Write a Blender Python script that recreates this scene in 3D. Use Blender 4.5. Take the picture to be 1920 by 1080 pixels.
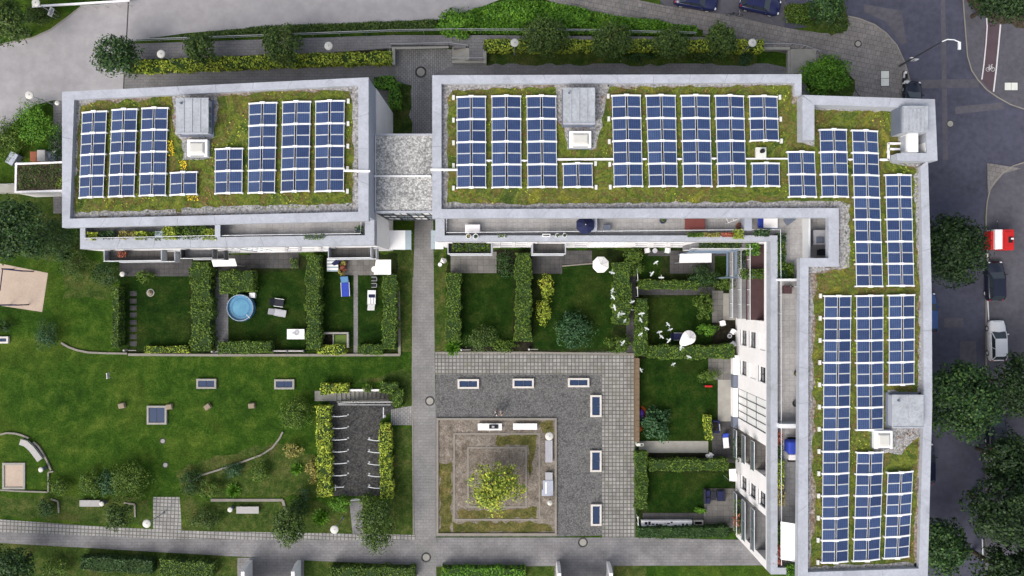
import bpy, bmesh, math, random
import numpy as np
from mathutils import Vector, Matrix
for o in list(bpy.data.objects): bpy.data.objects.remove(o)
SC = bpy.context.scene
COL = SC.collection
R = math.radians
random.seed(7)
# ------------------------------------------------------------------ camera: a drone straight above the courtyard
F, H = 1500.0, 84.0                     # focal length in photo pixels, flying height in metres
cam = bpy.data.cameras.new('camera'); cam.sensor_width = 36; cam.lens = 36*F/1920
cam.clip_end = 1000
camo = bpy.data.objects.new('camera', cam); COL.objects.link(camo)
camo.location = (0, 0, H); camo.rotation_euler = (0, 0, 0)
SC.camera = camo
# ------------------------------------------------------------------ sky and sun (bright overcast, light from the lower left)
SUN_EL, SUN_AZ = R(47), R(42)           # azimuth: from -Y towards -X
w = bpy.data.worlds.new('World'); SC.world = w; w.use_nodes = True
nt = w.node_tree; nt.nodes.clear()
sky = nt.nodes.new('ShaderNodeTexSky'); sky.sky_type = 'NISHITA'; sky.sun_disc = False
sky.sun_elevation = SUN_EL; sky.sun_rotation = math.pi + SUN_AZ
sky.air_density = 1.0; sky.dust_density = 5.0; sky.ozone_density = 1.0
hsv = nt.nodes.new('ShaderNodeHueSaturation'); hsv.inputs['Saturation'].default_value = 0.55
bg = nt.nodes.new('ShaderNodeBackground'); bg.inputs['Strength'].default_value = 0.15
wo = nt.nodes.new('ShaderNodeOutputWorld')
nt.links.new(sky.outputs[0], hsv.inputs['Color']); nt.links.new(hsv.outputs[0], bg.inputs[0]); nt.links.new(bg.outputs[0], wo.inputs[0])
sl = bpy.data.lights.new('sun', 'SUN'); sl.energy = 0.9; sl.angle = R(40); sl.color = (1, .965, .92)
so = bpy.data.objects.new('sun', sl); COL.objects.link(so)
so.rotation_euler = (R(90) - SUN_EL, 0, -SUN_AZ); so.location = (-20, -60, 60)
SC.view_settings.view_transform = 'Standard'; SC.view_settings.look = 'None'
SC.view_settings.exposure = 0.52; SC.view_settings.gamma = 1.0
SC.render.engine = 'CYCLES'

# ------------------------------------------------------------------ helpers
def P(x, y, z=0.0):
    s = (H - z)/F
    return ((x-960)*s, (540-y)*s, z)
def rootloc(o):
    while o.parent: o = o.parent
    return Vector(o.location)
class MB:
    def __init__(s): s.v = []; s.f = []; s.m = []; s.uv = {}
    def add(s, vs, fs, m=0):
        b = len(s.v); s.v += [tuple(p) for p in vs]
        for f in fs: s.f.append(tuple(b+i for i in f)); s.m.append(m)
        return s
    def hexa(s, b, t, m=0, mt=None):
        "4 bottom points, 4 top points, both counter-clockwise from above"
        s.add(list(b)+list(t), [(3,2,1,0),(0,1,5,4),(1,2,6,5),(2,3,7,6),(3,0,4,7)], m)
        n = len(s.v); s.f.append((n-4,n-3,n-2,n-1)); s.m.append(m if mt is None else mt); return s
    def box(s, x0, x1, y0, y1, z0, z1, m=0, mt=None):
        q = [(x0,y0),(x1,y0),(x1,y1),(x0,y1)]
        return s.hexa([(a,b,z0) for a,b in q], [(a,b,z1) for a,b in q], m, mt)
    def pbox(s, x0, y0, x1, y1, z0, z1, m=0, mt=None):
        "box whose top shows at photo pixels x0..x1, y0..y1"
        a = P(x0, y1, z1); b = P(x1, y0, z1)
        return s.box(a[0], b[0], a[1], b[1], z0, z1, m, mt)
    def obox(s, c, d, n, L, W, z0, z1, m=0):
        "box about c with axis d (2D), length L, width W"
        c = Vector(c[:2]); d = Vector(d[:2]).normalized(); n = Vector((-d.y, d.x))
        q = [c-d*L/2-n*W/2, c+d*L/2-n*W/2, c+d*L/2+n*W/2, c-d*L/2+n*W/2]
        return s.hexa([(p.x,p.y,z0) for p in q], [(p.x,p.y,z1) for p in q], m)
    def prism(s, poly, z0, z1, m=0, mt=None, bottom=False):
        poly = [p[:2] for p in poly]
        A = sum(poly[i][0]*poly[(i+1)%len(poly)][1]-poly[(i+1)%len(poly)][0]*poly[i][1] for i in range(len(poly)))
        if A < 0: poly = poly[::-1]
        n = len(poly); zt = z1 if isinstance(z1, (list, tuple)) else [z1]*n
        if A < 0 and isinstance(z1, (list, tuple)): zt = list(z1)[::-1]
        b = len(s.v)
        s.v += [(p[0],p[1],z0) for p in poly] + [(p[0],p[1],zt[i]) for i,p in enumerate(poly)]
        for i in range(n):
            j = (i+1) % n; s.f.append((b+i,b+j,b+n+j,b+n+i)); s.m.append(m)
        s.f.append(tuple(b+n+i for i in range(n))); s.m.append(m if mt is None else mt)
        if bottom: s.f.append(tuple(b+i for i in range(n))[::-1]); s.m.append(m)
        return s
    def flat(s, poly, z, m=0):
        poly = [p[:2] for p in poly]
        A = sum(poly[i][0]*poly[(i+1)%len(poly)][1]-poly[(i+1)%len(poly)][0]*poly[i][1] for i in range(len(poly)))
        if A < 0: poly = poly[::-1]
        b = len(s.v); s.v += [(p[0],p[1],z) for p in poly]
        s.f.append(tuple(range(b, b+len(poly)))); s.m.append(m); return s
    def cyl(s, cx, cy, z0, z1, r0, r1=None, n=16, m=0, cap=True):
        r1 = r0 if r1 is None else r1
        b = len(s.v)
        for z, r in ((z0,r0),(z1,r1)):
            s.v += [(cx+r*math.cos(2*math.pi*i/n), cy+r*math.sin(2*math.pi*i/n), z) for i in range(n)]
        for i in range(n):
            j = (i+1)%n; s.f.append((b+i,b+j,b+n+j,b+n+i)); s.m.append(m)
        if cap:
            s.f.append(tuple(b+n+i for i in range(n))); s.m.append(m)
            s.f.append(tuple(b+i for i in range(n))[::-1]); s.m.append(m)
        return s
    def lathe(s, cx, cy, prof, n=20, m=0, ms=None):
        b = len(s.v)
        for r, z in prof: s.v += [(cx+r*math.cos(2*math.pi*i/n), cy+r*math.sin(2*math.pi*i/n), z) for i in range(n)]
        for k in range(len(prof)-1):
            for i in range(n):
                j = (i+1)%n; s.f.append((b+k*n+i,b+k*n+j,b+(k+1)*n+j,b+(k+1)*n+i)); s.m.append(ms[k] if ms else m)
        return s
    def tube(s, pts, r, n=6, m=0):
        pts = [Vector(p) for p in pts]; b = len(s.v); N = len(pts)
        rr = r if isinstance(r, (list, tuple)) else [r]*N
        for i, p in enumerate(pts):
            d = (pts[min(i+1,N-1)] - pts[max(i-1,0)]).normalized()
            u = d.orthogonal().normalized() if abs(d.z) > .95 else d.cross(Vector((0,0,1))).normalized()
            v = d.cross(u)
            for k in range(n):
                a = 2*math.pi*k/n; q = p + (u*math.cos(a)+v*math.sin(a))*rr[i]; s.v.append(tuple(q))
        for i in range(N-1):
            for k in range(n):
                j = (k+1)%n; s.f.append((b+i*n+k,b+i*n+j,b+(i+1)*n+j,b+(i+1)*n+k)); s.m.append(m)
        s.f.append(tuple(b+k for k in range(n))[::-1]); s.m.append(m)
        s.f.append(tuple(b+(N-1)*n+k for k in range(n))); s.m.append(m)
        return s
    def sphere(s, c, rx, ry, rz, nu=12, nv=8, m=0, z0=-1.0):
        prof = []
        b = len(s.v)
        for k in range(nv+1):
            t = math.asin(z0) + (math.pi/2-math.asin(z0))*k/nv
            for i in range(nu):
                a = 2*math.pi*i/nu; s.v.append((c[0]+rx*math.cos(t)*math.cos(a), c[1]+ry*math.cos(t)*math.sin(a), c[2]+rz*math.sin(t)))
        for k in range(nv):
            for i in range(nu):
                j = (i+1)%nu; s.f.append((b+k*nu+i,b+k*nu+j,b+(k+1)*nu+j,b+(k+1)*nu+i)); s.m.append(m)
        return s
    def build(s, name, mats, parent=None, smooth=False, bevel=0):
        me = bpy.data.meshes.new(name)
        v = s.v
        if parent is not None:
            L = rootloc(parent); v = [(a-L.x, b-L.y, c-L.z) for a,b,c in s.v]
        me.from_pydata(v, [], s.f)
        if not isinstance(mats, (list, tuple)): mats = [mats]
        for mt in mats: me.materials.append(mt)
        for p, mi in zip(me.polygons, s.m): p.material_index = mi
        bm = bmesh.new(); bm.from_mesh(me)
        big = [f for f in bm.faces if len(f.verts) > 4]
        if big: bmesh.ops.triangulate(bm, faces=big)
        bm.to_mesh(me); bm.free()
        if smooth:
            for p in me.polygons: p.use_smooth = True
        o = bpy.data.objects.new(name, me); COL.objects.link(o)
        if parent is not None: o.parent = parent
        if bevel:
            md = o.modifiers.new('bevel', 'BEVEL'); md.width = bevel; md.segments = 2; md.limit_method = 'ANGLE'; md.angle_limit = R(40)
        return o
def tag(o, label=None, cat=None, group=None, kind=None):
    if label: o['label'] = label
    if cat: o['category'] = cat
    if group: o['group'] = group
    if kind: o['kind'] = kind
    return o
def T(name, label, cat, loc, group=None, rz=0):
    o = bpy.data.objects.new(name, None); COL.objects.link(o); o.empty_display_size = .2
    o.location = loc; o.rotation_euler = (0, 0, rz)
    return tag(o, label, cat, group)
def dup(root, loc, rz=0, label=None, group=None, scale=None):
    r = root.copy(); COL.objects.link(r); r.location = loc; r.rotation_euler = (0, 0, rz)
    if label: r['label'] = label
    if group: r['group'] = group
    if scale: r.scale = (scale,)*3
    for ch in list(root.children):
        c = ch.copy(); COL.objects.link(c); c.parent = r
        for g in list(ch.children):
            d = g.copy(); COL.objects.link(d); d.parent = c
    return r
def lerp(a, b, t): return tuple(a[i]+(b[i]-a[i])*t for i in range(len(a)))

# ------------------------------------------------------------------ materials
def newmat(name):
    m = bpy.data.materials.new(name); m.use_nodes = True
    t = m.node_tree; b = t.nodes['Principled BSDF']
    return m, t, b
def pos(t, scale=(1,1,1), rot=0.0):
    g = t.nodes.new('ShaderNodeNewGeometry'); mp = t.nodes.new('ShaderNodeMapping')
    mp.inputs['Scale'].default_value = scale; mp.inputs['Rotation'].default_value = (0,0,rot)
    t.links.new(g.outputs['Position'], mp.inputs['Vector']); return mp.outputs[0]
def noise(t, vec, scale, detail=5, rough=.6, dist=0):
    n = t.nodes.new('ShaderNodeTexNoise'); n.inputs['Scale'].default_value = scale
    n.inputs['Detail'].default_value = detail; n.inputs['Roughness'].default_value = rough; n.inputs['Distortion'].default_value = dist
    t.links.new(vec, n.inputs['Vector']); return n.outputs['Fac']
def ramp(t, fac, stops, interp='LINEAR'):
    r = t.nodes.new('ShaderNodeValToRGB'); e = r.color_ramp.elements; r.color_ramp.interpolation = interp
    e[0].position = stops[0][0]; e[0].color = (*stops[0][1], 1); e[1].position = stops[1][0]; e[1].color = (*stops[1][1], 1)
    for p, c in stops[2:]:
        k = e.new(p); k.color = (*c, 1)
    t.links.new(fac, r.inputs[0]); return r.outputs[0]
def mix(t, fac, a, b, mode='MIX'):
    n = t.nodes.new('ShaderNodeMix'); n.data_type = 'RGBA'; n.blend_type = mode
    for sock, v in ((n.inputs[0], fac), (n.inputs[6], a), (n.inputs[7], b)):
        if hasattr(v, 'is_output'): t.links.new(v, sock)
        elif isinstance(v, (int, float)): sock.default_value = v
        else: sock.default_value = (*v, 1)
    return n.outputs[2]
def bump(t, b, h, strength=.4, dist=.05):
    n = t.nodes.new('ShaderNodeBump'); n.inputs['Strength'].default_value = strength; n.inputs['Distance'].default_value = dist
    t.links.new(h, n.inputs['Height']); t.links.new(n.outputs[0], b.inputs['Normal'])
def mulc(c, k): return tuple(min(1, x*k) for x in c)
def plain(name, c, rough=.6, var=.15, scale=2.0, metal=0, spec=.3, fine=30, streak=None):
    m, t, b = newmat(name)
    v = pos(t)
    f1 = noise(t, v, scale, 6, .65); f2 = noise(t, v, fine, 3)
    c1 = ramp(t, f1, [(.3, mulc(c, 1-var)), (.7, mulc(c, 1+var))])
    c2 = mix(t, .35, c1, ramp(t, f2, [(.35, mulc(c, 1-var*1.3)), (.65, mulc(c, 1+var*1.3))]))
    t.links.new(c2, b.inputs['Base Color'])
    b.inputs['Roughness'].default_value = rough; b.inputs['Metallic'].default_value = metal
    b.inputs['Specular IOR Level'].default_value = spec
    return m
def grassmat(name, cs, big=.12, mid=1.2, fine=6.0):
    m, t, b = newmat(name); v = pos(t)
    a = ramp(t, noise(t, v, big, 5, .6, .8), [(.36, cs[0]), (.5, cs[1]), (.64, cs[2])])
    k = ramp(t, noise(t, v, mid, 8, .78, .4), [(.34, mulc(cs[0], .5)), (.5, cs[1]), (.68, mulc(cs[2], 1.7))])
    c = mix(t, .55, a, k)
    f = noise(t, v, fine, 5, .8)
    c = mix(t, .9, c, ramp(t, f, [(.3, (.3,.3,.3)), (.72, (1.75,1.75,1.75))]), 'MULTIPLY')
    t.links.new(c, b.inputs['Base Color']); b.inputs['Roughness'].default_value = .95; b.inputs['Specular IOR Level'].default_value = .1
    bump(t, b, f, .7, .08)
    return m
def brickmat(name, c1, c2, mortar, bw, rh, ms, offset=0.0, rot=0.0, var=.25, rough=.85, moss=None, sx=0, sy=0, big=.5):
    m, t, b = newmat(name); v = pos(t, rot=rot)
    n = t.nodes.new('ShaderNodeTexBrick'); n.offset = offset; n.squash = 1
    n.inputs['Color1'].default_value = (*c1,1); n.inputs['Color2'].default_value = (*c2,1); n.inputs['Mortar'].default_value = (*mortar,1)
    n.inputs['Scale'].default_value = 1; n.inputs['Mortar Size'].default_value = ms; n.inputs['Mortar Smooth'].default_value = .3
    n.inputs['Brick Width'].default_value = bw; n.inputs['Row Height'].default_value = rh
    t.links.new(v, n.inputs['Vector'])
    p = pos(t)
    c = mix(t, .85, n.outputs['Color'], ramp(t, noise(t, p, big, 6, .7), [(.3, (1-var,)*3), (.7, (1+var,)*3)]), 'MULTIPLY')
    c = mix(t, .6, c, ramp(t, noise(t, p, 7, 4, .7), [(.3, (.75,)*3), (.7, (1.25,)*3)]), 'MULTIPLY')
    if moss:
        c = mix(t, ramp(t, noise(t, p, .7, 6, .7), [(.52, (0,0,0)), (.72, (.75,.75,.75))]), c, moss)
    t.links.new(c, b.inputs['Base Color']); b.inputs['Roughness'].default_value = rough; b.inputs['Specular IOR Level'].default_value = .2
    iv = t.nodes.new('ShaderNodeMath'); iv.operation = 'SUBTRACT'; iv.inputs[0].default_value = 1; t.links.new(n.outputs['Fac'], iv.inputs[1])
    bump(t, b, iv.outputs[0], .5, .03)
    return m
def leafmat(name, dark, mid, light, rough=.55):
    m, t, b = newmat(name)
    g = t.nodes.new('ShaderNodeNewGeometry')
    c = ramp(t, g.outputs['Random Per Island'], [(0, dark), (.45, mid), (1, light)])
    f = noise(t, pos(t), 1.1, 4, .6)
    c = mix(t, .7, c, ramp(t, f, [(.32, (.55,.6,.5)), (.68, (1.4,1.35,1.3))]), 'MULTIPLY')
    c = mix(t, ramp(t, noise(t, pos(t), .55, 5, .7, .5), [(.56,(0,0,0)), (.74,(.55,.55,.55))]), c, (mid[0]*1.9, mid[1]*.95, mid[2]*1.2))
    t.links.new(c, b.inputs['Base Color']); b.inputs['Roughness'].default_value = rough; b.inputs['Specular IOR Level'].default_value = .25
    return m
def glassmat(name, c, rough=.06, spec=.6):
    m, t, b = newmat(name); b.inputs['Base Color'].default_value = (*c,1); b.inputs['Roughness'].default_value = rough
    b.inputs['Specular IOR Level'].default_value = spec; return m
def gravelmat(name, a, bcol, ccol, scale=9, patch=1.2, lo=.35, hi=.65):
    m, t, b = newmat(name); v = pos(t)
    vo = t.nodes.new('ShaderNodeTexVoronoi'); vo.inputs['Scale'].default_value = scale; t.links.new(v, vo.inputs['Vector'])
    sep = t.nodes.new('ShaderNodeSeparateColor'); t.links.new(vo.outputs['Color'], sep.inputs[0])
    c = ramp(t, sep.outputs[0], [(0, bcol), (.45, a), (1, mulc(a, 1.35))])
    c = mix(t, ramp(t, noise(t, v, patch, 7, .75), [(lo, (0,0,0)), (hi, (1,1,1))]), c, mix(t, .65, c, ccol))
    c = mix(t, .8, c, ramp(t, vo.outputs['Distance'], [(0, (1.2,)*3), (.8, (.45,)*3)]), 'MULTIPLY')
    t.links.new(c, b.inputs['Base Color']); b.inputs['Roughness'].default_value = .9; b.inputs['Specular IOR Level'].default_value = .15
    bump(t, b, vo.outputs['Distance'], -.6, .05)
    return m
def sedummat(name):
    m, t, b = newmat(name); v = pos(t)
    a = ramp(t, noise(t, v, .30, 5, .58, 1.8), [(.30, (.030,.055,.012)), (.39, (.055,.100,.016)), (.45, (.17,.195,.026)), (.50, (.060,.105,.018)), (.55, (.155,.10,.040)), (.60, (.10,.135,.024)), (.66, (.24,.215,.030)), (.74, (.06,.075,.025))])
    k = ramp(t, noise(t, v, 1.7, 7, .75, .5), [(.30, (.028,.040,.014)), (.44, (.075,.105,.024)), (.56, (.145,.155,.050)), (.70, (.27,.245,.15))])
    c = mix(t, .3, a, k)
    f = noise(t, v, 5, 6, .75)
    c = mix(t, .75, c, ramp(t, f, [(.3, (.4,.4,.4)), (.7, (1.7,1.65,1.55))]), 'MULTIPLY')
    t.links.new(c, b.inputs['Base Color']); b.inputs['Roughness'].default_value = .95; b.inputs['Specular IOR Level'].default_value = .1
    bump(t, b, f, .9, .12)
    return m
def solarmat():
    m, t, b = newmat('solar cells')
    uv = t.nodes.new('ShaderNodeUVMap'); sp = t.nodes.new('ShaderNodeSeparateXYZ'); t.links.new(uv.outputs[0], sp.inputs[0])
    def stripes(sock, n, wdt):
        a = t.nodes.new('ShaderNodeMath'); a.operation = 'MULTIPLY'; a.inputs[1].default_value = n; t.links.new(sock, a.inputs[0])
        f = t.nodes.new('ShaderNodeMath'); f.operation = 'FRACT'; t.links.new(a.outputs[0], f.inputs[0])
        s = t.nodes.new('ShaderNodeMath'); s.operation = 'SUBTRACT'; s.inputs[1].default_value = .5; t.links.new(f.outputs[0], s.inputs[0])
        q = t.nodes.new('ShaderNodeMath'); q.operation = 'ABSOLUTE'; t.links.new(s.outputs[0], q.inputs[0])
        g = t.nodes.new('ShaderNodeMath'); g.operation = 'GREATER_THAN'; g.inputs[1].default_value = .5-wdt; t.links.new(q.outputs[0], g.inputs[0])
        return g.outputs[0]
    oi = t.nodes.new('ShaderNodeObjectInfo')
    base = ramp(t, oi.outputs['Random'], [(0, (.025,.045,.116)), (.5, (.036,.064,.152)), (1, (.048,.082,.182))])
    c = mix(t, .35, base, ramp(t, noise(t, pos(t), 1.7, 4), [(.35, (.6,.65,.75)), (.65, (1.3,1.3,1.25))]), 'MULTIPLY')
    c = mix(t, stripes(sp.outputs[0], 6, .07), c, (.010,.016,.045))
    c = mix(t, stripes(sp.outputs[1], 4, .03), c, (.016,.026,.08))
    t.links.new(c, b.inputs['Base Color']); b.inputs['Roughness'].default_value = .14; b.inputs['Specular IOR Level'].default_value = .5
    return m
def weathered(name, c):
    m, t, b = newmat(name); v = pos(t)
    k = ramp(t, noise(t, v, .5, 7, .7, .6), [(.3, mulc(c,.82)), (.5, c), (.72, mulc(c,1.16))])
    st = noise(t, pos(t, (6,6,1)), .55, 6, .8, 1.5)
    k = mix(t, ramp(t, st, [(.50,(0,0,0)), (.72,(.6,.6,.6))]), k, mulc(c,.62))
    k = mix(t, .5, k, ramp(t, noise(t, v, 3.2, 6, .8), [(.3,(.8,.8,.8)), (.7,(1.15,1.15,1.15))]), 'MULTIPLY')
    t.links.new(k, b.inputs['Base Color']); b.inputs['Roughness'].default_value = .6; b.inputs['Specular IOR Level'].default_value = .3
    return m
M = {}
M['grass'] = grassmat('meadow grass', [(.014,.041,.004), (.029,.070,.006), (.068,.096,.013)], big=.09, mid=.6)
M['lawn'] = grassmat('garden lawn', [(.0055,.018,.002), (.011,.034,.003), (.032,.044,.008)], big=.2, mid=.8)
M['scruff'] = grassmat('scruffy grass', [(.020,.042,.008), (.042,.075,.012), (.095,.090,.030)], big=.35)
M['soil'] = grassmat('bare soil', [(.030,.026,.018), (.055,.045,.030), (.10,.080,.055)], big=.8)
M['pit'] = grassmat('trodden earth', [(.125,.10,.075), (.195,.165,.135), (.235,.21,.18)], big=.25, mid=1.0, fine=7)
M['moss'] = grassmat('mossy earth', [(.06,.07,.018), (.10,.10,.03), (.16,.12,.05)], big=.6)
M['sand'] = plain('play sand', (.44,.35,.28), .95, .12, .8, fine=6)
M['apron'] = plain('pale worn concrete paving', (.30,.29,.298), .9, .17, .10, fine=.9)
M['asphalt'] = plain('road asphalt', (.062,.064,.092), .85, .28, .22, fine=1.6)
M['asphalt2'] = plain('old road asphalt', (.088,.085,.100), .85, .25, .35, fine=2.2)
M['walk'] = brickmat('grey footway slabs', (.17,.16,.155), (.205,.19,.18), (.10,.095,.09), .5, .5, .02, .5, .2, .3)
M['walk2'] = brickmat('dark footway slabs', (.165,.16,.165), (.185,.18,.18), (.11,.11,.11), .6, .3, .016, .5, 0, .25)
M['path'] = brickmat('courtyard path slabs', (.20,.195,.192), (.22,.214,.21), (.155,.15,.146), .6, .3, .014, .5, 0, .25)
M['path2'] = brickmat('path slabs beside the hedges', (.185,.18,.185), (.205,.20,.20), (.135,.13,.13), .6, .3, .014, .5, 0, .35)
M['grid'] = brickmat('square setts', (.22,.215,.205), (.31,.30,.285), (.10,.098,.085), .39, .39, .05, 0, 0, .25, moss=(.14,.14,.10))
M['gridl'] = brickmat('square setts by the lawn', (.25,.245,.24), (.32,.31,.30), (.12,.12,.10), .39, .39, .05, 0, .045, .3)
M['cobble'] = gravelmat('basalt cobbles', (.135,.135,.132), (.065,.065,.065), (.20,.197,.193), 7.5, .8)
M['cobbled'] = gravelmat('dark cobbles of the bicycle park', (.065,.065,.065), (.03,.03,.03), (.12,.115,.10), 6.5, .7, .45, .7)
M['court'] = brickmat('small paving stones', (.23,.225,.22), (.28,.275,.265), (.14,.138,.135), .4, .22, .03, .5, R(90), .3)
M['patio'] = brickmat('patio slabs', (.062,.06,.062), (.078,.075,.074), (.04,.04,.04), .5, .5, .015, 0, 0, .35)
M['patio2'] = brickmat('pale patio slabs', (.145,.138,.13), (.175,.168,.158), (.09,.09,.085), .6, .6, .018, 0, 0, .35)
M['terrace'] = brickmat('terrace slabs', (.36,.35,.345), (.40,.39,.385), (.28,.27,.27), .5, .5, .012, 0, 0, .22)
M['terraced'] = brickmat('darker terrace slabs', (.20,.20,.21), (.23,.23,.235), (.14,.14,.14), .5, .5, .012, 0, 0, .2)
M['kerb'] = plain('concrete kerb', (.24,.22,.19), .9, .18, 1.5)
M['kerbd'] = plain('dark edging', (.05,.05,.05), .9, .2, 1.5)
M['concrete'] = plain('weathered concrete', (.30,.29,.26), .9, .2, 1.2)
M['zinc'] = weathered('zinc coping', (.385,.405,.450))
M['zinc2'] = plain('zinc cladding', (.36,.385,.45), .5, .10, .9, fine=6)
M['zincd'] = plain('dark zinc', (.13,.15,.20), .5, .12, 1.0)
M['hood'] = plain('galvanised hood', (.34,.36,.385), .45, .28, .9, fine=5)
M['render'] = plain('white render', (.84,.82,.825), .9, .06, .5, fine=3)
M['white'] = plain('white painted metal', (.80,.80,.80), .5, .04, 1.0)
M['fabricw'] = plain('white awning cloth', (.83,.81,.80), .9, .03, 1.5)
M['fabricg'] = plain('grey cloth', (.40,.40,.43), .9, .08, 2.0)
M['navy'] = plain('navy cloth', (.012,.016,.06), .8, .2, 3)
M['blue'] = plain('blue cloth', (.03,.06,.38), .8, .15, 3)
M['teal'] = plain('blue plastic', (.06,.17,.32), .4, .1, 2)
def watermat():
    m, t, b = newmat('pool water'); v = pos(t)
    f = noise(t, v, 2.2, 4, .6, .8)
    t.links.new(ramp(t, f, [(.3,(.065,.21,.34)), (.7,(.12,.31,.45))]), b.inputs['Base Color']); b.inputs['Roughness'].default_value = .06
    bump(t, b, noise(t, v, 5, 3), .25, .05); return m
M['water'] = watermat()
M['black'] = plain('black rubber', (.012,.012,.014), .8, .2, 4)
M['dark'] = plain('anthracite wicker', (.018,.020,.030), .8, .2, 6)
M['metal'] = plain('galvanised steel', (.42,.43,.44), .4, .08, 3, metal=.5)
M['metald'] = plain('dark steel', (.07,.075,.085), .45, .1, 3, metal=.3)
M['bluebeam'] = plain('blue grey steel beam', (.16,.22,.30), .5, .1, 2)
M['wood'] = plain('weathered timber', (.16,.115,.07), .85, .25, 3)
M['wood2'] = plain('grey timber slats', (.40,.385,.37), .85, .12, 3)
M['brown'] = plain('brown boarded floor', (.075,.040,.042), .8, .2, 2)
M['redt'] = plain('red brown table cloth', (.16,.045,.04), .8, .15, 2)
M['red'] = plain('red paint', (.50,.018,.018), .4, .08, 2)
M['orange'] = plain('orange cloth', (.55,.09,.02), .8, .1, 2)
M['violet'] = plain('violet cloth', (.05,.02,.18), .8, .1, 2)
M['terra'] = plain('terracotta', (.25,.085,.045), .85, .15, 3)
M['stone'] = plain('sandstone block', (.26,.21,.15), .9, .2, 2)
M['lampw'] = plain('opal lamp disc', (.54,.53,.49), .4, .05, 3)
M['blockw'] = plain('pale ballast block', (.62,.63,.58), .9, .12, 2)
M['alu'] = plain('aluminium frame', (.70,.72,.74), .4, .05, 3)
M['gap'] = plain('black membrane and ridge shade', (.02,.02,.022), .9, .2, 3)  # corner roof deck, and the painted shade strips under the array ridges
M['glass'] = glassmat('window glass', (.02,.025,.035))
M['glassb'] = glassmat('blue skylight glass', (.022,.042,.095), .2, .3)
M['glassp'] = glassmat('pale glass', (.33,.40,.44), .15)
M['glassr'] = glassmat('grey balcony glass', (.10,.13,.15), .1)
M['framew'] = plain('pale concrete frame', (.58,.55,.51), .9, .14, 1.5)
M['carglass'] = glassmat('car glass', (.03,.04,.05), .04)
M['solar'] = solarmat()
M['sedum'] = sedummat('sedum roof')
M['gravel'] = gravelmat('roof gravel', (.32,.31,.305), (.16,.155,.15), (.46,.45,.45), 6.5, 1.6)
M['gravelb'] = gravelmat('mossy roof gravel', (.34,.30,.265), (.16,.13,.10), (.20,.12,.065), 5.5, 1.1, .40, .62)
M['gravelp'] = gravelmat('pale bridge gravel', (.50,.50,.485), (.28,.28,.275), (.15,.155,.155), 7, .6, .50, .66)
M['bed'] = grassmat('dark planting soil', [(.010,.010,.007), (.018,.017,.011), (.032,.028,.018)], big=.8)
M['bedg'] = grassmat('dark garden soil with weeds', [(.009,.016,.004), (.016,.028,.006), (.030,.034,.012)], big=.4)  # dark soil tone laid beneath the garden plots
M['cycle'] = plain('red cycle lane', (.085,.058,.068), .85, .2, .6)
M['paint'] = plain('white road paint', (.60,.60,.60), .8, .12, 3)
M['skin'] = plain('skin', (.42,.24,.17), .6, .05, 5)
M['hair'] = plain('black hair', (.008,.007,.007), .6, .2, 20)
M['cloth_w'] = plain('white shirt', (.75,.75,.76), .9, .05, 6)
M['cloth_g'] = plain('beige jacket', (.34,.31,.28), .9, .08, 6)
M['jeans'] = plain('dark trousers', (.02,.025,.05), .9, .15, 8)
M['feather'] = plain('white feathers', (.50,.54,.52), .8, .08, 8)
M['featherg'] = plain('grey feathers', (.28,.31,.31), .8, .1, 8)
M['bark'] = plain('bark', (.055,.042,.03), .95, .3, 5)
M['carnavy'] = plain('navy car paint', (.010,.014,.065), .25, .05, 1, spec=.6)
M['carblack'] = plain('black car paint', (.008,.011,.026), .25, .05, 1, spec=.6)
M['carwhite'] = plain('white car paint', (.72,.72,.73), .3, .03, 1, spec=.5)
M['carblue'] = plain('blue car paint', (.02,.06,.20), .25, .05, 1, spec=.6)
M['tail'] = plain('red lamp glass', (.35,.01,.02), .25, .05, 3)
M['lamp'] = plain('clear lamp glass', (.75,.78,.8), .2, .05, 3)
M['l_yel'] = leafmat('yellow green leaves', (0.061,0.115,0.014), (0.184,0.264,0.029), (0.525,0.578,0.061))
M['l_mid'] = leafmat('mid green leaves', (.022,.058,.008), (.060,.122,.014), (.140,.205,.026))
M['l_bri'] = leafmat('bright green leaves', (.034,.100,.008), (.075,.200,.014), (.150,.310,.026))
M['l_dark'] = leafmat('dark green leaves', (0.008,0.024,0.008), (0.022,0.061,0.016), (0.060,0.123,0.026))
M['l_shade'] = leafmat('green leaves with painted shade', (.005,.014,.005), (.012,.034,.009), (.032,.066,.014))  # shade of the street put into the leaf colour of its trees
M['l_oliv'] = leafmat('olive green leaves', (.020,.046,.010), (.046,.090,.017), (.100,.150,.030))
M['l_blue'] = leafmat('blue green leaves', (.012,.042,.016), (.026,.078,.028), (.060,.130,.050))
M['l_och'] = leafmat('ochre leaves', (0.095,0.101,0.024), (0.240,0.224,0.056), (0.455,0.385,0.123))
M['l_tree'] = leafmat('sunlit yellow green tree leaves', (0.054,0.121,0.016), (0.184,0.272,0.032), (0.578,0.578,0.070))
M['l_red'] = leafmat('reddish leaves', (0.108,0.034,0.020), (0.272,0.080,0.048), (0.490,0.175,0.105))
M['l_rust'] = leafmat('rusty sedum', (.09,.04,.02), (.20,.095,.04), (.34,.20,.09))
M['l_sed'] = leafmat('sedum tufts', (0.068,0.081,0.022), (0.192,0.224,0.048), (0.490,0.473,0.088))
M['l_flow'] = leafmat('yellow flowers', (0.608,0.405,0.014), (0.960,0.672,0.032), (1.225,0.963,0.088))
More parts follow.
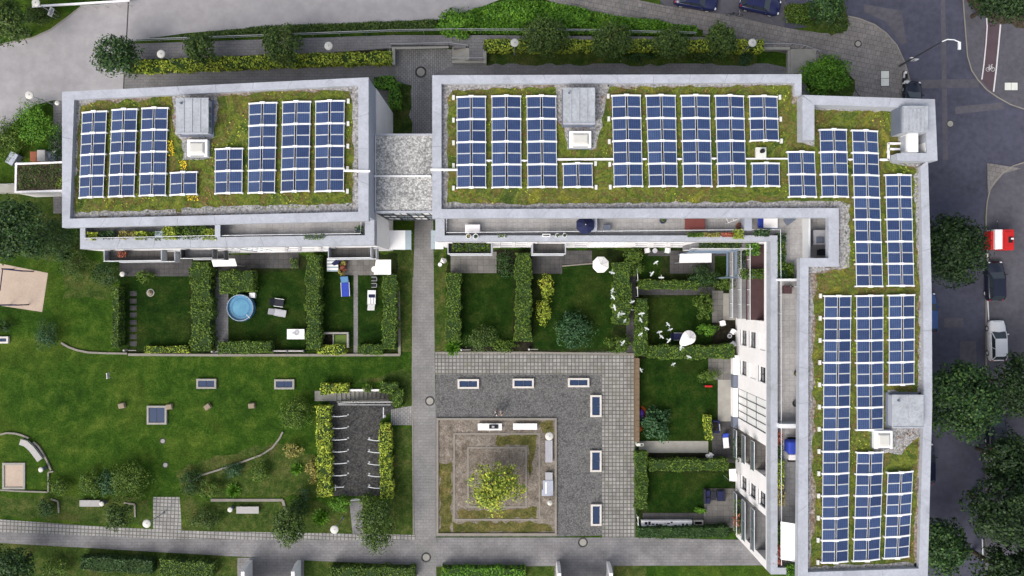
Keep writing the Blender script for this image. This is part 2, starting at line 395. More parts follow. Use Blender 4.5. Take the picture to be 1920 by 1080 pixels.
# ------------------------------------------------------------------ foliage
rng = np.random.default_rng(11)
def mesh_np(name, v, nq, mat, parent):
    "v: (nq*4,3) vertices of nq separate quads"
    if parent is not None: v = v - np.array(rootloc(parent))
    me = bpy.data.meshes.new(name)
    me.vertices.add(len(v)); me.vertices.foreach_set('co', v.astype(np.float32).ravel())
    me.loops.add(nq*4); me.loops.foreach_set('vertex_index', np.arange(nq*4, dtype=np.int32))
    me.polygons.add(nq); me.polygons.foreach_set('loop_start', np.arange(0, nq*4, 4, dtype=np.int32))
    me.update(calc_edges=True); me.materials.append(mat)
    o = bpy.data.objects.new(name, me); COL.objects.link(o)
    if parent is not None: o.parent = parent
    return o
def leaves(name, c, n, size, mat, parent, tilt=.6, aspect=.62, along=None):
    "c centres (N,3), n normals (N,3); diamond leaves"
    N = len(c)
    n = n + rng.normal(0, tilt, (N,3)); n /= np.linalg.norm(n, axis=1)[:,None] + 1e-9
    a = rng.normal(0, 1, (N,3)) if along is None else along + rng.normal(0, .15, (N,3))
    a -= n*(a*n).sum(1)[:,None]; a /= np.linalg.norm(a, axis=1)[:,None] + 1e-9
    b = np.cross(n, a)
    L = (size*rng.uniform(.65, 1.35, N))[:,None]
    v = np.stack([c-a*L*.5, c+b*L*.5*aspect, c+a*L*.5, c-b*L*.5*aspect], 1).reshape(-1,3)
    return mesh_np(name, v, N, mat, parent)
def crown_pts(cx, cy, cz, rx, ry, rz, clumps, per, cr=.30, up=.15, hollow=.55):
    d = rng.normal(0, 1, (clumps,3)); d /= np.linalg.norm(d, axis=1)[:,None]
    d[:,2] = np.where(d[:,2] < -.45, -d[:,2], d[:,2])
    rad = rng.uniform(hollow**3, 1, clumps)**(1/3)*rng.uniform(.82, 1.06, clumps)
    C = d*rad[:,None]
    k = rng.uniform(cr*.6, cr*1.25, clumps)
    e = rng.normal(0, 1, (clumps,per,3)); e /= np.linalg.norm(e, axis=2)[:,:,None]
    rr = rng.uniform(.35, 1, (clumps,per,1))**.5
    p = C[:,None,:] + e*rr*k[:,None,None]
    nrm = e*.8 + d[:,None,:]*.5 + np.array([0,0,up+.35])
    p = p.reshape(-1,3)*np.array([rx,ry,rz]) + np.array([cx,cy,cz])
    return p, nrm.reshape(-1,3), C*np.array([rx,ry,rz]) + np.array([cx,cy,cz])
def shrub(name, label, px, py, rp, h, mat, cat='shrub', ryp=None, group=None, n=1.0, leaf=.15, core=True, z0=0.0, cr=.34, z_at=None):
    "a low bush: leaf clumps down to the ground on a few stems"
    zc = z0 + h*.5
    c = P(px, py, zc); s = (H-zc)/F*1.12; rx = rp*s; ry = (ryp or rp)*s
    t = T(name, label, cat, (c[0], c[1], z0), group)
    area = rx*ry
    cl = int(max(14, min(80, 24*area**.6)))
    per = int(max(36, n*430*area*(1+h*.4)/cl))
    p, nr, C = crown_pts(c[0], c[1], zc, rx*.95, ry*.95, h*.46, cl, per, cr, hollow=.3)
    p[:,2] = np.maximum(p[:,2], z0+.03)
    leaves('foliage', p, nr, leaf, mat, t)
    mb = MB()
    for i in range(min(7, cl)):
        q = C[i]; mb.tube([(c[0]+random.uniform(-.08,.08), c[1]+random.uniform(-.08,.08), z0), ((c[0]+q[0])/2, (c[1]+q[1])/2, z0+h*.3), tuple(q)], [.03,.022,.01], 5)
    mb.build('stems', M['bark'], t)
    return t
def tree(name, label, px, py, rp, h, mat, cat='tree', ryp=None, group=None, n=1.0, leaf=.24, crown_h=None, cr=.27, hollow=.5, base=None, sparse=False):
    "px,py = centre of the crown in the photo"
    ch = crown_h or h*.62
    zc = h - ch*.5
    c = P(px, py, zc); s = (H-zc)/F; rx = rp*s; ry = (ryp or rp)*s
    b = (c[0], c[1])
    if base: b = P(*base, 0)[:2]
    t = T(name, label, cat, (b[0], b[1], 0), group)
    vol = rx*ry*ch*.5
    cl = int(max(34, min(260, 40*vol**.45))); per = int(max(40, n*155*(rx*ry)**.85*(1+ch*.12)/cl*4.2))
    p, nr, C = crown_pts(c[0], c[1], zc, rx*.96, ry*.96, ch*.47, cl, per, cr, hollow=hollow*.8)
    leaves('crown', p, nr, leaf, mat, t)
    mb = MB(); tr = max(.07, .022*h)
    fork = Vector((b[0]*.6+c[0]*.4, b[1]*.6+c[1]*.4, max(h-ch*.95, h*.22)))
    top = Vector((c[0], c[1], zc+ch*.15))
    mb.tube([(b[0],b[1],-.05), (b[0]*.85+fork.x*.15, b[1]*.85+fork.y*.15, fork.z*.5), fork, (fork+top)/2, top], [tr*1.25, tr, tr*.85, tr*.55, tr*.2], 8)
    for i in range(min(14, cl)):
        q = Vector(C[i]); st = fork.lerp(top, random.uniform(0, .7))
        md = st.lerp(q, .55) + Vector((0,0,-.12*ch*random.random()))
        mb.tube([st, md, q], [tr*.42, tr*.26, tr*.08], 5)
    mb.build('trunk', M['bark'], t)
    return t
def spray(name, label, px, py, rp, h, mat, n=160, cat='shrub', group=None, z0=0):
    "arching strap leaves from one root"
    c = np.array(P(px, py, z0+h*.4)); c[2] = z0
    t = T(name, label, cat, tuple(c), group)
    s = (H-h*.4)/F; r = rp*s
    az = rng.uniform(0, 2*np.pi, n); el = rng.uniform(.15, 1.3, n); L = r*rng.uniform(.7, 1.1, n)
    d = np.stack([np.cos(az)*np.cos(el), np.sin(az)*np.cos(el), np.sin(el)*h/r*.8], 1)
    segs = []; nr = []; al = []
    for k, f in enumerate((.25, .55, .85)):
        p = c + d*(L*f)[:,None]; p[:,2] -= (f**2)*h*.25*np.cos(el); segs.append(p); al.append(d)
        nr.append(np.stack([-np.cos(az)*np.sin(el), -np.sin(az)*np.sin(el), np.cos(el)], 1))
    p = np.concatenate(segs); p[:,2] = np.maximum(p[:,2], z0+.03)
    leaves('foliage', p, np.concatenate(nr), r*.42, mat, t, .25, .28, np.concatenate(al))
    mb = MB(); mb.cyl(c[0], c[1], z0, z0+h*.3, .06, .03, 6); mb.build('stems', M['bark'], t)
    return t
def hedge(name, label, pts, wpx, h, mat, group=None, dens=95, leaf=.16, z0=0.0, wob=.22, cat='hedge'):
    "clipped hedge along photo pixels given for its top"
    zt = z0 + h
    W = [Vector(P(x, y, zt)[:2]) for x, y in pts]; wd = wpx*(H-zt)/F
    t = T(name, label, cat, (W[0].x, W[0].y, z0), group)
    cs = []; ns = []; core = MB()
    for a, b in zip(W[:-1], W[1:]):
        d = (b-a); L = d.length; d.normalize(); nv = Vector((-d.y, d.x))
        ph = rng.uniform(0, 6, 4)
        def edge(u):   # uneven clipping
            return 1 + wob*(np.sin(u*1.9+ph[0])*.5 + np.sin(u*4.3+ph[1])*.35 + np.sin(u*9.7+ph[2])*.25)
        for kind, area in (('top', L*wd), ('l', L*h), ('r', L*h), ('e0', wd*h), ('e1', wd*h)):
            N = int(dens*area*(1.25 if kind == 'top' else .75)) + 4
            u = rng.uniform(0, L, N); q = rng.uniform(-.5, .5, N); zz = rng.uniform(.05, 1, N)*h
            dep = rng.exponential(.05, N)
            if kind == 'top': v = q*wd*edge(u); z = zt*np.ones(N) - dep + .12*wob*5*np.sin(u*2.7+ph[3])*np.cos(q*4)*.4; nn = np.tile([0,0,1.], (N,1))
            elif kind in 'lr':
                sg = 1 if kind == 'l' else -1
                v = sg*(wd*.5*edge(u) - dep); z = z0 + zz; nn = np.tile([nv.x*sg, nv.y*sg, .45], (N,1))
            else:
                sg = -1 if kind == 'e0' else 1
                u = (0 if sg < 0 else L) - sg*dep; v = q*wd; z = z0 + zz; nn = np.tile([d.x*sg, d.y*sg, .45], (N,1))
                u = u*np.ones(N)
            cs.append(np.stack([a.x+d.x*u+nv.x*v, a.y+d.y*u+nv.y*v, z + rng.normal(0,.035,N)], 1)); ns.append(nn)
        core.obox((a+b)/2, d, None, max(.05, L-.12), wd*.84, z0, zt-.10)
    c = np.concatenate(cs); nn = np.concatenate(ns); c[:,2] = np.maximum(c[:,2], z0+.02)
    f = np.sin(c[:,0]*2.3+1.7*np.sin(c[:,1]*1.6))*np.cos(c[:,1]*2.7+1.2*np.sin(c[:,0]*1.3)+c[:,2])
    keep = rng.uniform(0,1,len(c)) > np.clip((f-.35)*.9, 0, .55); c[:,2] += np.where(nn[:,2] > .9, -.10*np.clip(f, 0, 1), 0); c = c[keep]; ns = [nn[keep]]
    leaves('foliage', c, np.concatenate(ns), leaf*1.15, mat, t, .5)
    core.build('stems', M['hedgecore'], t)
    return t
M['hedgecore'] = plain('twigs inside the hedge', (.022,.046,.010), .95, .3, 5)
def scatter_poly(poly_px, z, N, jit=0.0):
    W = np.array([P(x, y, z)[:2] for x, y in poly_px]); lo = W.min(0); hi = W.max(0)
    out = np.zeros((0,2))
    while len(out) < N:
        q = rng.uniform(lo, hi, (N*2,2)); inside = np.zeros(len(q), bool)
        j = len(W)-1
        for i in range(len(W)):
            a, b = W[i], W[j]
            cond = ((a[1] > q[:,1]) != (b[1] > q[:,1])) & (q[:,0] < (b[0]-a[0])*(q[:,1]-a[1])/(b[1]-a[1]+1e-12)+a[0])
            inside ^= cond; j = i
        out = np.concatenate([out, q[inside]])
    return out[:N]
def cover(name, label, poly, N, hmax, leaf, mat, z0=0.0, parent=None, cat=None):
    "uncountable low leaves over an area"
    q = scatter_poly(poly, z0+hmax*.5, N)
    hh = hmax*(.35+.65*np.clip(.5+.5*np.sin(q[:,0]*1.7+np.sin(q[:,1]*2.3))*np.cos(q[:,1]*1.9+q[:,0]*.6)+rng.normal(0,.15,N), 0, 1))
    c = np.stack([q[:,0], q[:,1], z0 + hh*rng.uniform(.25, 1, N)], 1)
    o = leaves(name, c, np.tile([0,0,1.], (N,1)), leaf, mat, parent, .7)
    return tag(o, label, cat, None, 'stuff')

# ------------------------------------------------------------------ the ground
def ragged(W, amp, step=.7):
    out = []
    for a, b in zip(W, W[1:]+W[:1]):
        a = Vector(a[:2]); b = Vector(b[:2]); n = max(1, int((b-a).length/step)); d = (b-a).normalized(); nv = Vector((-d.y,d.x))
        for i in range(n): out.append(tuple(a.lerp(b, i/n) + nv*random.uniform(-amp,amp)))
    return out
def surface(name, poly, mat, z=.004, thick=None, kerb=None):
    mb = MB(); W = [P(x, y, z) for x, y in poly]
    if name == 'planting_bed': W = ragged(W, .25)
    if thick: mb.prism(W, z-thick, z, 1 if kerb else 0, 0)
    else: mb.flat(W, z)
    return tag(mb.build(name, [mat, kerb] if kerb else mat), kind='structure')
def rect(x0, y0, x1, y1): return [(x0,y0),(x1,y0),(x1,y1),(x0,y1)]
def ground():
    holes = [(P(632,752)[0], P(738,733)[0], P(632,752)[1], P(632,733)[1])]
    xs = sorted({-420, -60, 60, 420} | {h[0] for h in holes} | {h[1] for h in holes}); ys = sorted({-420, -40, 40, 420} | {h[2] for h in holes} | {h[3] for h in holes})
    mb = MB()
    for i in range(len(xs)-1):
        for j in range(len(ys)-1):
            cx = (xs[i]+xs[i+1])/2; cy = (ys[j]+ys[j+1])/2
            if any(a < cx < b and c < cy < d for a,b,c,d in holes): continue
            mb.add([(xs[i],ys[j],0),(xs[i+1],ys[j],0),(xs[i+1],ys[j+1],0),(xs[i],ys[j+1],0)], [(0,1,2,3)])
    tag(mb.build('ground', M['grass']), kind='structure')
ground()
# streets and footways on the far side
surface('road', [(1003,-200),(1100,-40),(1235,-6),(1240,8),(1470,56),(1600,40),(1660,90),(1700,150),(1720,240),(1700,1400),(1846,1400),(1848,700),(1846,400),(1856,352),(1882,322),(1920,306),(2400,240),(2400,150),(1925,207),(1868,182),(1832,150),(1813,105),(1805,0),(1795,-300)], M['asphalt'], .006)
surface('parking_bay', [(1120,-70),(1235,-2),(1250,12),(1470,54),(1475,6),(1440,-40),(1300,-80)], M['asphalt2'], .011)
surface('forecourt', [(-300,100),(0,82),(60,70),(95,54),(130,28),(150,12),(240,3),(242,-60),(300,-200),(1010,-200),(985,-40),(935,0),(905,12),(880,20),(830,36),(700,42),(500,50),(350,62),(250,76),(238,92),(232,178),(135,190),(100,188),(62,198),(35,222),(0,255),(-300,420)], M['apron'], .006)
surface('footway', [(935,-40),(1035,4),(1130,27),(1235,48),(1318,56),(1318,66),(1440,92),(1500,106),(1520,150),(1600,190),(1650,200),(1713,200),(1706,150),(1697,118),(1682,85),(1662,62),(1640,46),(1612,35),(1590,30),(1580,62),(1540,62),(1474,52),(1440,45),(1380,30),(1245,10),(1140,-12),(1050,-60)], M['walk'], .10, .10, M['kerb'])
surface('footway', [(1806,-200),(1806,0),(1809,40),(1814,105),(1822,132),(1834,150),(1850,168),(1870,182),(1895,196),(1925,206),(2400,150),(2400,-200)], M['asphalt2'], .10, .10, M['kerb'])
surface('footway', [(2400,230),(1925,303),(1900,311),(1881,324),(1866,340),(1856,357),(1851,378),(1849,405),(1849,1400),(2400,1400)], M['asphalt2'], .10, .10, M['kerb'])
surface('ramp_patch', [(1851,306),(1868,308),(1915,316),(1882,325),(1860,352),(1852,362)], M['walk'], .108)
surface('cycle_lane', [(1849,30),(1876,40),(1864,175),(1841,152)], M['cycle'], .106)
def strip(name, pts, wpx, mat, z):
    mb = MB(); W = [Vector(P(x, y, z)[:2]) for x, y in pts]; hw = wpx*H/F/2
    Ls = []; Rs = []
    for i in range(len(W)):
        d = (W[min(i+1,len(W)-1)]-W[max(i-1,0)]).normalized(); n = Vector((-d.y, d.x))*hw
        Ls.append(W[i]+n); Rs.append(W[i]-n)
    for i in range(len(W)-1): mb.add([(*Rs[i],z),(*Rs[i+1],z),(*Ls[i+1],z),(*Ls[i],z)], [(0,1,2,3)])
    return tag(mb.build(name, mat), kind='structure')
strip('lane_marking', [(1850,34),(1851,50),(1849,80),(1845,120),(1841,149)], 2.2, M['paint'], .112)
strip('lane_marking', [(1876,46),(1872,90),(1868,130),(1863,172)], 2.6, M['paint'], .112)
for ln in ([(1848,432),(1851,470)], [(1852,474),(1852,500)], [(1852,563),(1854,600)], [(1846,842),(1847,862)], [(1858,885),(1858,920)], [(1842,1010),(1843,1050)]):
    strip('bay_marking', ln, 2.2, M['paint'], .115)
for poly, m in (([(1770,597),(1806,596),(1806,613),(1770,614)],'asphalt2'), ([(1764,0),(1772,0),(1778,300),(1768,300)],'asphalt2'), ([(1716,150),(1835,148),(1836,164),(1716,166)],'asphalt2'), ([(1790,200),(1880,192),(1884,204),(1792,214)],'asphalt2'), ([(1620,8),(1690,20),(1700,80),(1690,84),(1660,40),(1620,22)],'asphalt2'), ([(1800,640),(1830,640),(1832,720),(1800,722)],'asphalt2')):
    surface('road_patch', poly, M[m], .009+.004*random.random())
for px, py in ((1782,232),(1842,120),(1830,430),(1770,690)):
    c = P(px, py, .02); t = T('manhole_cover', {1782:'round cast cover in the road beside the raised corner', 1842:'small cover in the gutter beside the cycle lane', 1830:'round cast cover in the road beside the trailer', 1770:'round cast cover in the road beneath the light street tree'}[px], 'manhole cover', (c[0],c[1],0)); MB().cyl(c[0],c[1],0,.022,.3,n=20).build('cover', M['concrete' if px == 1782 else 'metald'], t); MB().lathe(c[0],c[1],[(.4,.0),(.4,.016),(.31,.018)],20).build('surround', M['kerbd'], t)
for pts in ([(1806,-60),(1806,0),(1809,40),(1814,105),(1822,132),(1834,150),(1850,168),(1870,182),(1895,196),(1925,206)], [(1925,303),(1900,311),(1881,324),(1866,340),(1856,357),(1851,378),(1849,405),(1849,700)], [(1590,30),(1612,35),(1640,46),(1662,62),(1682,85),(1697,118),(1706,150),(1713,200)]):
    strip('kerb_line', pts, 2.2, M['kerb'], .118)
def bicycle_symbol():
    mb = MB(); z = .117
    def pt(u, v):
        c = P(1857, 127, z); k = .0562
        return (c[0]+u*k, c[1]+v*k, z)
    def seg(a, b, w=.9):
        a = Vector(pt(*a)[:2]); b = Vector(pt(*b)[:2]); mb.obox((a+b)/2, b-a, None, (b-a).length+.03, w*.056, z, z+.001)
    for cx in (-4.6, 4.6):
        q = [(cx+3.6*math.cos(i*math.pi/6), -3+3.6*math.sin(i*math.pi/6)) for i in range(13)]
        for a, b in zip(q[:-1], q[1:]): seg(a, b)
    for a, b in (((-4.6,-3),(-2.2,3)),((-2.2,3),(2.6,3)),((2.6,3),(4.6,-3)),((-2.2,3),(0,-3)),((-4.6,-3),(0,-3)),((0,-3),(2.6,3)),((-3.4,5),(-1,5)),((2.6,3),(2.2,6)),((2.2,6),(4,6))): seg(a, b)
    tag(mb.build('bicycle_marking', M['paint']), kind='structure')
bicycle_symbol()
surface('planting_bed', [(1470,8),(1500,4),(1586,0),(1588,58),(1560,63),(1478,44)], M['scruff'], .104)
surface('planting_bed', [(1803,-200),(1806,-10),(1830,22),(1850,36),(1880,44),(1920,52),(2100,60),(2100,-200)], M['soil'], .112)
# footways round the north side of the houses
surface('footway', [(232,136),(500,124),(740,120),(905,119),(1440,119),(1500,132),(1530,200),(1480,400),(900,400),(100,400),(100,190),(234,176)], M['walk2'], .010)
surface('courtyard', [(742,92),(850,92),(850,122),(812,140),(812,260),(768,260),(768,160),(742,150)], M['court'], .016)
surface('planting_bed', [(734,160),(770,160),(770,258),(734,258)], M['scruff'], .020)
surface('planting_bed', [(905,96),(1420,96),(1420,120),(905,120)], M['scruff'], .020)
surface('planting_bed', [(242,116),(500,106),(740,98),(740,121),(500,128),(242,136)], M['scruff'], .020)
surface('planting_bed', [(1520,140),(1560,112),(1600,150),(1600,200),(1520,200)], M['scruff'], .108)
# raised path with ramps, retaining walls and steps
def upper_path():
    mb = MB(); zt = .85
    st = [(246,0.03),(420,.30),(600,.62),(735,zt),(850,zt),(908,zt),(1310,zt),(1380,.45),(1448,.12)]
    def yN(x): return 82+(x-246)*(66-82)/(735-246) if x < 735 else (66 if x < 1200 else 66+(x-1200)*.03)
    def yS(x): return 112+(x-246)*(95-112)/(735-246) if x < 735 else (90 if x < 1310 else 90+(x-1310)*.04)
    for (x0, a), (x1, b) in zip(st[:-1], st[1:]):
        ys0, ys1 = yS(x0), yS(x1)
        if x0 == 735: ys0 = ys1 = 84.5
        q = [P(x0, ys0, a), P(x1, ys1, b), P(x1, yN(x1), b), P(x0, yN(x0), a)]
        mb.hexa([(p[0],p[1],-.02) for p in q], q)
    tag(mb.build('raised_path', M['walk2']), kind='structure')
upper_path()
wl = T('retaining_wall', 'low concrete retaining wall with thin handrail around the sunken yard', 'wall', P(742,92))
MB().hexa([P(737,88.5,0),P(842,86.5,0),P(842,84.6,0),P(733,84.6,0)],[P(735,92.5,.95),P(841,90.5,.95),P(841,86.5,.95),P(735,88,.95)]).build('wall_cap', M['concrete'], wl)
MB().pbox(735, 92.6, 740.5, 121, 0, .95).build('side_wall', M['concrete'], wl)
def rail(parent, pts, r=.035, zb=None, step=2.0, mid=False, name='handrail', mat='metal'):
    mb = MB(); mb.tube(pts, r, 6)
    for a, b in zip(pts[:-1], pts[1:]):
        a = Vector(a); b = Vector(b); n = max(1, int((b-a).length/step))
        for i in range(n+1):
            q = a.lerp(b, i/n); zz = zb if zb is not None else q.z-1.0
            mb.tube([(q.x,q.y,zz), (q.x,q.y,q.z)], r*.8, 5)
        if mid: mb.tube([tuple(a-Vector((0,0,.45))), tuple(b-Vector((0,0,.45)))], r*.6, 5)
    return mb.build(name, M[mat], parent)
rail(wl, [P(731,97,1.8), P(731.5,82,1.8), P(840,79.5,1.8), P(876,84.5,1.8)], zb=.8)
sw = T('retaining_wall', 'concrete stair cheek wall with handrail beside the clipped hedge', 'wall', P(880,115))
MB().pbox(848, 112.5, 906, 118, 0, .55).build('cheek_wall', M['concrete'], sw)
MB().pbox(906, 95, 912, 118.5, 0, .95).build('side_wall', M['concrete'], sw)
rail(sw, [P(847,108.5,1.35), P(880,108.2,1.75), P(906.5,107.8,1.8), P(906.8,93,1.8)], zb=.3)
stp = T('stairs', 'short flight of concrete steps up from the yard to the raised path', 'stairs', P(848,100))
for i in range(5):
    MB().pbox(848+i*6.3, 87, 848+(i+1)*6.3, 112, .0, .17*(i+1)).build('step', M['concrete'], stp)
MB().pbox(879.6, 87, 905.8, 112, 0, .848).build('landing', M['walk2'], stp)
ew = T('retaining_wall', 'concrete wall and handrail above the narrow steps by the round bush', 'wall', P(1450,90))
MB().pbox(1432, 88, 1481, 93, 0, .7).build('wall_cap', M['concrete'], ew)
MB().pbox(1477, 93.2, 1482, 138, 0, .5).build('side_wall', M['concrete'], ew)
rail(ew, [P(1434,81.5,1.2), P(1488,81.5,1.2), P(1512,86,1.1), P(1538,95,1.0)], zb=.1)
st2 = T('stairs', 'broad shallow concrete steps beside the round bush', 'stairs', P(1500,110))
for i in range(8):
    MB().pbox(1482.5+i*6, 92, 1482.5+(i+1)*6, 138-i*.6, .0, .55-.055*i).build('step', M['concrete'], st2)
# long handrail along the green bank
hr = T('handrail', 'long pale green tubular handrail along the planted bank', 'handrail', P(700,60))
rail(hr, [P(246,74,1.0), P(480,65.5,1.45), P(735,56,1.8), P(850,54,1.85), P(1100,55,1.85), P(1306,60.5,1.85)], .04, zb=.0, step=2.6, mid=True)
# gullies in the forecourt
strip('drain_channel', [(241,0),(237,78)], 2.2, M['kerbd'], .012)
strip('drain_channel', [(233,140),(231,176)], 2.2, M['kerbd'], .014)
strip('kerb_line', [(0,84),(60,72),(96,56),(131,30),(151,13)], 2.5, M['kerb'], .016)
strip('joint', [(1318,63),(1390,80),(1500,104),(1580,135),(1618,190)], 2, M['kerbd'], .106)
# courtyard
surface('courtyard_path', [(778,400),(812,400),(815,660),(817,785),(817,1006),(820,1200),(780,1200),(777,1006),(774,700),(775,520)], M['path'], .020)
surface('courtyard_setts', rect(816,660,1191,702), M['grid'], .012)
surface('courtyard_setts', rect(1129,702,1191,1008), M['grid'], .0125)
surface('courtyard_cobbles', [(817,702),(1129,702),(1129,1004),(1042,1006),(817,1006)], M['cobble'], .0085)
surface('courtyard_path', [(-300,984),(0,993),(300,1007),(560,1009),(780,1008),(1200,1008),(1380,1012),(1460,1012),(1460,1060),(820,1062),(600,1052),(420,1042),(0,1018),(-300,1012)], M['path2'], .016)
surface('courtyard_setts', [(-300,966),(0,974),(200,988),(340,995),(780,1003),(780,1012),(560,1013),(300,1010),(0,997),(-300,985)], M['gridl'], .024)
surface('courtyard_setts', [(287,932),(337,932),(341,996),(287,993)], M['gridl'], .012)
surface('courtyard_path', [(733,768),(776,760),(776,797),(733,797)], M['court'], .012)
surface('courtyard_path', [(655,940),(680,940),(682,1010),(662,1010)], M['path2'], .012)
surface('footway', [(-300,1016),(0,1018),(420,1042),(620,1054),(1460,1062),(1460,1300),(-300,1300)], M['scruff'], .003)
surface('doorstep_path', rect(445,1046,570,1200), M['path2'], .024)
surface('doorstep_path', rect(1040,1048,1150,1200), M['path2'], .024)
surface('garden_lawn', [(1212,1056),(1460,1056),(1460,1300),(1212,1300)], M['grass'], .012)
for nm, poly in (('planter_bed', rect(820,785,1043,1004)),): pass
pl = T('planter', 'square earth planter framed by concrete kerbs around the courtyard tree', 'planter', P(931,895))
MB().flat([P(x,y,.05) for x,y in rect(822,787,1041,1002)], .05).build('earth', M['pit'], pl)
for i,(a,b,c,d) in enumerate([(818,784,1044,788),(818,1000,1044,1004.5),(818,788.2,822,999.8),(1040,788.2,1044,999.8)]): MB().pbox(a,b,c,d,0,.20).build('kerb', M['kerb'], pl)
for z, (a,b,c,d) in ((.10,(850,812,1013,976)), (.10,(876,838,988,952))):
    for q in ((a,b,c,b+3),(a,d-3,c,d),(a,b+3.1,a+3,d-3.1),(c-3,b+3.1,c,d-3.1)): MB().pbox(*q, 0, z).build('inner_kerb', M['kerb'], pl)
for q in ([(824,870),(848,866),(847,998),(824,998)], [(848,979),(1012,979),(1034,985),(1038,999),(850,999)], [(932,818),(1006,815),(1006,850),(992,900),(990,836),(932,834)], [(1010,790),(1038,790),(1038,815),(1018,812)], [(860,954),(980,956),(1008,950),(1006,972),(862,972)]):
    MB().flat(ragged([P(x,y,.054) for x,y in q], .22, .5), .054).build('moss_patch', M['moss'], pl)
# sunken bicycle park
surface('bicycle_park', [(618,752),(738,752),(738,768),(712,790),(712,930),(620,930)], M['cobbled'], .010)
# sand pits
surface('sand_pit', [(-300,440),(0,494),(90,512),(79,585),(0,573),(-300,520)], M['sand'], .012)
sp = T('sandbox', 'small square sandbox with pale concrete edging on the grass', 'sandbox', P(25,893))
MB().flat([P(x,y,.06) for x,y in rect(7,872,44,914)], .06).build('sand', M['sand'], sp)
for q in ((4,868,46.5,872),(4,914,46.5,917.5),(4,872.1,7.5,913.9),(43,872.1,46.5,913.9)): MB().pbox(*q, 0, .16).build('kerb', M['concrete'], sp)
# garden surfaces
for q in ([(225,510),(355,500),(355,655),(225,655)], [(425,520),(572,505),(572,655),(425,650)], [(600,500),(665,515),(665,650),(600,650)], [(671,515),(718,515),(718,650),(671,650)],
          [(865,512),(962,512),(962,650),(865,650)], [(1035,500),(1060,497),(1150,500),(1150,655),(1000,655),(1000,600)], [(1215,560),(1335,552),(1335,645),(1215,645)], [(1200,480),(1240,475),(1240,520),(1200,520)],
          [(1200,672),(1345,672),(1350,740),(1335,828),(1200,826)], [(1215,886),(1322,886),(1320,960),(1215,960)], [(1320,478),(1375,478),(1375,530),(1320,530)], [(1322,886),(1372,886),(1370,915),(1322,915)]):
    surface('garden_lawn', q, M['lawn'], .008)
for q, m in ((rect(224,482,360,518),'patio'), (rect(400,478,470,520),'patio'), (rect(470,470,560,503),'patio'), (rect(398,515,428,665),'path2'), (rect(640,478,705,516),'patio2'), (rect(663,516,671,665),'path2'),
             ([(845,472),(931,472),(931,512),(845,512)],'patio2'), (rect(998,472,1054,513),'patio'), (rect(1054,470,1110,496),'patio'), (rect(1256,475,1340,513),'patio'), (rect(1174,510,1192,665),'patio'),
             (rect(1335,545,1356,605),'patio2'), (rect(1356,550,1378,600),'concrete'), (rect(1335,605,1385,650),'bed'), (rect(1328,672,1372,712),'patio2'), (rect(1346,712,1372,790),'concrete'), (rect(1335,790,1385,868),'patio'),
             (rect(1198,827,1328,849),'concrete'), (rect(1198,850,1345,862),'bed'), (rect(1320,916,1385,990),'patio2'), (rect(1205,962,1335,978),'patio'), (rect(1196,538,1340,553),'patio'), (rect(1215,470,1385,480),'patio'),
             (rect(745,440,775,660),'scruff'), (rect(813,460,836,660),'scruff'), (rect(733,700,774,765),'scruff'), (rect(735,800,774,1005),'scruff'), (rect(842,605,1000,660),'bed'), (rect(925,470,998,520),'bed'), (rect(1196,600,1386,672),'bed')):
    surface('garden_paving' if m not in ('bed','scruff') else 'planting_bed', q, M[m], .005+.002*random.random() if m in ('bed','scruff') else .013 + .002*random.random())
for q in ([(120,470),(225,500),(205,560),(120,560)], [(0,930),(280,935),(280,985),(0,970)], [(345,935),(540,940),(540,1000),(345,995)], [(560,930),(660,950),(660,1005),(560,1000)], [(590,735),(765,690),(770,715),(620,720)], [(330,880),(430,850),(520,830),(600,860),(600,930),(340,930)], [(0,360),(120,372),(160,470),(120,490),(0,480)]):
    surface('planting_bed', q, M['scruff'], .0045)
for q in ([(226,482),(746,474),(746,662),(226,662)], [(837,468),(1192,468),(1192,660),(837,660)], [(1193,468),(1386,468),(1386,1000),(1193,1000)]):
    surface('planting_bed', q, M['bedg'], .0022)
# stepping stones
ss = T('stepping_stones', 'row of grey stepping stones laid across the narrow lawn', 'stepping stones', P(249,590))
for k, y in enumerate((546,560,573,586,600,613,627,640)):
    MB().pbox(243.5, y, 256, y+9, 0, .035).build('stone', M['patio'], ss)
# ------------------------------------------------------------------ buildings
ZR, ZG, ZT, ZF = 14.3, 13.8, 11.4, 10.5
def ring(mb, outer, inner, z0, z1, closed=True, m=0, m_in=0):
    "coping between two matching outlines (world xy)"
    n = len(outer)
    for i in range(n if closed else n-1):
        j = (i+1) % n
        mb.hexa([(*outer[i][:2],z0),(*outer[j][:2],z0),(*inner[j][:2],z0),(*inner[i][:2],z0)],
                [(*outer[i][:2],z1),(*outer[j][:2],z1),(*inner[j][:2],z1-.03),(*inner[i][:2],z1-.03)], m)
    return mb
def copings(parent, outer, inner, z0, z1, mat, closed=True, step=None):
    n = len(outer)
    for i in range(n if closed else n-1):
        j = (i+1) % n
        a, b, c, d = (Vector(p[:2]) for p in (outer[i], outer[j], inner[j], inner[i]))
        L = (b-a).length; k = max(1, int(L/(step or 1e9)))
        for q in range(k):
            t0 = q/k + (.009/L if q else 0); t1 = (q+1)/k - (.009/L if q < k-1 else 0)
            A, B, C, D = a.lerp(b,t0), a.lerp(b,t1), d.lerp(c,t1), d.lerp(c,t0)
            pts = [A,B,C,D]
            ar = sum(pts[e].x*pts[(e+1)%4].y-pts[(e+1)%4].x*pts[e].y for e in range(4))
            if ar < 0: pts = pts[::-1]
            MB().hexa([(*p,z0) for p in pts], [(*p,z1) for p in pts]).build('coping', mat, parent)
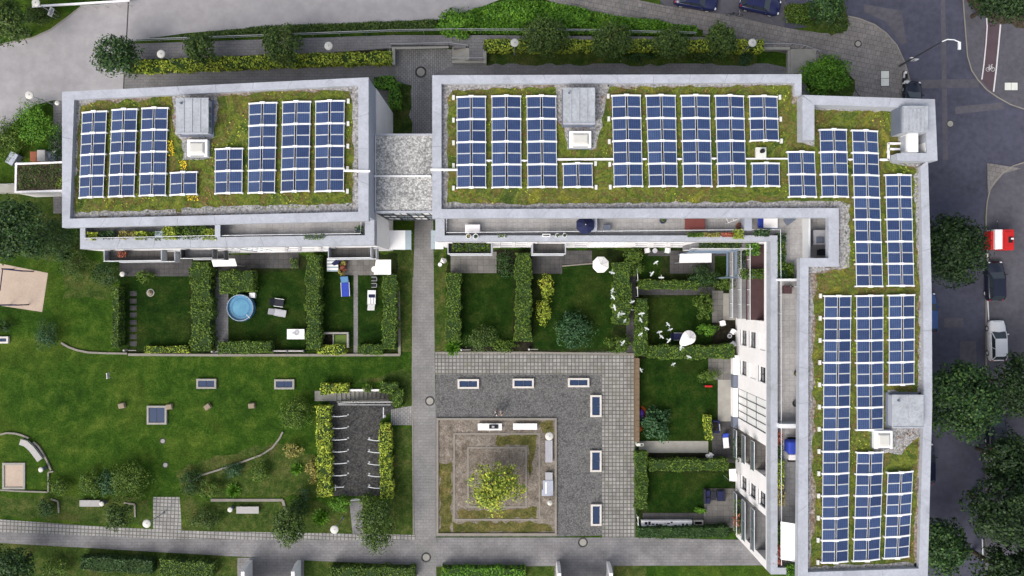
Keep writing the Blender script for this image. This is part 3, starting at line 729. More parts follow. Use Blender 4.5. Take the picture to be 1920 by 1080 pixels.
def facade(parent, A, B, z0, z1, ops, mat, side, depth=.25):
    """wall from A to B (xy); ops = (u0,u1,z0,z1,depth) openings in metres along AB; side = +1 if the outside lies left of A->B"""
    A = Vector(A[:2]); B = Vector(B[:2]); d = (B-A); L = d.length; d.normalize(); n = Vector((-d.y,d.x))*side
    us = sorted({0, L} | {round(o[0],4) for o in ops} | {round(o[1],4) for o in ops}); zs = sorted({z0, z1} | {o[2] for o in ops} | {o[3] for o in ops})
    mb = MB()
    def pt(u, z, dep=0): q = A + d*u - n*dep; return (q.x, q.y, z)
    for i in range(len(us)-1):
        for j in range(len(zs)-1):
            u = (us[i]+us[i+1])/2; z = (zs[j]+zs[j+1])/2
            if any(o[0] < u < o[1] and o[2] < z < o[3] for o in ops): continue
            mb.add([pt(us[i],zs[j]),pt(us[i+1],zs[j]),pt(us[i+1],zs[j+1]),pt(us[i],zs[j+1])], [(0,1,2,3)])
    for o in ops:
        u0,u1,a,b = o[:4]; D = o[4] if len(o) > 4 else depth
        for e in (((u0,a),(u1,a)),((u1,a),(u1,b)),((u1,b),(u0,b)),((u0,b),(u0,a))):
            mb.add([pt(*e[0]),pt(*e[1]),pt(*e[1],D),pt(*e[0],D)], [(0,1,2,3)])
        if D > .6: mb.add([pt(u0,a,D),pt(u1,a,D),pt(u1,b,D),pt(u0,b,D)], [(0,1,2,3)])
    mb.build('wall', mat, parent)
    return pt, n
def window(parent, pt, u0, u1, z0, z1, nx=2, nz=1, dep=.18, frame='metald', glass='glass', sill=True):
    mb = MB(); fw = .06
    def bar(a0, a1, b0, b1, d0, d1):
        mb.hexa([pt(a0,b0,d1),pt(a1,b0,d1),pt(a1,b0,d0),pt(a0,b0,d0)],[pt(a0,b1,d1),pt(a1,b1,d1),pt(a1,b1,d0),pt(a0,b1,d0)])
    for i in range(nx+1):
        u = u0+.004 + (u1-u0-fw-.008)*i/nx; bar(u, u+fw, z0+.004, z1-.004, dep-.05, dep+.03)
    for j in range(nz+1):
        z = z0+.004 + (z1-z0-fw-.008)*j/nz; bar(u0+fw+.005, u1-fw-.005, z, z+fw, dep-.046, dep+.026)
    w_ = mb.build('window', M[frame], parent)
    for i in range(nx):
        for j in range(nz):
            a = u0+fw+(u1-u0-fw)*i/nx; b = u0+(u1-u0-fw)*(i+1)/nx; c = z0+fw+(z1-z0-fw)*j/nz; d = z0+(z1-z0-fw)*(j+1)/nz
            MB().add([pt(a,c,dep),pt(b,c,dep),pt(b,d,dep),pt(a,d,dep)], [(0,1,2,3)]).build('pane', M[glass], w_)
    if sill:
        s = MB(); s.hexa([pt(u0-.04,z0-.05,dep-.02),pt(u1+.04,z0-.05,dep-.02),pt(u1+.04,z0-.05,-.07),pt(u0-.04,z0-.05,-.07)],[pt(u0-.04,z0-.005,dep-.02),pt(u1+.04,z0-.005,dep-.02),pt(u1+.04,z0-.005,-.07),pt(u0-.04,z0-.005,-.07)])
        s.build('sill', M['metal'], w_)
def shutter(parent, pt, u0, u1, z0, z1):
    mb = MB()
    k = 7
    for i in range(k):
        a = z0+(z1-z0)*i/k+.01; b = z0+(z1-z0)*(i+1)/k-.01
        mb.hexa([pt(u0+.01,a,.10),pt(u1-.01,a,.10),pt(u1-.01,a,.06),pt(u0+.01,a,.06)],[pt(u0+.01,b,.10),pt(u1-.01,b,.10),pt(u1-.01,b,.07),pt(u0+.01,b,.07)])
    mb.build('shutter', M['render'], parent)
def rail_u(parent, pt, u0, u1, z, dep, mat='alu', h=1.0, bars=0, name='railing'):
    mb = MB(); mb.tube([pt(u0,z+h,dep), pt(u1,z+h,dep)], .035, 6)
    n = max(1, int((u1-u0)/1.4))
    for i in range(n+1):
        u = u0+(u1-u0)*i/n; mb.tube([pt(u,z,dep), pt(u,z+h,dep)], .028, 5)
    for k in range(bars): mb.tube([pt(u0,z+h*(k+1)/(bars+1),dep), pt(u1,z+h*(k+1)/(bars+1),dep)], .012, 4)
    return mb.build(name, M[mat], parent)
def balcony(parent, pt, u0, u1, zf, depth=1.05, mat='zinc', floor='patio2', solid=True):
    mb = MB()
    def hx(a0,a1,b0,b1,d0,d1,m=0): mb.hexa([pt(a0,b0,d1),pt(a1,b0,d1),pt(a1,b0,d0),pt(a0,b0,d0)],[pt(a0,b1,d1),pt(a1,b1,d1),pt(a1,b1,d0),pt(a0,b1,d0)], m)
    hx(u0,u1,zf-.2,zf,-depth,-.004)
    b = mb.build('balcony', M['concrete'], parent)
    mb = MB(); hx(u0+.1,u1-.1,zf+.003,zf+.02,-depth+.1,-.02); mb.build('floor', M[floor], b)
    mb = MB()
    hx(u0,u1,zf+.02,zf+1.0,-depth,-depth+.09); hx(u0,u0+.09,zf+.02,zf+.998,-depth+.092,-.006); hx(u1-.09,u1,zf+.02,zf+.998,-depth+.092,-.006)
    mb.build('parapet', M[mat], b)
    mb = MB(); mb.tube([pt(u0+.05,zf+1.1,-depth+.05), pt(u1-.05,zf+1.1,-depth+.05)], .03, 6); mb.build('handrail', M['alu'], b)
    return b
def W2(pts, z): return [P(x,y,z)[:2] for x,y in pts]

# ---- the smaller house
A1 = T('apartment_building', 'smaller white apartment block with flat green roof and planted terrace', 'building', (*P(410,290)[:2], 0))
LO = W2([(127,172),(692,145),(692,414),(118,427)], ZR)
LI = W2([(139,187),(672,160),(672,397),(131,410)], ZR)
LO[1] = (-12.5, LO[1][1]); LO[2] = (-12.5, LO[2][1])
LI[1] = (-13.4, LI[1][1]); LI[2] = (-13.4, LI[2][1])
LS = W2([(146,467),(700,459.5)], ZT)                 # south front
LS[1] = (-12.5, LS[1][1]); LW = -39.2; LO[0] = (LW, LO[0][1]); LO[3] = (LW, LO[3][1])
copings(A1, LO, LI, ZG-.25, ZR, M['zinc'], step=3.0)
MB().flat(LI, ZG).build('roof_deck', M['gravelb'], A1)
inner_pent = [LO[0], LO[1], (LO[2][0], LO[2][1]+.35), (LO[3][0], LO[3][1]+.35)]
MB().prism([ (p[0]+(.02 if p[0] < -20 else -.02), p[1]-.02) if i < 2 else p for i,p in enumerate(inner_pent)], ZF-.05, ZG-.25, 0).build('upper_storey', M['zinc2'], A1)
def pent_windows(parent, A, B, n, side=-1):
    "glazed doors of the set-back upper storey"
    A = Vector(A); B = Vector(B); d = (B-A); L = d.length; d.normalize(); nn = Vector((-d.y,d.x))*side
    def pt(u, z, dep=0): q = A+d*u-nn*dep; return (q.x,q.y,z)
    for i in range(n):
        u0 = L*(i+.12)/n; u1 = L*(i+.88)/n
        window(parent, pt, u0, u1, ZF+.06, ZF+2.5, 3, 1, -.04, 'metald', 'glass', False)
pent_windows(A1, inner_pent[3], inner_pent[2], 7)
low = [LO[0], LO[1], LS[1], (LW, LS[0][1])]
MB().prism([(LO[0][0],LO[0][1]),(LO[1][0],LO[1][1]),(LS[1][0],LS[1][1]+.5),(LW,LS[0][1]+.5)], 0, ZF-.06).build('core', M['render'], A1)
MB().flat([(LW+.2,LS[0][1]+.3),(LS[1][0]-.2,LS[1][1]+.3),(LO[2][0]-.2,LO[2][1]+.36),(LO[3][0]+.2,LO[3][1]+.36)], ZF).build('terrace_floor', M['terrace'], A1)
MB().flat([P(x,y,ZF+.004)[:2] for x,y in ((165,428),(402,420),(402,446),(165,449))], ZF+.004).build('terrace_bed', M['terraced'], A1)
# terrace parapet (three sides)
cp = W2([(160,447.5),(684,441)], ZT)
copings(A1, [(LW,LO[3][1]+.3),(LW,LS[0][1]),LS[1],(-12.5,LO[2][1]+.3)], [(cp[0][0],LO[3][1]+.3),cp[0],cp[1],(cp[1][0],LO[2][1]+.3)], ZF-.3, ZT, M['zinc'], closed=False, step=3.0)
FL = math.dist(LS[0], LS[1])
def uL(px, z=9): return (P(px,470,z)[0]-LW)
ops = []; wins = []
for a in (600, 560, 535, 420):
    for zs in (2.0, 5.0, 8.0): ops.append((uL(a,zs+1), uL(a,zs+1)+1.2, zs, zs+1.8)); wins.append(ops[-1]+('w',))
st0 = (uL(452,6), uL(452,6)+3.0, 1.2, 10.0, .3); ops.append(st0)
bal = [(uL(188,9), uL(298,9)), (uL(333,9), uL(395,9)), (uL(612,9), uL(694,9))]
for a, b in bal:
    for zf in (1.4, 4.4, 7.4): ops.append((a+.5, b-.5, zf, zf+2.2, .3)); wins.append(ops[-1][:4]+('d',))
pt, n_ = facade(A1, (LW,LS[0][1]), LS[1], 0, ZF-.3, ops, M['render'], -1)
for q in wins: window(A1, pt, q[0], q[1], q[2], q[3], 2 if q[4] == 'w' else 4, 1, .18, 'metald', 'glass', q[4] == 'w')
window(A1, pt, st0[0], st0[1], st0[2], st0[3], 3, 6, .1, 'white', 'glassp', False)
for k, (a, b) in enumerate(bal):
    for zf in (4.4, 7.4): balcony(A1, pt, a, b, zf, 1.05 if k != 1 else .9, 'zinc' if k != 1 else 'metald', 'patio2' if k != 1 else 'terraced')
# east gable at the passage and other faces, standing 2 cm proud of the core
facade(A1, (-12.48,LO[1][1]), (-12.48,LS[1][1]), 0, ZF-.3, [], M['render'], 1)
facade(A1, (LW-.02,LS[0][1]), (LW-.02,LO[0][1]), 0, ZF-.3, [], M['render'], 1)
# terrace rail
tr = lambda x, y: P(x, y, ZT+.25)
rail(A1, [tr(158.5,425), tr(158.5,446.5), tr(405,441.5), tr(676,437.5), tr(677,414)], .03, zb=ZF, step=1.6, name='terrace_railing', mat='alu')
MB().hexa([P(404,421,ZF),P(412,421,ZF),P(412,447,ZF),P(404,447,ZF)][::-1], [P(403,418,ZT+.7),P(413,418,ZT+.7),P(413,444,ZT+.5),P(403,444,ZT+.5)][::-1]).build('screen', M['zinc2'], A1)

# ---- the L-shaped house
A2 = T('apartment_building', 'long white L-shaped apartment block with flat green roofs and corner terrace', 'building', (*P(1200,280)[:2], 0))
EO = W2([(810,141),(1503,139),(1503,180),(1530,180),(1740,300),(1747,550),(1748,760),(1739,1098),(1496,1098),(1500,484),(1554,484),(1554,408),(810,409)], ZR)
EI = W2([(826,157),(1490,155),(1490,178),(1512,190),(1726,312),(1731,550),(1732,760),(1723,1066),(1515,1073),(1516,500),(1573,500),(1573,390),(826,392)], ZR)
bx = -6.95
EO[0] = (bx, EO[0][1]); EO[12] = (bx, EO[12][1]); EI[0] = (bx+.8, EI[0][1]); EI[12] = (bx+.8, EI[12][1])
# roof deck
MB().flat([(p[0],p[1]) for p in EI[:3]] + [P(1505,178,ZG)[:2], P(1505,200,ZG)[:2], P(1735,200,ZG)[:2], P(1735,312,ZG)[:2]] + EI[5:], ZG).build('roof_deck', M['gravelb'], A2)
# coping, leaving out the raised corner
for i in (0, 1): copings(A2, EO[i:i+2], EI[i:i+2], ZG-.25, ZR, M['zinc'], False, 3.1)
for i in range(4, 12): copings(A2, EO[i:i+2], EI[i:i+2], ZG-.25, ZR, M['zinc'], False, 3.1)
copings(A2, [EO[12], EO[0]], [EI[12], EI[0]], ZG-.25, ZR, M['zinc'], False, 3.1)
# upper storey body under the roof
NE = W2([(1505,178),(1753,186),(1758,302)], 15.2)
body = [EO[0], EO[1], (EO[1][0], NE[0][1]), (NE[1][0]-.25, NE[1][1]), (NE[2][0]-.3, NE[2][1]), (EO[4][0]-.03, EO[4][1]), (EO[5][0]-.03,EO[5][1]), (EO[6][0]-.03,EO[6][1]), (EO[7][0]-.03,EO[7][1]+.03), (EO[8][0]+1.5,EO[8][1]+.03), (EO[9][0]+1.5,EO[9][1]-.3), (EO[10][0]+1.7,EO[10][1]-.3), (EO[11][0]+1.7,EO[11][1]+.45), (EO[12][0]+.02,EO[12][1]+.45)]
MB().prism(body, ZF-.05, ZG-.25).build('upper_storey', M['zinc2'], A2)
pent_windows(A2, (EO[12][0]+.3,EO[12][1]+.45), (EO[11][0],EO[11][1]+.45), 9)
pent_windows(A2, (EO[9][0]+1.5,EO[9][1]-.6), (EO[8][0]+1.5,EO[8][1]+.5), 7, -1)
# raised north-east corner
ZN = 15.2
NI = W2([(1527,198),(1734,202),(1737,286)], ZN)
cn = T  # (alias kept short)
nw = [W2([(1505,178)],ZN)[0], W2([(1753,186)],ZN)[0], W2([(1758,301)],ZN)[0], W2([(1690,302)],ZN)[0]]
ni = [W2([(1527,196)],ZN)[0], W2([(1735,203)],ZN)[0], W2([(1738,287)],ZN)[0], W2([(1690,286)],ZN)[0]]
copings(A2, nw, ni, ZG-.25, ZN, M['zinc'], False, 3.1)
lw = W2([(1505,180),(1505,262),(1527,262),(1527,196)], ZN)
MB().prism([(p[0]+.0,p[1]) for p in lw], ZG-.02, ZN-.004).build('coping', M['zinc'], A2)
MB().pbox(1682, 287.5, 1690, 300.5, ZG, ZN-.05).build('coping', M['zinc'], A2)
for nm in (0,): MB().flat([P(x,y,ZG+.004)[:2] for x,y in rect(1690,245,1742,300)], ZG+.004).build('roof_deck', M['gap'], A2)
stair = MB(); stair.pbox(1694, 198.5, 1740, 248, ZG, 15.9)
sh = stair.build('stair_head', M['hood'], A2)
for k in range(5): MB().pbox(1700+k*7.4, 204, 1702.2+k*7.4, 244, 15.9, 15.96).build('standing_seam', M['zinc'], sh)
MB().pbox(1688.5,199,1693.8,248.6, ZG, 15.6).build('side_wall', M['zincd'], sh)
for nm in (1,): pass
# lower body
SY = P(0,452.5,ZT)[1]; WX = P(1445,0,ZT)[0]; EX = EO[6][0]-.02; BY = P(0,1077,ZT)[1]
core = [(bx+.02,EO[0][1]), (EO[1][0],EO[1][1]), (EO[1][0],NE[0][1]), (NE[1][0]-.25,NE[1][1]), (EX,NE[2][1]), (EX,BY+.02), (WX+1.9,BY+.02), (WX+1.9,SY+1.9), (bx+.02,SY+1.9)]
MB().prism(core, 0, ZF-.06).build('core', M['render'], A2)
MB().flat([(bx+.3,SY+.3),(WX+.3,SY+.3),(WX+.3,BY+.3),(EO[8][0]+1.6,BY+.3),(EO[9][0]+1.6,EO[9][1]-.4),(EO[10][0]+1.75,EO[10][1]-.4),(EO[11][0]+1.75,EO[11][1]+.5),(bx+.3,EO[12][1]+.5)], ZF).build('terrace_floor', M['terrace'], A2)
MB().flat([P(x,y,ZF+.004)[:2] for x,y in ((1467,860),(1499,860),(1499,985),(1467,985))], ZF+.004).build('terrace_bed', M['terraced'], A2)
ci = W2([(833.5,441.5),(1458,441.5)], ZT)
cix = ci[1][0]
copings(A2, [(bx,EO[12][1]+.3),(bx,SY),(WX,SY),(WX,BY),(EO[8][0],BY)], [(ci[0][0],EO[12][1]+.3),ci[0],(cix,ci[1][1]),(cix,BY+.6),(EO[8][0],BY+.6)], ZF-.3, ZT, M['zinc'], False, 3.1)
# south front
uS = lambda px, z=9: P(px,460,z)[0]-bx
ops = []; wins = []
for a in (938, 966, 1195, 1230, 1262, 1080):
    for zs in (2.0, 5.0, 8.0): ops.append((uS(a,zs+1), uS(a,zs+1)+1.1, zs, zs+1.8)); wins.append(ops[-1]+('w',))
bal = [(uS(838,9), uS(922,9)), (uS(998,9), uS(1062,9))]
for a, b in bal:
    for zf in (1.4, 4.4, 7.4): ops.append((a+.5, b-.5, zf, zf+2.2, .3)); wins.append(ops[-1][:4]+('d',))
st0 = (uS(1108,6), uS(1108,6)+3.2, 1.2, 10.0, .3); ops.append(st0)
lg0, lg1 = uS(1302,9), WX-bx-.02
ops.append((lg0, lg1, 1.0, 9.6, 1.7))
pt, n_ = facade(A2, (bx,SY), (WX,SY), 0, ZF-.3, ops, M['render'], -1)
for q in wins: window(A2, pt, q[0], q[1], q[2], q[3], 2 if q[4] == 'w' else 4, 1, .18, 'metald', 'glass', q[4] == 'w')
window(A2, pt, st0[0], st0[1], st0[2], st0[3], 4, 6, .1, 'white', 'glassp', False)
for a, b in bal:
    for zf in (4.4, 7.4): balcony(A2, pt, a, b, zf)
for zf in (4.0, 7.0):
    MB().hexa([pt(lg0,zf-.2,1.69),pt(lg1+.0,zf-.2,1.69),pt(lg1,zf-.2,-.55),pt(lg0,zf-.2,-.55)],[pt(lg0,zf,1.69),pt(lg1,zf,1.69),pt(lg1,zf,-.55),pt(lg0,zf,-.55)]).build('loggia_floor', M['terraced'], A2)
    rail_u(A2, pt, lg0, lg1-.6, zf, -.5, 'alu', 1.0, 4)
    window(A2, pt, lg0+.5, lg1-1.9, zf+.05, zf+2.3, 6, 1, 1.55, 'metald', 'glass', False)
# west front of the wing
vW = lambda py, z: SY-P(0,py,z)[1]
ops = []; wins = []; blind = []
for a, b, bl in ((4.3,5.85,(8,)), (7.4,8.85,(5,)), (19.1,20.5,())):
    for zs in (2.0, 5.0, 8.0):
        q = (SY+a, SY+b, zs, zs+1.9); ops.append(q); (blind if zs in bl else wins).append(q)
sw0 = (SY+10.4, SY+13.5, .8, 10.0, .15); ops.append(sw0)
lgs = [(.02, SY+3.1, .9, 9.5, 1.8), (SY+14.6, SY+17.5, .9, 10.0, 1.8), (SY+21.1, SY+25.2, .9, 10.0, 1.8)]
ops += lgs
pt, n_ = facade(A2, (WX,SY), (WX,BY), 0, ZF-.3, ops, M['render'], -1)
for q in wins: window(A2, pt, *q[:4], 2, 1, .2, 'metald', 'glass', True)
for q in blind: shutter(A2, pt, *q[:4])
window(A2, pt, *sw0[:4], 4, 3, .08, 'metald', 'white', False)
for k, (a, b, c, d, e) in enumerate(lgs):
    for zf in (1.0, 4.0, 7.0):
        ov = -.5 if k else -.9
        MB().hexa([pt(a+.01,zf-.2,1.79),pt(b-.01,zf-.2,1.79),pt(b-.01,zf-.2,ov),pt(a+.01,zf-.2,ov)],[pt(a+.01,zf,1.79),pt(b-.01,zf,1.79),pt(b-.01,zf,ov),pt(a+.01,zf,ov)]).build('loggia_floor', M['brown' if (k == 0 and zf == 7) else 'patio2' if k == 1 else 'terraced'], A2)
        rail_u(A2, pt, a+.05, b-.05, zf, ov+.05, 'alu', 1.0, 0 if k == 1 else 2)
        if k: 
            MB().hexa([pt(a+.08,zf+.05,ov+.07),pt(b-.08,zf+.05,ov+.07),pt(b-.08,zf+.05,ov+.03),pt(a+.08,zf+.05,ov+.03)],[pt(a+.08,zf+.95,ov+.07),pt(b-.08,zf+.95,ov+.07),pt(b-.08,zf+.95,ov+.03),pt(a+.08,zf+.95,ov+.03)]).build('glass_panel', M['glassr'], A2)
        window(A2, pt, a+.3, b-.3, zf+.05, zf+2.3, 4, 1, 1.65, 'metald', 'glass', False)
# base pieces at the foot of the stair glazing
for a, b, m in ((SY+7.0, SY+9.0, 'render'), (SY+9.05, SY+10.35, 'zincd'), (SY+10.4, SY+13.4, 'render'), (SY+13.45, SY+14.5, 'zincd')):
    MB().hexa([pt(a,0,-.02),pt(b,0,-.02),pt(b,0,-.5),pt(a,0,-.5)],[pt(a,1.0,-.02),pt(b,1.0,-.02),pt(b,.95,-.5),pt(a,.95,-.5)]).build('plinth', M[m], A2)
# blue steel frame of the corner balconies
fx = P(1374,0,6)[0]; fy0 = P(0,474,6)[1]
fr = MB()
for zf in (3.9, 6.9):
    fr.box(P(1292,0,zf)[0], fx, SY-.75, SY-.6, zf-.25, zf-.02); fr.box(fx, fx+.15, SY-3.2, SY-.6, zf-.25, zf-.02)
for q in ((fx,SY-.6),(fx,SY-3.2),(P(1292,0,5)[0],SY-.75)): fr.box(q[0]-.07,q[0]+.07,q[1]-.07,q[1]+.07,0,7.9)
fr.build('balcony_frame', M['bluebeam'], A2)
tr = lambda x, y: P(x, y, ZT+.25)
rail(A2, [tr(837,410), tr(837,436), tr(1100,433.5), tr(1400,430.5), tr(1463.5,430.5), tr(1464.5,520), tr(1465.5,1060)], .03, zb=ZF, step=1.6, name='terrace_railing', mat='alu')
for q in ((1113.5,405,1119.5,434),(1396,407,1410,432)): MB().pbox(*q, ZF, ZT+.5).build('screen', M['zinc2'], A2)
for q in ((1516,405,1519.5,485),(1459,522.5,1500,527),(1461,795,1500,803)): MB().pbox(*q, ZF, ZT+.6).build('screen', M['alu'], A2)
facade(A2, (bx-.0,EO[0][1]), (bx-.0,SY), 0, ZF-.3, [], M['render'], -1)

# ---- the bridge between the houses
br = T('link_bridge', 'glazed link bridge with pale gravel roof spanning the passage', 'bridge', (*P(755,330)[:2], 0))
x0, x1 = -12.46, -7.0; yN, yS = P(0,251,11.3)[1], P(0,400,11.3)[1]
MB().box(x0, x1, yS+.2, yN-.15, 3.0, 11.25).build('body', M['render'], br)
MB().flat([(x0+.1,yS+.2),(x1,yS+.2),(x1,yN-.15),(x0+.1,yN-.15)], 11.3).build('gravel', M['gravelp'], br)
for a, b in ((yN-.16, yN), (yS+.04, yS+.21)): MB().box(x0, x1, a, b, 3.0 if a > 10 else 10.9, 11.42).build('coping', M['zinc'], br)
pb, nb = facade(br, (x0,yS+.05), (x1,yS+.05), 3.0, 10.9, [(.05+i*1.35, .05+(i+1)*1.35, a, a+2.5) for i in range(4) for a in (3.1,5.75,8.35)], M['metald'], -1)
for i in range(4):
    for a in (3.1,5.75,8.35): window(br, pb, .06+i*1.35, .04+(i+1)*1.35, a, a+2.5, 2, 1, .1, 'metald', 'white' if (i+int(a)) % 2 else 'glassp', False)
MB().pbox(690, 328.5, 808, 331.5, 11.33, 11.5).build('cable_tray', M['white'], br)
def canopy(label, x0, y0, x1, y1, wx):
    c = T('entrance_canopy', label, 'canopy', (*P((x0+x1)/2,(y0+y1)/2)[:2], 0), 'entrance canopies in the passage')
    a = P(x0,y1,2.8); b = P(x1,y0,2.8)
    xa, xb = (wx, b[0]) if wx < a[0] else (a[0], wx)
    lo = (b[0]-.6, b[0]) if wx < a[0] else (a[0], a[0]+.45)
    MB().box(xa+.01 if wx < a[0] else lo[1]+.004, lo[0]-.004 if wx < a[0] else xb-.01, a[1], b[1], 2.62, 2.8).build('roof_panel', M['white'], c)
    g = MB().box(lo[0], lo[1], a[1], b[1], 2.64, 2.78).build('glass_strip', M['glassp'], c)
    for k in (.3, .65): MB().cyl((lo[0]+lo[1])/2, a[1]+(b[1]-a[1])*k, 2.78, 2.84, .09, n=10).build('fitting', M['metal'], g)
    for k in (a[1]+.1, b[1]-.1): MB().cyl((lo[0]+lo[1])/2, k, 0, 2.64, .05, n=8).build('post', M['metal'], c)
canopy('white entrance canopy on the smaller block side of the passage', 742,432,771,468, -12.48)
canopy('white entrance canopy on the long block side of the passage', 808,432,818,467, bx-.01)

# ---- annex
an = T('annex', 'low flat annex with a brown green roof and white rim', 'annex', (*P(75,332)[:2],0))
az = 3.6
MB().pbox(30, 304.5, 125, 356.5, 0, az-.2).build('wall', M['render'], an)
aa = W2([(28,306),(120,298),(120,356),(27,362)], az); ai = W2([(31.5,309),(120,301.5),(120,352.5),(30.5,358)], az)
aa[1] = (LW-.03, aa[1][1]); aa[2] = (LW-.03, aa[2][1]); ai[1] = (LW-.03, ai[1][1]); ai[2] = (LW-.03, ai[2][1])
copings(an, [aa[1],aa[0],aa[3],aa[2]], [ai[1],ai[0],ai[3],ai[2]], 0, az, M['render'], False)
MB().flat(ai, az-.12).build('roof_bed', M['soil'], an)
cover('sedum', None, [(34,312),(116,306),(116,350),(34,355)], 900, .12, .16, M['l_oliv'], az-.1, an)
cover('sedum', None, [(104,345),(117,325),(117,352),(104,353)], 120, .12, .14, M['l_yel'], az-.1, an)

# ------------------------------------------------------------------ green roofs
def jag(poly, z, amp=.25, step=.8):
    W = [Vector(P(x,y,z)[:2]) for x,y in poly]; out = []
    for a, b in zip(W, W[1:]+W[:1]):
        n = max(1, int((b-a).length/step)); d = (b-a).normalized(); nv = Vector((-d.y,d.x))
        for i in range(n): out.append(tuple(a.lerp(b, i/n) + nv*random.uniform(-amp,amp)))
    return out
def sedum(parent, poly, n):
    tag(MB().flat(jag(poly, ZG), ZG+.03).build('sedum', M['sedum'], parent), kind='stuff')
    q = scatter_poly(poly, ZG+.06, n)
    f = np.sin(q[:,0]*.55+1.3*np.sin(q[:,1]*.8))*np.cos(q[:,1]*.7+np.sin(q[:,0]*.9)) + rng.normal(0,.25,len(q))
    for lo, hi, mt in ((.72,9,'l_yel'), (-.15,.2,'l_mid'), (-9,-.75,'l_rust')):
        s = q[(f > lo) & (f < hi)]; c = np.stack([s[:,0], s[:,1], ZG+.05+rng.uniform(0,.12,len(s))], 1)
        tag(leaves('sedum_tufts', c, np.tile([0,0,1.], (len(s),1)), .15, M[mt], parent, .5), kind='stuff')
def gravel(parent, poly, z=.05, m='gravel', name='gravel'):
    tag(MB().flat(jag(poly, ZG, .12, .5), ZG+z).build(name, M[m], parent), kind='stuff')
sedum(A1, [(146,196),(330,182),(460,175),(662,168),(664,386),(400,396),(142,402)], 7000)
gravel(A1, [(136,188),(185,184),(180,192),(152,200),(146,260),(144,330),(134,330)])
gravel(A1, [(132,398),(330,392),(332,402),(134,410)])
gravel(A1, [(340,390),(560,384),(672,380),(672,398),(340,402)], .046)
gravel(A1, [(560,164),(672,160),(672,398),(662,398),(662,200),(655,172)])
gravel(A1, [(480,160),(560,160),(560,166),(480,168)], .046)
gravel(A1, [(324,176),(410,172),(410,200),(402,256),(394,262),(394,298),(345,300),(342,262),(326,252)])
sedum(A2, [(838,166),(1486,162),(1486,190),(1524,204),(1690,206),(1690,290),(1722,318),(1722,560),(1724,760),(1716,1060),(1524,1066),(1528,512),(1582,508),(1582,382),(838,384)], 14000)
gravel(A2, [(826,157),(1000,155),(1000,163),(848,170),(840,190),(838,384),(826,392)])
gravel(A2, [(1040,155),(1140,155),(1140,165),(1128,236),(1118,280),(1062,280),(1058,236),(1042,228)])
gravel(A2, [(1140,155),(1490,154),(1490,160),(1140,163)])
gravel(A2, [(830,380),(1000,383),(1180,380),(1440,378),(1573,378),(1592,384),(1592,500),(1518,512),(1524,560),(1522,760),(1518,1066),(1514,1073),(1515,500),(1573,500),(1573,390),(826,392)], .044)
gravel(A2, [(1712,330),(1728,312),(1732,560),(1733,740),(1720,745),(1724,560)])
gravel(A2, [(1490,160),(1500,180),(1506,270),(1526,275),(1527,262),(1505,262),(1504,180)], .046)
gravel(A2, [(1527,197),(1700,201),(1700,208),(1690,270),(1684,270),(1686,210),(1529,206)], .046)
gravel(A2, [(1664,732),(1733,735),(1733,810),(1690,850),(1640,850),(1634,812),(1658,806)])
gravel(A2, [(1722,850),(1733,830),(1722,1065),(1712,1060)], .046, 'gravelb')
gravel(A2, [(1516,1062),(1722,1054),(1722,1066),(1515,1074)], .046)
gravel(A2, [(1668,290),(1726,302),(1726,312),(1690,312),(1672,306)], .046)
cover('yellow_flowers', None, [(310,262),(322,262),(328,292),(312,292)], 110, .25, .12, M['l_flow'], ZG+.05, A1)
cover('yellow_flowers', None, [(334,300),(350,300),(350,318),(338,318)], 60, .22, .12, M['l_flow'], ZG+.05, A1)
cover('yellow_flowers', None, [(350,366),(372,366),(372,376),(350,376)], 60, .22, .12, M['l_flow'], ZG+.05, A1)
cover('yellow_flowers', None, [(196,376),(250,378),(250,392),(196,392)], 80, .2, .12, M['l_yel'], ZG+.05, A1)
# roof fittings (things that stand on the roofs)
def hood(label, x0, y0, x1, y1, zt, ribs):
    h = T('lift_hood', label, 'roof hood', (*P((x0+x1)/2,(y0+y1)/2,ZG)[:2], ZG))
    a = P(x0,y1,zt); b = P(x1,y0,zt)
    MB().box(a[0]+.12,b[0]-.12,a[1]+.12,b[1]-.12,ZG,zt-.12).build('housing', M['zinc2'], h)
    c = MB().box(a[0],b[0],a[1],b[1],zt-.12,zt).build('cover', M['hood'], h, bevel=.02)
    for i in range(1, ribs):
        x = a[0]+(b[0]-a[0])*i/ribs; MB().box(x-.025,x+.025,a[1]+.1,b[1]-.1,zt,zt+.05).build('seam', M['zinc'], c)
    MB().box(a[0]+.02,b[0]-.02,a[1]+.03,a[1]+.12,zt,zt+.06).build('gutter_edge', M['zinc'], c)
    MB().box(a[0]-.06,b[0]+.06,a[1]-.06,b[1]+.06,ZG,ZG+.14).build('flashing', M['zincd'], h)
    MB().cyl(a[0]+.5,b[1]-.5,zt,zt+.3,.09,.07,10).build('vent_pipe', M['zincd'], h)
    for k in (.3,.5,.7): MB().box(b[0]-.118,b[0]-.09,a[1]+(b[1]-a[1])*k-.25,a[1]+(b[1]-a[1])*k+.25,ZG+.3,zt-.3).build('louvre', M['zincd'], h)
hood('grey seamed lift hood with streaks on the smaller roof', 329.5,183,391,251, 15.0, 4)
hood('pale streaked lift hood on the long roof in front of a white skylight', 1056,164,1116,233, 14.9, 4)
hood('plain grey lift hood against the street-side parapet', 1673,740,1732,803, 15.0, 2)
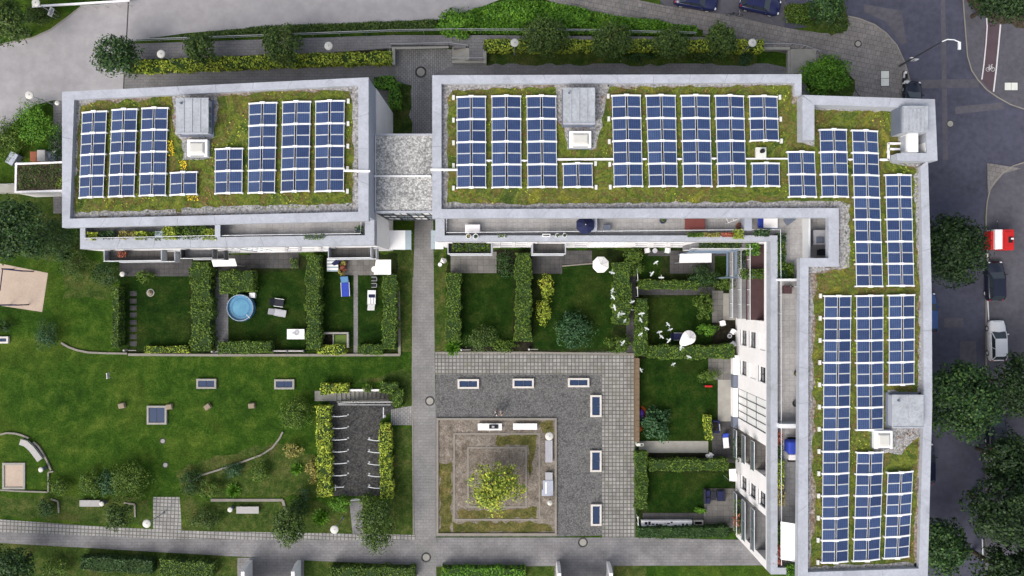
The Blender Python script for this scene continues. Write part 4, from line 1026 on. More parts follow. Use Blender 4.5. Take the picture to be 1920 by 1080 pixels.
def skylight(label, x0, y0, x1, y1, zt=14.5):
    s = T('roof_skylight', label, 'skylight', (*P((x0+x1)/2,(y0+y1)/2,ZG)[:2], ZG))
    a = P(x0,y1,zt); b = P(x1,y0,zt)
    MB().box(a[0],b[0],a[1],b[1],ZG,zt-.1).build('curb', M['white'], s, bevel=.03)
    MB().box(a[0]-.08,b[0]+.08,a[1]-.08,b[1]+.08,ZG,ZG+.1).build('flashing', M['zincd'], s)
    MB().tube([(a[0]+.3,a[1]+.02,zt-.06),(b[0]-.3,a[1]+.02,zt-.06)],.025,6).build('hinge', M['metald'], s)
    k = .36
    MB().hexa([(a[0]+.2,a[1]+.2,zt-.1),(b[0]-.2,a[1]+.2,zt-.1),(b[0]-.2,b[1]-.2,zt-.1),(a[0]+.2,b[1]-.2,zt-.1)],[(a[0]+k,a[1]+k,zt+.08),(b[0]-k,a[1]+k,zt+.08),(b[0]-k,b[1]-k,zt+.08),(a[0]+k,b[1]-k,zt+.08)]).build('dome', M['lampw'], s, bevel=.05)
skylight('square white skylight beside the hood of the smaller roof', 350,261,388,293)
skylight('square white skylight beside the hood of the long roof', 1068,245,1109,276)
skylight('square white skylight beside the street-side hood', 1641,808,1675,842)
vt = T('roof_vent', 'small white square vent with dark outlet between the short arrays', 'vent', (*P(1427,286,ZG)[:2],ZG))
MB().pbox(1418,276,1437,296,ZG,ZG+.4).build('curb', M['blockw'], vt, bevel=.02)
MB().cyl(*P(1428,284,ZG+.4)[:2],ZG+.4,ZG+.75,.16,.2,12).build('outlet', M['black'], vt)
ac = T('ventilation_unit', 'white boxy ventilation unit beside the ribbed stair head', 'ventilation unit', (*P(1712,267,ZG)[:2],ZG))
MB().pbox(1703,248.5,1722,285,ZG+.1,15.3).build('housing', M['white'], ac, bevel=.03)
MB().pbox(1698,254,1703,281,ZG+.1,14.9).build('side_panel', M['zinc'], ac)
MB().pbox(1735,250,1741,285,ZG,15.0).build('duct', M['white'], ac)
def pipe(name, label, pts, r=.09, z=ZG+.22, mat='white', group=None):
    t = T(name, label, 'cable tray', (*P(*pts[0],ZG)[:2],ZG), group)
    mb = MB()
    for a, b in zip(pts[:-1], pts[1:]):
        a = Vector(P(*a,z)[:2]); b = Vector(P(*b,z)[:2]); mb.obox((a+b)/2, b-a, None, (b-a).length+r, r*2, z-.08, z+.03)
    mb.build('channel', M[mat], t)
    mb = MB()
    for a, b in zip(pts[:-1], pts[1:]):
        q = P((a[0]+b[0])/2,(a[1]+b[1])/2,z); mb.box(q[0]-.1,q[0]+.1,q[1]-.1,q[1]+.1,ZG,z-.08)
    mb.build('support', M['blockw'], t)
g = 'white cable trays on the roofs'
pipe('cable_tray', 'white cable tray from the smaller roof arrays to the bridge', [(645,320),(693,321)], z=ZR+.08)
pipe('cable_tray', 'white cable tray from the bridge to the long roof arrays', [(808,318),(857,318.5)], z=ZR+.08)
pipe('cable_tray', 'white cable tray crossing the sedum before the long roof skylight', [(1046,299),(1149,298.5)])
pipe('cable_tray', 'thin white cable tray passing the small square vent', [(1399,297.5),(1479,297.5)], .06)
pipe('cable_tray', 'branching white cable tray leading to the ventilation unit', [(1650,299.5),(1666,299.5),(1666,269),(1688,269)])
pipe('cable_tray', 'short white cable tray spur beside the ventilation unit', [(1667,279.5),(1687,279.5)])
for a, b, l in (((911,301),(922,301),'first and second'), ((978,301),(988,301),'second and third'), ((1205,298),(1212,298),'fifth and sixth'), ((1270,298),(1278,298),'sixth and seventh'), ((1335,297),(1343,297),'seventh and eighth')):
    pipe('cable_tray', 'short white cable link between the %s arrays of the long roof' % l, [a, b], .06, group=g)
pipe('cable_tray', 'short white cable link between the two arrays before the raised corner', [(1591,299),(1600,299)], .06)
# ------------------------------------------------------------------ solar arrays
def array(label, TL, TR, BR, BL, n, ballast=''):
    ze, zr = ZG+.30, ZG+.45
    q = [Vector(P(*c, ze+.08)[:2]) for c in (TL,TR,BR,BL)]
    ctr = (q[0]+q[1]+q[2]+q[3])/4
    t = T('solar_array', label, 'solar array', (ctr.x, ctr.y, ZG), 'solar arrays on the green roofs')
    def pt(u, v, dz=0):
        p = q[0].lerp(q[1], u).lerp(q[3].lerp(q[2], u), v)
        z = ze + (zr-ze)*(1-abs(u-.5)*2) + dz
        return (p.x, p.y, z)
    Wm = (q[1]-q[0]).length; Hm = (q[3]-q[0]).length
    fu, fi, fv = .042/Wm, .026/Wm, .030/Hm
    for i in range(n):
        for j in range(2):
            v0 = (i+j*.5)/n + (.055/Hm if j == 0 else .012/Hm); v1 = (i+j*.5+.5)/n - (.055/Hm if j else .012/Hm)
            for u0, u1 in ((.008,.470),(.530,.992)):
                ea, eb = (fu, fi) if u0 < .3 else (fi, fu)
                o4 = [pt(u0,v1,.03),pt(u1,v1,.03),pt(u1,v0,.03),pt(u0,v0,.03)]
                i4 = [pt(u0+ea,v1-fv,.026),pt(u1-eb,v1-fv,.026),pt(u1-eb,v0+fv,.026),pt(u0+ea,v0+fv,.026)]
                b4 = [pt(u0,v1,-.01),pt(u1,v1,-.01),pt(u1,v0,-.01),pt(u0,v0,-.01)]
                L = rootloc(t)
                me = bpy.data.meshes.new('panel')
                me.from_pydata([(a-L.x,b-L.y,c-L.z) for a,b,c in o4+i4+b4], [], [(4,5,6,7),(0,1,5,4),(1,2,6,5),(2,3,7,6),(3,0,4,7),(8,9,1,0),(9,10,2,1),(10,11,3,2),(11,8,0,3),(11,10,9,8)])
                me.materials.append(M['solar']); me.materials.append(M['alu'])
                for k, p in enumerate(me.polygons): p.material_index = 0 if k == 0 else 1
                uv = me.uv_layers.new(name='UVMap')
                for k, c in enumerate(((0,0),(1,0),(1,1),(0,1))): uv.data[k].uv = c
                o = bpy.data.objects.new('panel', me); COL.objects.link(o); o.parent = t
    for i in range(n+1):
        v = i/n; mb = MB(); hv = .05/Hm
        for u0, u1 in ((-.012,.5),(.5,1.012)):
            lo = [pt(u0,v+hv,.0),pt(u1,v+hv,.0),pt(u1,v-hv,.0),pt(u0,v-hv,.0)]; hi = [(a,b,c+.055) for a,b,c in lo]
            mb.hexa(lo, hi)
        for u in (.012, .5, .988):
            c = pt(u, v); mb.box(c[0]-.07,c[0]+.07,c[1]-.07,c[1]+.07,ZG+.02,c[2]-.005)
        c = pt(.5,v,.06); mb.box(c[0]-.22,c[0]+.22,c[1]-.1,c[1]+.1,c[2],c[2]+.03)
        mb.build('rail', M['white'], t)
    mb = MB(); gq = [pt(.44,1,0),pt(.56,1,0),pt(.56,0,0),pt(.44,0,0)]; mb.hexa([(a,b,ZG+.02) for a,b,c in gq], [(a,b,ZG+.3) for a,b,c in gq]); mb.build('ridge_shade', M['gap'], t)  # added black strip: paints the shade beneath the panels along the ridge gap
    for sd in ballast:
        for i in range(n+1):
            c = pt(-.11 if sd == 'l' else 1.11, i/n)
            mb = MB(); mb.box(c[0]-.11,c[0]+.11,c[1]-.2,c[1]+.2,ZG+.02,ZG+.2); mb.build('ballast_block', M['blockw'], t)
s_, l_ = 'of the smaller roof', 'of the long roof'
array('four-bay solar array along the annex-side parapet '+s_, (153,211),(200,208),(193,369),(147,371),4)
array('four-bay solar array second from the annex-side parapet '+s_, (209,206),(257,204),(251,367.5),(202,369),4)
array('four-bay solar array beside the lift hood and yellow flowers '+s_, (265,203),(314.5,202),(310,366),(260,367),4)
array('single-bay solar array in front of the white skylight '+s_, (318.6,324),(369,322),(368.5,364),(317.5,366),1)
array('two-bay solar array standing alone in the sedum '+s_, (402.5,279.5),(455,278),(454,361.5),(402,363),2)
array('four-bay solar array third from the bridge '+s_, (466,194),(519,192),(515,361),(464,362),4)
array('four-bay solar array second from the bridge '+s_, (529,191.5),(582.5,190),(579,358),(526,360),4)
array('four-bay solar array nearest the bridge '+s_, (591,190),(646,188.5),(644.5,358),(589.5,359),4,'r')
array('four-bay solar array nearest the bridge '+l_, (856,181.5),(911,180.5),(911.5,351.5),(856,352),4,'l')
array('four-bay solar array second from the bridge '+l_, (921.5,180),(977,180),(978,351),(922,351.5),4)
array('four-bay solar array on the bridge side of the pale lift hood', (987,180),(1043,180),(1045,350.5),(989,351),4)
array('single-bay solar array in front of the white skylight '+l_, (1055,307),(1111,306),(1112,350.5),(1056,351),1,'r')
array('four-bay solar array on the far side of the pale lift hood', (1147,179),(1201.5,178.5),(1206,349),(1151,350),4,'l')
array('four-bay solar array second past the pale lift hood', (1211,179),(1267,179),(1271,349),(1217,349.5),4)
array('four-bay solar array third past the pale lift hood', (1277,179),(1331,179),(1336,349),(1281,349),4)
array('four-bay solar array fourth past the pale lift hood', (1341,179),(1395,180),(1400,348.5),(1346,349),4)
array('two-bay solar array behind the small square vent', (1405,180),(1458,181),(1461,263.5),(1407,264),2,'r')
array('single-bay solar array in front of the small square vent', (1410,306),(1462,306),(1463,349),(1410,349),1)
array('two-bay solar array where the long roof meets the wing', (1477,284.5),(1528,285),(1532,369),(1480,369),2)
array('three-bay solar array inside the raised corner parapet', (1537,243),(1588,243),(1592,369),(1541,369),3)
array('seven-bay solar array running from the raised corner down the wing', (1598,244),(1646.5,246),(1656.5,537),(1606,537),7)
array('five-bay solar array along the street parapet of the wing', (1660.5,328),(1709.5,328),(1715,536),(1666,536),5)
array('twelve-bay solar array, the longest, along the terrace side of the wing', (1546,555),(1597,555),(1591,1053),(1541,1056),12,'l')
array('six-bay solar array in the middle of the wing behind its white skylight', (1606,555),(1657,554),(1657,805),(1607,807),6)
array('four-bay solar array on the wing behind the plain lift hood', (1667,554),(1716,553),(1715,720),(1667,722),4)
array('five-bay solar array in the middle of the wing below its white skylight', (1607,849),(1657,848),(1650,1049),(1600,1053),5)
array('four-bay solar array at the street parapet near the gable end of the wing', (1665,887),(1713,884),(1705,1044),(1658,1048),4)
# ------------------------------------------------------------------ vegetation
# hedges beside the raised path
hedge('hedge', 'long yellow green clipped hedge below the raised path before the smaller block', [(252,124.5),(420,117),(560,111),(735,106.5)], 22, 1.15, M['l_yel'], dens=85, leaf=.19)
hedge('hedge', 'long yellow green clipped hedge along the raised path before the long block', [(907,83),(1100,83),(1433,84)], 20, 1.5, M['l_yel'], dens=85, leaf=.19)
hedge('hedge', 'angled green hedge at the gable of the smaller block beside the bridge', [(700,153),(739,153),(739,203)], 21, 1.3, M['l_bri'], leaf=.17)
# planted bank
cover('ground_cover', 'rough green ground cover on the bank above the handrail', [(250,75),(500,48),(830,36),(830,56),(500,64),(300,76)], 6500, .55, .2, M['l_oliv'], cat='ground cover')
cover('ground_cover', 'bright green leafy ground cover spreading over the bank', [(820,52),(890,16),(950,0),(1040,4),(1140,27),(1306,50),(1308,62),(1180,64),(850,62)], 16000, .75, .24, M['l_bri'], cat='ground cover')
shrub('shrub', 'large bright green shrub spilling over the handrail of the raised path', 857,46,37,1.9, M['l_bri'], ryp=26, leaf=.26)
shrub('shrub', 'bright green shrub at the kerb end of the planted bank', 975,22,42,1.4, M['l_bri'], ryp=24, leaf=.25)
shrub('shrub', 'wide grass green shrub in the middle of the planted bank', 1075,38,45,1.2, M['l_bri'], ryp=20, leaf=.25)
shrub('shrub', 'small bright shrub at the narrow end of the planted bank', 1210,50,40,1.0, M['l_bri'], ryp=15, leaf=.22)
# trees along the raised path
tree('tree', 'dark green tree at the drain channel end of the raised path', 218,106,44,5.0, M['l_dark'], ryp=40)
tree('tree', 'small olive tree behind the yellow hedge, second from the forecourt', 375,92,33,4.2, M['l_oliv'], ryp=28, n=.75)
tree('tree', 'dense mid green tree leaning over the raised path before the smaller block', 531,84,39,5.0, M['l_oliv'], ryp=38)
tree('tree', 'broad olive tree behind the long hedge beside the steps', 1022,68,48,5.0, M['l_oliv'], ryp=36, n=.8)
tree('tree', 'olive tree behind the long hedge, second from the steps', 1148,76,40,4.8, M['l_oliv'], ryp=36, n=.7)
tree('tree', 'slim olive tree behind the long hedge, third from the steps', 1257,80,36,4.6, M['l_oliv'], ryp=32, n=.65)
tree('tree', 'slender dark tree near the disc lamp at the hedge end', 1352,76,30,4.8, M['l_oliv'], ryp=34, n=.7)
shrub('shrub', 'low dark shrub under the long hedge beside the dark footway', 1200,106,34,.9, M['l_dark'], ryp=10)
shrub('shrub', 'low green shrub under the slender tree by the footway', 1320,105,28,.9, M['l_oliv'], ryp=11)
shrub('conifer', 'small round blue green conifer at the corner of the footway bed', 1398,111,13,.9, M['l_blue'], cat='conifer', leaf=.12)
shrub('shrub', 'big round bright green bush at the raised corner of the long block', 1547,145,47,2.6, M['l_bri'], ryp=36, leaf=.24)
tree('tree', 'dark tree in the corner bed beside the parked cars', 1549,14,34,5.0, M['l_dark'], ryp=30)
shrub('shrub', 'grassy green shrub in the corner bed next to the navy car', 1495,26,25,.9, M['l_mid'], ryp=20)
shrub('shrub', 'loose green shrub at the footway edge of the corner bed', 1570,44,22,1.2, M['l_oliv'], ryp=16)
# the street
st = 'street trees beside the wing'
tree('street_tree', 'large dense dark street tree beside the red and white trailer', 1782,468,66,9.0, M['l_shade'], ryp=66, group=st, n=1.2, leaf=.28)
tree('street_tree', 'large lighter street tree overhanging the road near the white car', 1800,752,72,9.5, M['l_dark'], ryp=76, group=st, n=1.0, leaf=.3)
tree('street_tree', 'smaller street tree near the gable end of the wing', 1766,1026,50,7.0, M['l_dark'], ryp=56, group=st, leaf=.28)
tree('street_tree', 'dark tree over the cycle lane bed', 1882,-4,62,8.0, M['l_shade'], ryp=48, group=st, leaf=.28)
g2 = 'trees on the far footway'
tree('street_tree', 'dark tree on the far footway behind the white car', 1912,722,48,8.5, M['l_shade'], ryp=64, group=g2, leaf=.28)
tree('street_tree', 'dark tree on the far footway opposite the plain lift hood', 1892,862,50,8.0, M['l_shade'], ryp=56, group=g2, leaf=.28)
tree('street_tree', 'tall dark tree on the far footway opposite the gable end', 1902,962,86,10.5, M['l_shade'], ryp=70, group=g2, leaf=.3)
tree('street_tree', 'dark tree on the far footway beyond the gable end', 1895,1075,70,9.5, M['l_shade'], ryp=60, group=g2, leaf=.3)
# beyond the forecourt and west side
tree('tree', 'dull green tree in the corner bed beside the forecourt kerb', 10,42,52,6.0, M['l_oliv'], ryp=44, n=.8)
shrub('shrub', 'low green shrub under the corner tree by the forecourt kerb', 72,28,34,.8, M['l_oliv'], ryp=20)
shrub('shrub', 'round bright green bush beside the forecourt lamp', 66,217,32,2.0, M['l_bri'], ryp=26)
shrub('shrub', 'wide bright hedge-like bush behind the annex', 72,247,46,1.8, M['l_bri'], ryp=22)
shrub('shrub', 'dark bush at the outer end of the annex row', 12,262,34,1.8, M['l_mid'], ryp=38)
shrub('shrub', 'dark bush squeezed against the wall behind the annex', 108,272,18,1.6, M['l_dark'], ryp=32)
tree('tree', 'large dark green tree beside the sand pit', 28,432,66,7.5, M['l_dark'], ryp=62, leaf=.26)
shrub('shrub', 'tall dark bush between the large tree and the smaller block', 108,448,36,2.6, M['l_dark'], ryp=40)
shrub('shrub', 'bright low bush at the outer corner of the smaller block', 128,432,15,1.0, M['l_bri'])
shrub('shrub', 'loose olive bush on the rough grass below the corner balcony', 138,492,26,1.6, M['l_oliv'], ryp=32, n=.6)
shrub('shrub', 'dark leafy bush below the corner balcony of the smaller block', 200,512,26,1.5, M['l_dark'], ryp=24)
shrub('shrub', 'small bright bush beside the grey patio of the first garden', 272,518,18,.9, M['l_mid'], ryp=12)
shrub('shrub', 'round blue green bush where the curved kerb begins', 88,627,23,1.7, M['l_blue'], ryp=26, leaf=.14)
shrub('shrub', 'dark bush above the white framed light well', 6,612,15,1.3, M['l_dark'])
# left gardens
gh = 'clipped garden hedges of the smaller block'
hedge('hedge', 'narrow bright hedge between the open grass and the stepping stone garden', [(215,538),(216,590),(215,652)], 14, 1.5, M['l_mid'], gh)
hedge('hedge', 'broad green hedge between the stepping stone garden and the pool garden', [(374,492),(377,575),(376,658)], 38, 1.7, M['l_mid'], gh, leaf=.17)
hedge('hedge', 'low yellow hedge along the foot of the stepping stone garden', [(270,656),(352,655)], 12, .8, M['l_yel'], gh, leaf=.13)
hedge('hedge', 'squat round-topped hedge block beside the pool', [(411,529),(474,527)], 40, 1.8, M['l_mid'], gh, dens=110)
hedge('hedge', 'thick green hedge along the foot of the pool garden', [(408,652),(508,651)], 22, 1.4, M['l_mid'], gh)
hedge('hedge', 'long straight green hedge beside the white table of the pool garden', [(587,478),(586,570),(588,655)], 27, 1.7, M['l_mid'], gh)
hedge('hedge', 'low leafy hedge at the foot of the composter garden', [(594,656),(646,656)], 18, 1.0, M['l_yel'], gh)
hedge('hedge', 'tall bright hedge between the white lounger and the courtyard path', [(730,516),(731,580),(729,655)], 27, 1.8, M['l_mid'], gh)
hedge('hedge', 'low dark hedge at the foot of the white lounger garden', [(670,655),(718,656)], 18, 1.0, M['l_mid'], gh)
spray('shrub', 'bright yellow green sprawling plant at the garden gate', 640,652,15,.8, M['l_yel'])
shrub('shrub', 'small pale plant by the dark patio', 552,494,10,.6, M['l_oliv'])
# right gardens
gr = 'clipped garden hedges of the long block'
hedge('hedge', 'long green hedge on the path side of the first long block garden', [(850,512),(850,580),(848,640)], 27, 1.6, M['l_mid'], gr)
spray('shrub', 'bright bush at the courtyard corner of the first long block garden', 849,652,18,.9, M['l_bri'])
hedge('hedge', 'long green hedge between the first two long block gardens', [(981,474),(982,560),(980,640)], 30, 1.7, M['l_mid'], gr)
shrub('shrub', 'yellow green upright bush in a row beside the second lawn', 1024,535,14,1.5, M['l_yel'], ryp=22, leaf=.15)
shrub('shrub', 'yellow green trailing bush further along the second lawn', 1020,583,14,1.3, M['l_yel'], ryp=28, leaf=.15)
shrub('shrub', 'dark blue green rhododendron near the courtyard edge', 1076,620,32,1.8, M['l_blue'], ryp=34, leaf=.2)
shrub('shrub', 'mid green bush at the foot of the first long block lawn', 905,634,28,1.5, M['l_oliv'], ryp=26)
shrub('shrub', 'low dark shrub row along the courtyard edging', 945,648,26,.9, M['l_mid'], ryp=12)
shrub('shrub', 'dark leafy plants beside the patio of the first long block garden', 948,497,20,.8, M['l_dark'], ryp=22)
hedge('hedge', 'wide loose hedge beside the white octagonal parasol', [(1166,492),(1168,560),(1164,608)], 32, 1.8, M['l_mid'], gr, wob=.25)
shrub('shrub', 'leafy bush in the corner below the house wall', 1189,490,20,1.9, M['l_mid'], ryp=26)
shrub('shrub', 'leafy bush at the courtyard end of the dark garden path', 1158,645,24,1.4, M['l_mid'], ryp=16)
hedge('hedge', 'green hedge on the inner side of the dark garden path', [(1204,560),(1203,610),(1203,668)], 22, 1.6, M['l_mid'], gr)
hedge('hedge', 'low bright hedge below the garden with the white chairs', [(1198,533),(1270,534),(1310,535)], 17, 1.2, M['l_mid'], gr)
shrub('shrub', 'dark spreading bush before the awning terrace', 1320,518,34,1.5, M['l_dark'], ryp=20)
shrub('shrub', 'dark bush beside the blue steel balcony frame', 1362,530,20,1.4, M['l_mid'], ryp=14)
hedge('hedge', 'wide hedge between the teardrop parasol and the big shaded lawn', [(1217,660),(1300,661),(1378,659)], 25, 1.6, M['l_mid'], gr)
shrub('shrub', 'pale leafy bush beside the pale patio slabs', 1320,572,20,1.5, M['l_mid'], ryp=24)
shrub('shrub', 'bright leafy bush near the teardrop parasol', 1325,618,18,1.3, M['l_bri'], ryp=13)
shrub('shrub', 'blue green large-leaved plant beside the timber fence', 1232,796,30,1.5, M['l_blue'], ryp=28, leaf=.24)
shrub('shrub', 'low bush beside the red toy on the shaded lawn', 1326,702,22,.9, M['l_mid'], ryp=12)
hedge('hedge', 'short yellow green hedge beside the black planter box', [(1328,780),(1331,825)], 12, 1.2, M['l_yel'], gr)
hedge('hedge', 'hedge along the setts beside the lower lawn', [(1203,848),(1204,900),(1203,956)], 22, 1.5, M['l_mid'], gr)
hedge('hedge', 'dark hedge below the white sunshade', [(1218,873),(1290,873),(1366,872)], 21, 1.4, M['l_mid'], gr)
hedge('hedge', 'dark hedge along the path below the lowest garden', [(1198,1000),(1290,999),(1368,998)], 20, 1.4, M['l_dark'], gr)
shrub('shrub', 'small bright plant at the edge of the lower patio', 1313,956,14,.6, M['l_bri'], ryp=6)
# bicycle park
gb = 'clipped hedges around the bicycle park'
hedge('hedge', 'tall yellow green hedge on the lawn side of the bicycle park', [(605,762),(606,850),(608,932)], 26, 1.5, M['l_yel'], gb, leaf=.18)
hedge('hedge', 'tall yellow green hedge on the path side of the bicycle park', [(721,796),(722,860),(725,935)], 22, 1.5, M['l_yel'], gb, leaf=.18)
hedge('hedge', 'short yellow hedge behind the basement steps', [(600,730),(652,728)], 18, 1.2, M['l_yel'], gb, leaf=.18)
hedge('hedge', 'angled hedge around the head of the basement steps', [(712,726),(745,730),(745,762)], 20, 1.2, M['l_mid'], gb, leaf=.18)
shrub('shrub', 'small leafy bush on the wall behind the basement steps', 688,727,10,1.0, M['l_mid'])
shrub('shrub', 'bright bush at the lawn side of the bicycle park gate', 637,944,22,1.3, M['l_bri'], ryp=15)
shrub('shrub', 'leafy bush at the path side of the bicycle park gate', 692,942,24,1.3, M['l_mid'], ryp=16)
tree('tree', 'sparse feathery tree beside the bicycle park gate', 706,985,40,4.2, M['l_oliv'], ryp=52, n=.45, leaf=.2, hollow=.1)
tree('tree', 'sparse feathery tree over the setts near the bench', 541,985,32,4.0, M['l_oliv'], ryp=44, n=.4, leaf=.2, hollow=.1)
tree('tree', 'thin feathery tree over the setts near the disc lamp', 222,965,26,3.6, M['l_oliv'], ryp=30, n=.4, leaf=.18, hollow=.1)
# the big lawn
shrub('shrub', 'rounded green bush at the head of the curved kerb', 558,775,33,2.2, M['l_mid'], ryp=28)
shrub('shrub', 'ochre flowering bush near the curved kerb', 549,843,19,1.1, M['l_och'], ryp=14)
shrub('shrub', 'bright green bush inside the curve of the kerb', 489,882,16,1.3, M['l_mid'], ryp=26)
spray('shrub', 'small yellow green arching plant beside the ochre bush', 555,880,15,.8, M['l_bri'], 110)
shrub('shrub', 'reddish brown low bush beside the bicycle park hedge', 585,880,14,.8, M['l_och'], ryp=22, n=.6)
shrub('conifer', 'small round blue green conifer beside the bicycle park hedge', 575,924,13,1.2, M['l_blue'], cat='conifer', leaf=.1)
shrub('shrub', 'dark bush between the blue conifer and the setts', 558,952,20,1.2, M['l_dark'], ryp=20)
spray('shrub', 'bright green arching grass clump beside the disc lamp', 600,971,18,.9, M['l_bri'], 200)
shrub('shrub', 'dark twiggy bush at the edge of the curved kerb', 360,905,24,1.2, M['l_dark'], ryp=22, n=.7)
shrub('shrub', 'round bright bush in the curve of the kerb', 392,916,23,1.3, M['l_mid'], ryp=18)
shrub('shrub', 'low blue green bush beneath the curved kerb', 437,882,20,.8, M['l_blue'], ryp=16)
spray('shrub', 'bright arching clump at the end of the kerb bed', 437,921,16,.8, M['l_bri'], 170)
shrub('shrub', 'bright bush behind the short kerb by the sandbox', 110,910,22,1.3, M['l_mid'], ryp=18)
shrub('shrub', 'loose mid green bush behind the long bench', 170,905,22,1.6, M['l_mid'], ryp=26)
shrub('shrub', 'blue green bush behind the long bench', 203,907,24,1.6, M['l_blue'], ryp=26)
shrub('shrub', 'large leafy bush with white blossom behind the long bench', 250,898,36,2.2, M['l_mid'], ryp=36)
shrub('shrub', 'dark upright shrub in a kerbed bed near the sandbox', 88,952,18,1.3, M['l_dark'], ryp=16, n=.6)
shrub('shrub', 'sparse olive shrub near the paved square on the grass', 385,972,30,1.1, M['l_oliv'], ryp=20, n=.35)
# along the bottom path
hedge('hedge', 'dark hedge beyond the path at the glass porch', [(150,1057),(285,1064)], 26, 1.3, M['l_dark'])
hedge('hedge', 'green hedge block between dark hedges beyond the path', [(298,1064),(400,1070)], 28, 1.3, M['l_mid'])
shrub('shrub', 'rounded green bush beyond the path', 108,1066,26,1.6, M['l_mid'], ryp=22)
tree('tree', 'dark tree beyond the path opposite the sandbox', 18,1062,50,5.0, M['l_dark'], ryp=36)
hedge('hedge', 'bright hedge beyond the path between the two porches', [(618,1076),(778,1077)], 24, 1.3, M['l_mid'])
hedge('hedge', 'bright hedge beyond the path beside the glass doorstep', [(828,1077),(985,1078)], 24, 1.3, M['l_bri'])
# courtyard tree: strong yellow green crown
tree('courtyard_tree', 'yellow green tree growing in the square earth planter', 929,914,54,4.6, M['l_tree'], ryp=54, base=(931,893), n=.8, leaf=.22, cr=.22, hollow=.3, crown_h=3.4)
# terrace planting
def planter(label, x0, y0, x1, y1, mat, h=.55, n=200, box='zincd', zb=ZF, leaf=.17, over=3, zbox=.45):
    n = int(n*1.7); h *= 1.25
    t = T('planter', label, 'planter', (*P((x0+x1)/2,(y0+y1)/2,zb)[:2], zb))
    MB().pbox(x0,y0,x1,y1,zb,zb+zbox).build('trough', M[box], t)
    q = scatter_poly(rect(x0-over,y0-over,x1+over,y1+over), zb+zbox+h*.5, n)
    z = zb+zbox+h*rng.uniform(-.1,1,n)*(.5+.5*np.abs(np.sin(q[:,0]*2.1)*np.cos(q[:,1]*3)))
    leaves('foliage', np.stack([q[:,0],q[:,1],z],1), np.tile([0,0,1.],(n,1)), leaf, mat, t, .8)
    return t
zc = ZT
planter('planter with yellow green plants at the outer corner of the smaller terrace', 166,438,180,448, M['l_yel'], n=260)
planter('planter with pale daisies on the smaller terrace', 186,436,212,446, M['l_dark'], n=240)
planter('planter with orange and red flowers on the smaller terrace', 224,436,254,446, M['l_och'], n=320)
planter('planter with a bright spiky plant on the smaller terrace', 257,437,274,447, M['l_yel'], n=220, h=.8)
planter('planter with low green bushes behind the blue bin', 276,438,302,448, M['l_mid'], n=240)
planter('planter with tall bright leaves next to the blue bin', 308,428,328,446, M['l_yel'], n=320, h=.9)
planter('planter with dense dark leaves against the terrace screen', 330,426,384,446, M['l_mid'], n=800, h=.8)
planter('planter with bright yellow leaves at the terrace screen', 386,432,402,447, M['l_yel'], n=300, h=.9)
planter('window box with green and white flowers on the smaller parapet', 572,441,606,446, M['l_mid'], n=160, zb=ZT, h=.25, zbox=.15, leaf=.12)
bed = planter('dark tub with a shrub at the far corner of the smaller terrace', 668,426,676,436, M['l_dark'], n=70)
planter('window box of lettuce-green leaves on the long parapet', 935,440,949,444, M['l_mid'], n=90, zb=ZT, h=.2, zbox=.14, leaf=.1, over=1, box='white')
planter('balcony box with green plants along the long parapet', 1290,437,1318,443, M['l_mid'], n=200, zb=ZT, h=.3, zbox=.14, over=1)
planter('balcony box with ochre flowers on the long parapet', 1322,437,1350,443, M['l_och'], n=160, zb=ZT, h=.3, zbox=.14, over=1)
planter('balcony box with red blossoms on the long parapet', 1354,437,1374,443, M['l_red'], n=140, zb=ZT, h=.25, zbox=.14, over=1)
planter('pot of glowing yellow leaves by the ribbed screen', 1378,433,1392,445, M['l_yel'], n=170, zb=ZT, h=.35, zbox=.14)
planter('dark green box at the inner corner of the corner terrace', 1418,433,1440,440, M['l_dark'], n=170, zb=ZT, h=.3, zbox=.14)
for i, (y0, y1, m, l) in enumerate(((440,456,'l_dark','dark trailing leaves'), (458,474,'l_mid','broad green leaves'), (476,490,'l_dark','dark narrow leaves'), (491,508,'l_mid','spreading green leaves'), (510,520,'l_blue','blue green leaves'))):
    planter('trough with %s along the corner terrace rail' % l, 1457,y0,1470,y1, M[m], n=200, h=.6)
planter('low bushy planter box standing on the corner terrace floor', 1474,496,1486,520, M['l_mid'], n=300, h=.4)
planter('trough with orange red flowers along the wing terrace rail', 1456,812,1464,832, M['l_red'], n=160, h=.6)
planter('trough with dark ivy along the wing terrace rail', 1457,834,1464,862, M['l_dark'], n=200, h=.6)
planter('trough with pale hanging leaves along the wing terrace rail', 1459,864,1468,884, M['l_yel'], n=160, h=.6)
planter('trough with yellow lime leaves along the wing terrace rail', 1459,886,1467,910, M['l_yel'], n=170, h=.6)
planter('trough with ochre grasses along the wing terrace rail', 1460,912,1468,945, M['l_och'], n=200, h=.6)
planter('bed of green leaves beside the white sunshade', 1452,982,1462,1020, M['l_mid'], n=260, h=.5)
planter('bed of reddish shrubs beside the white sunshade', 1452,1024,1464,1056, M['l_red'], n=320, h=.6)
planter('bright green bush behind the white sunshade', 1476,1062,1498,1082, M['l_bri'], n=360, h=.6)
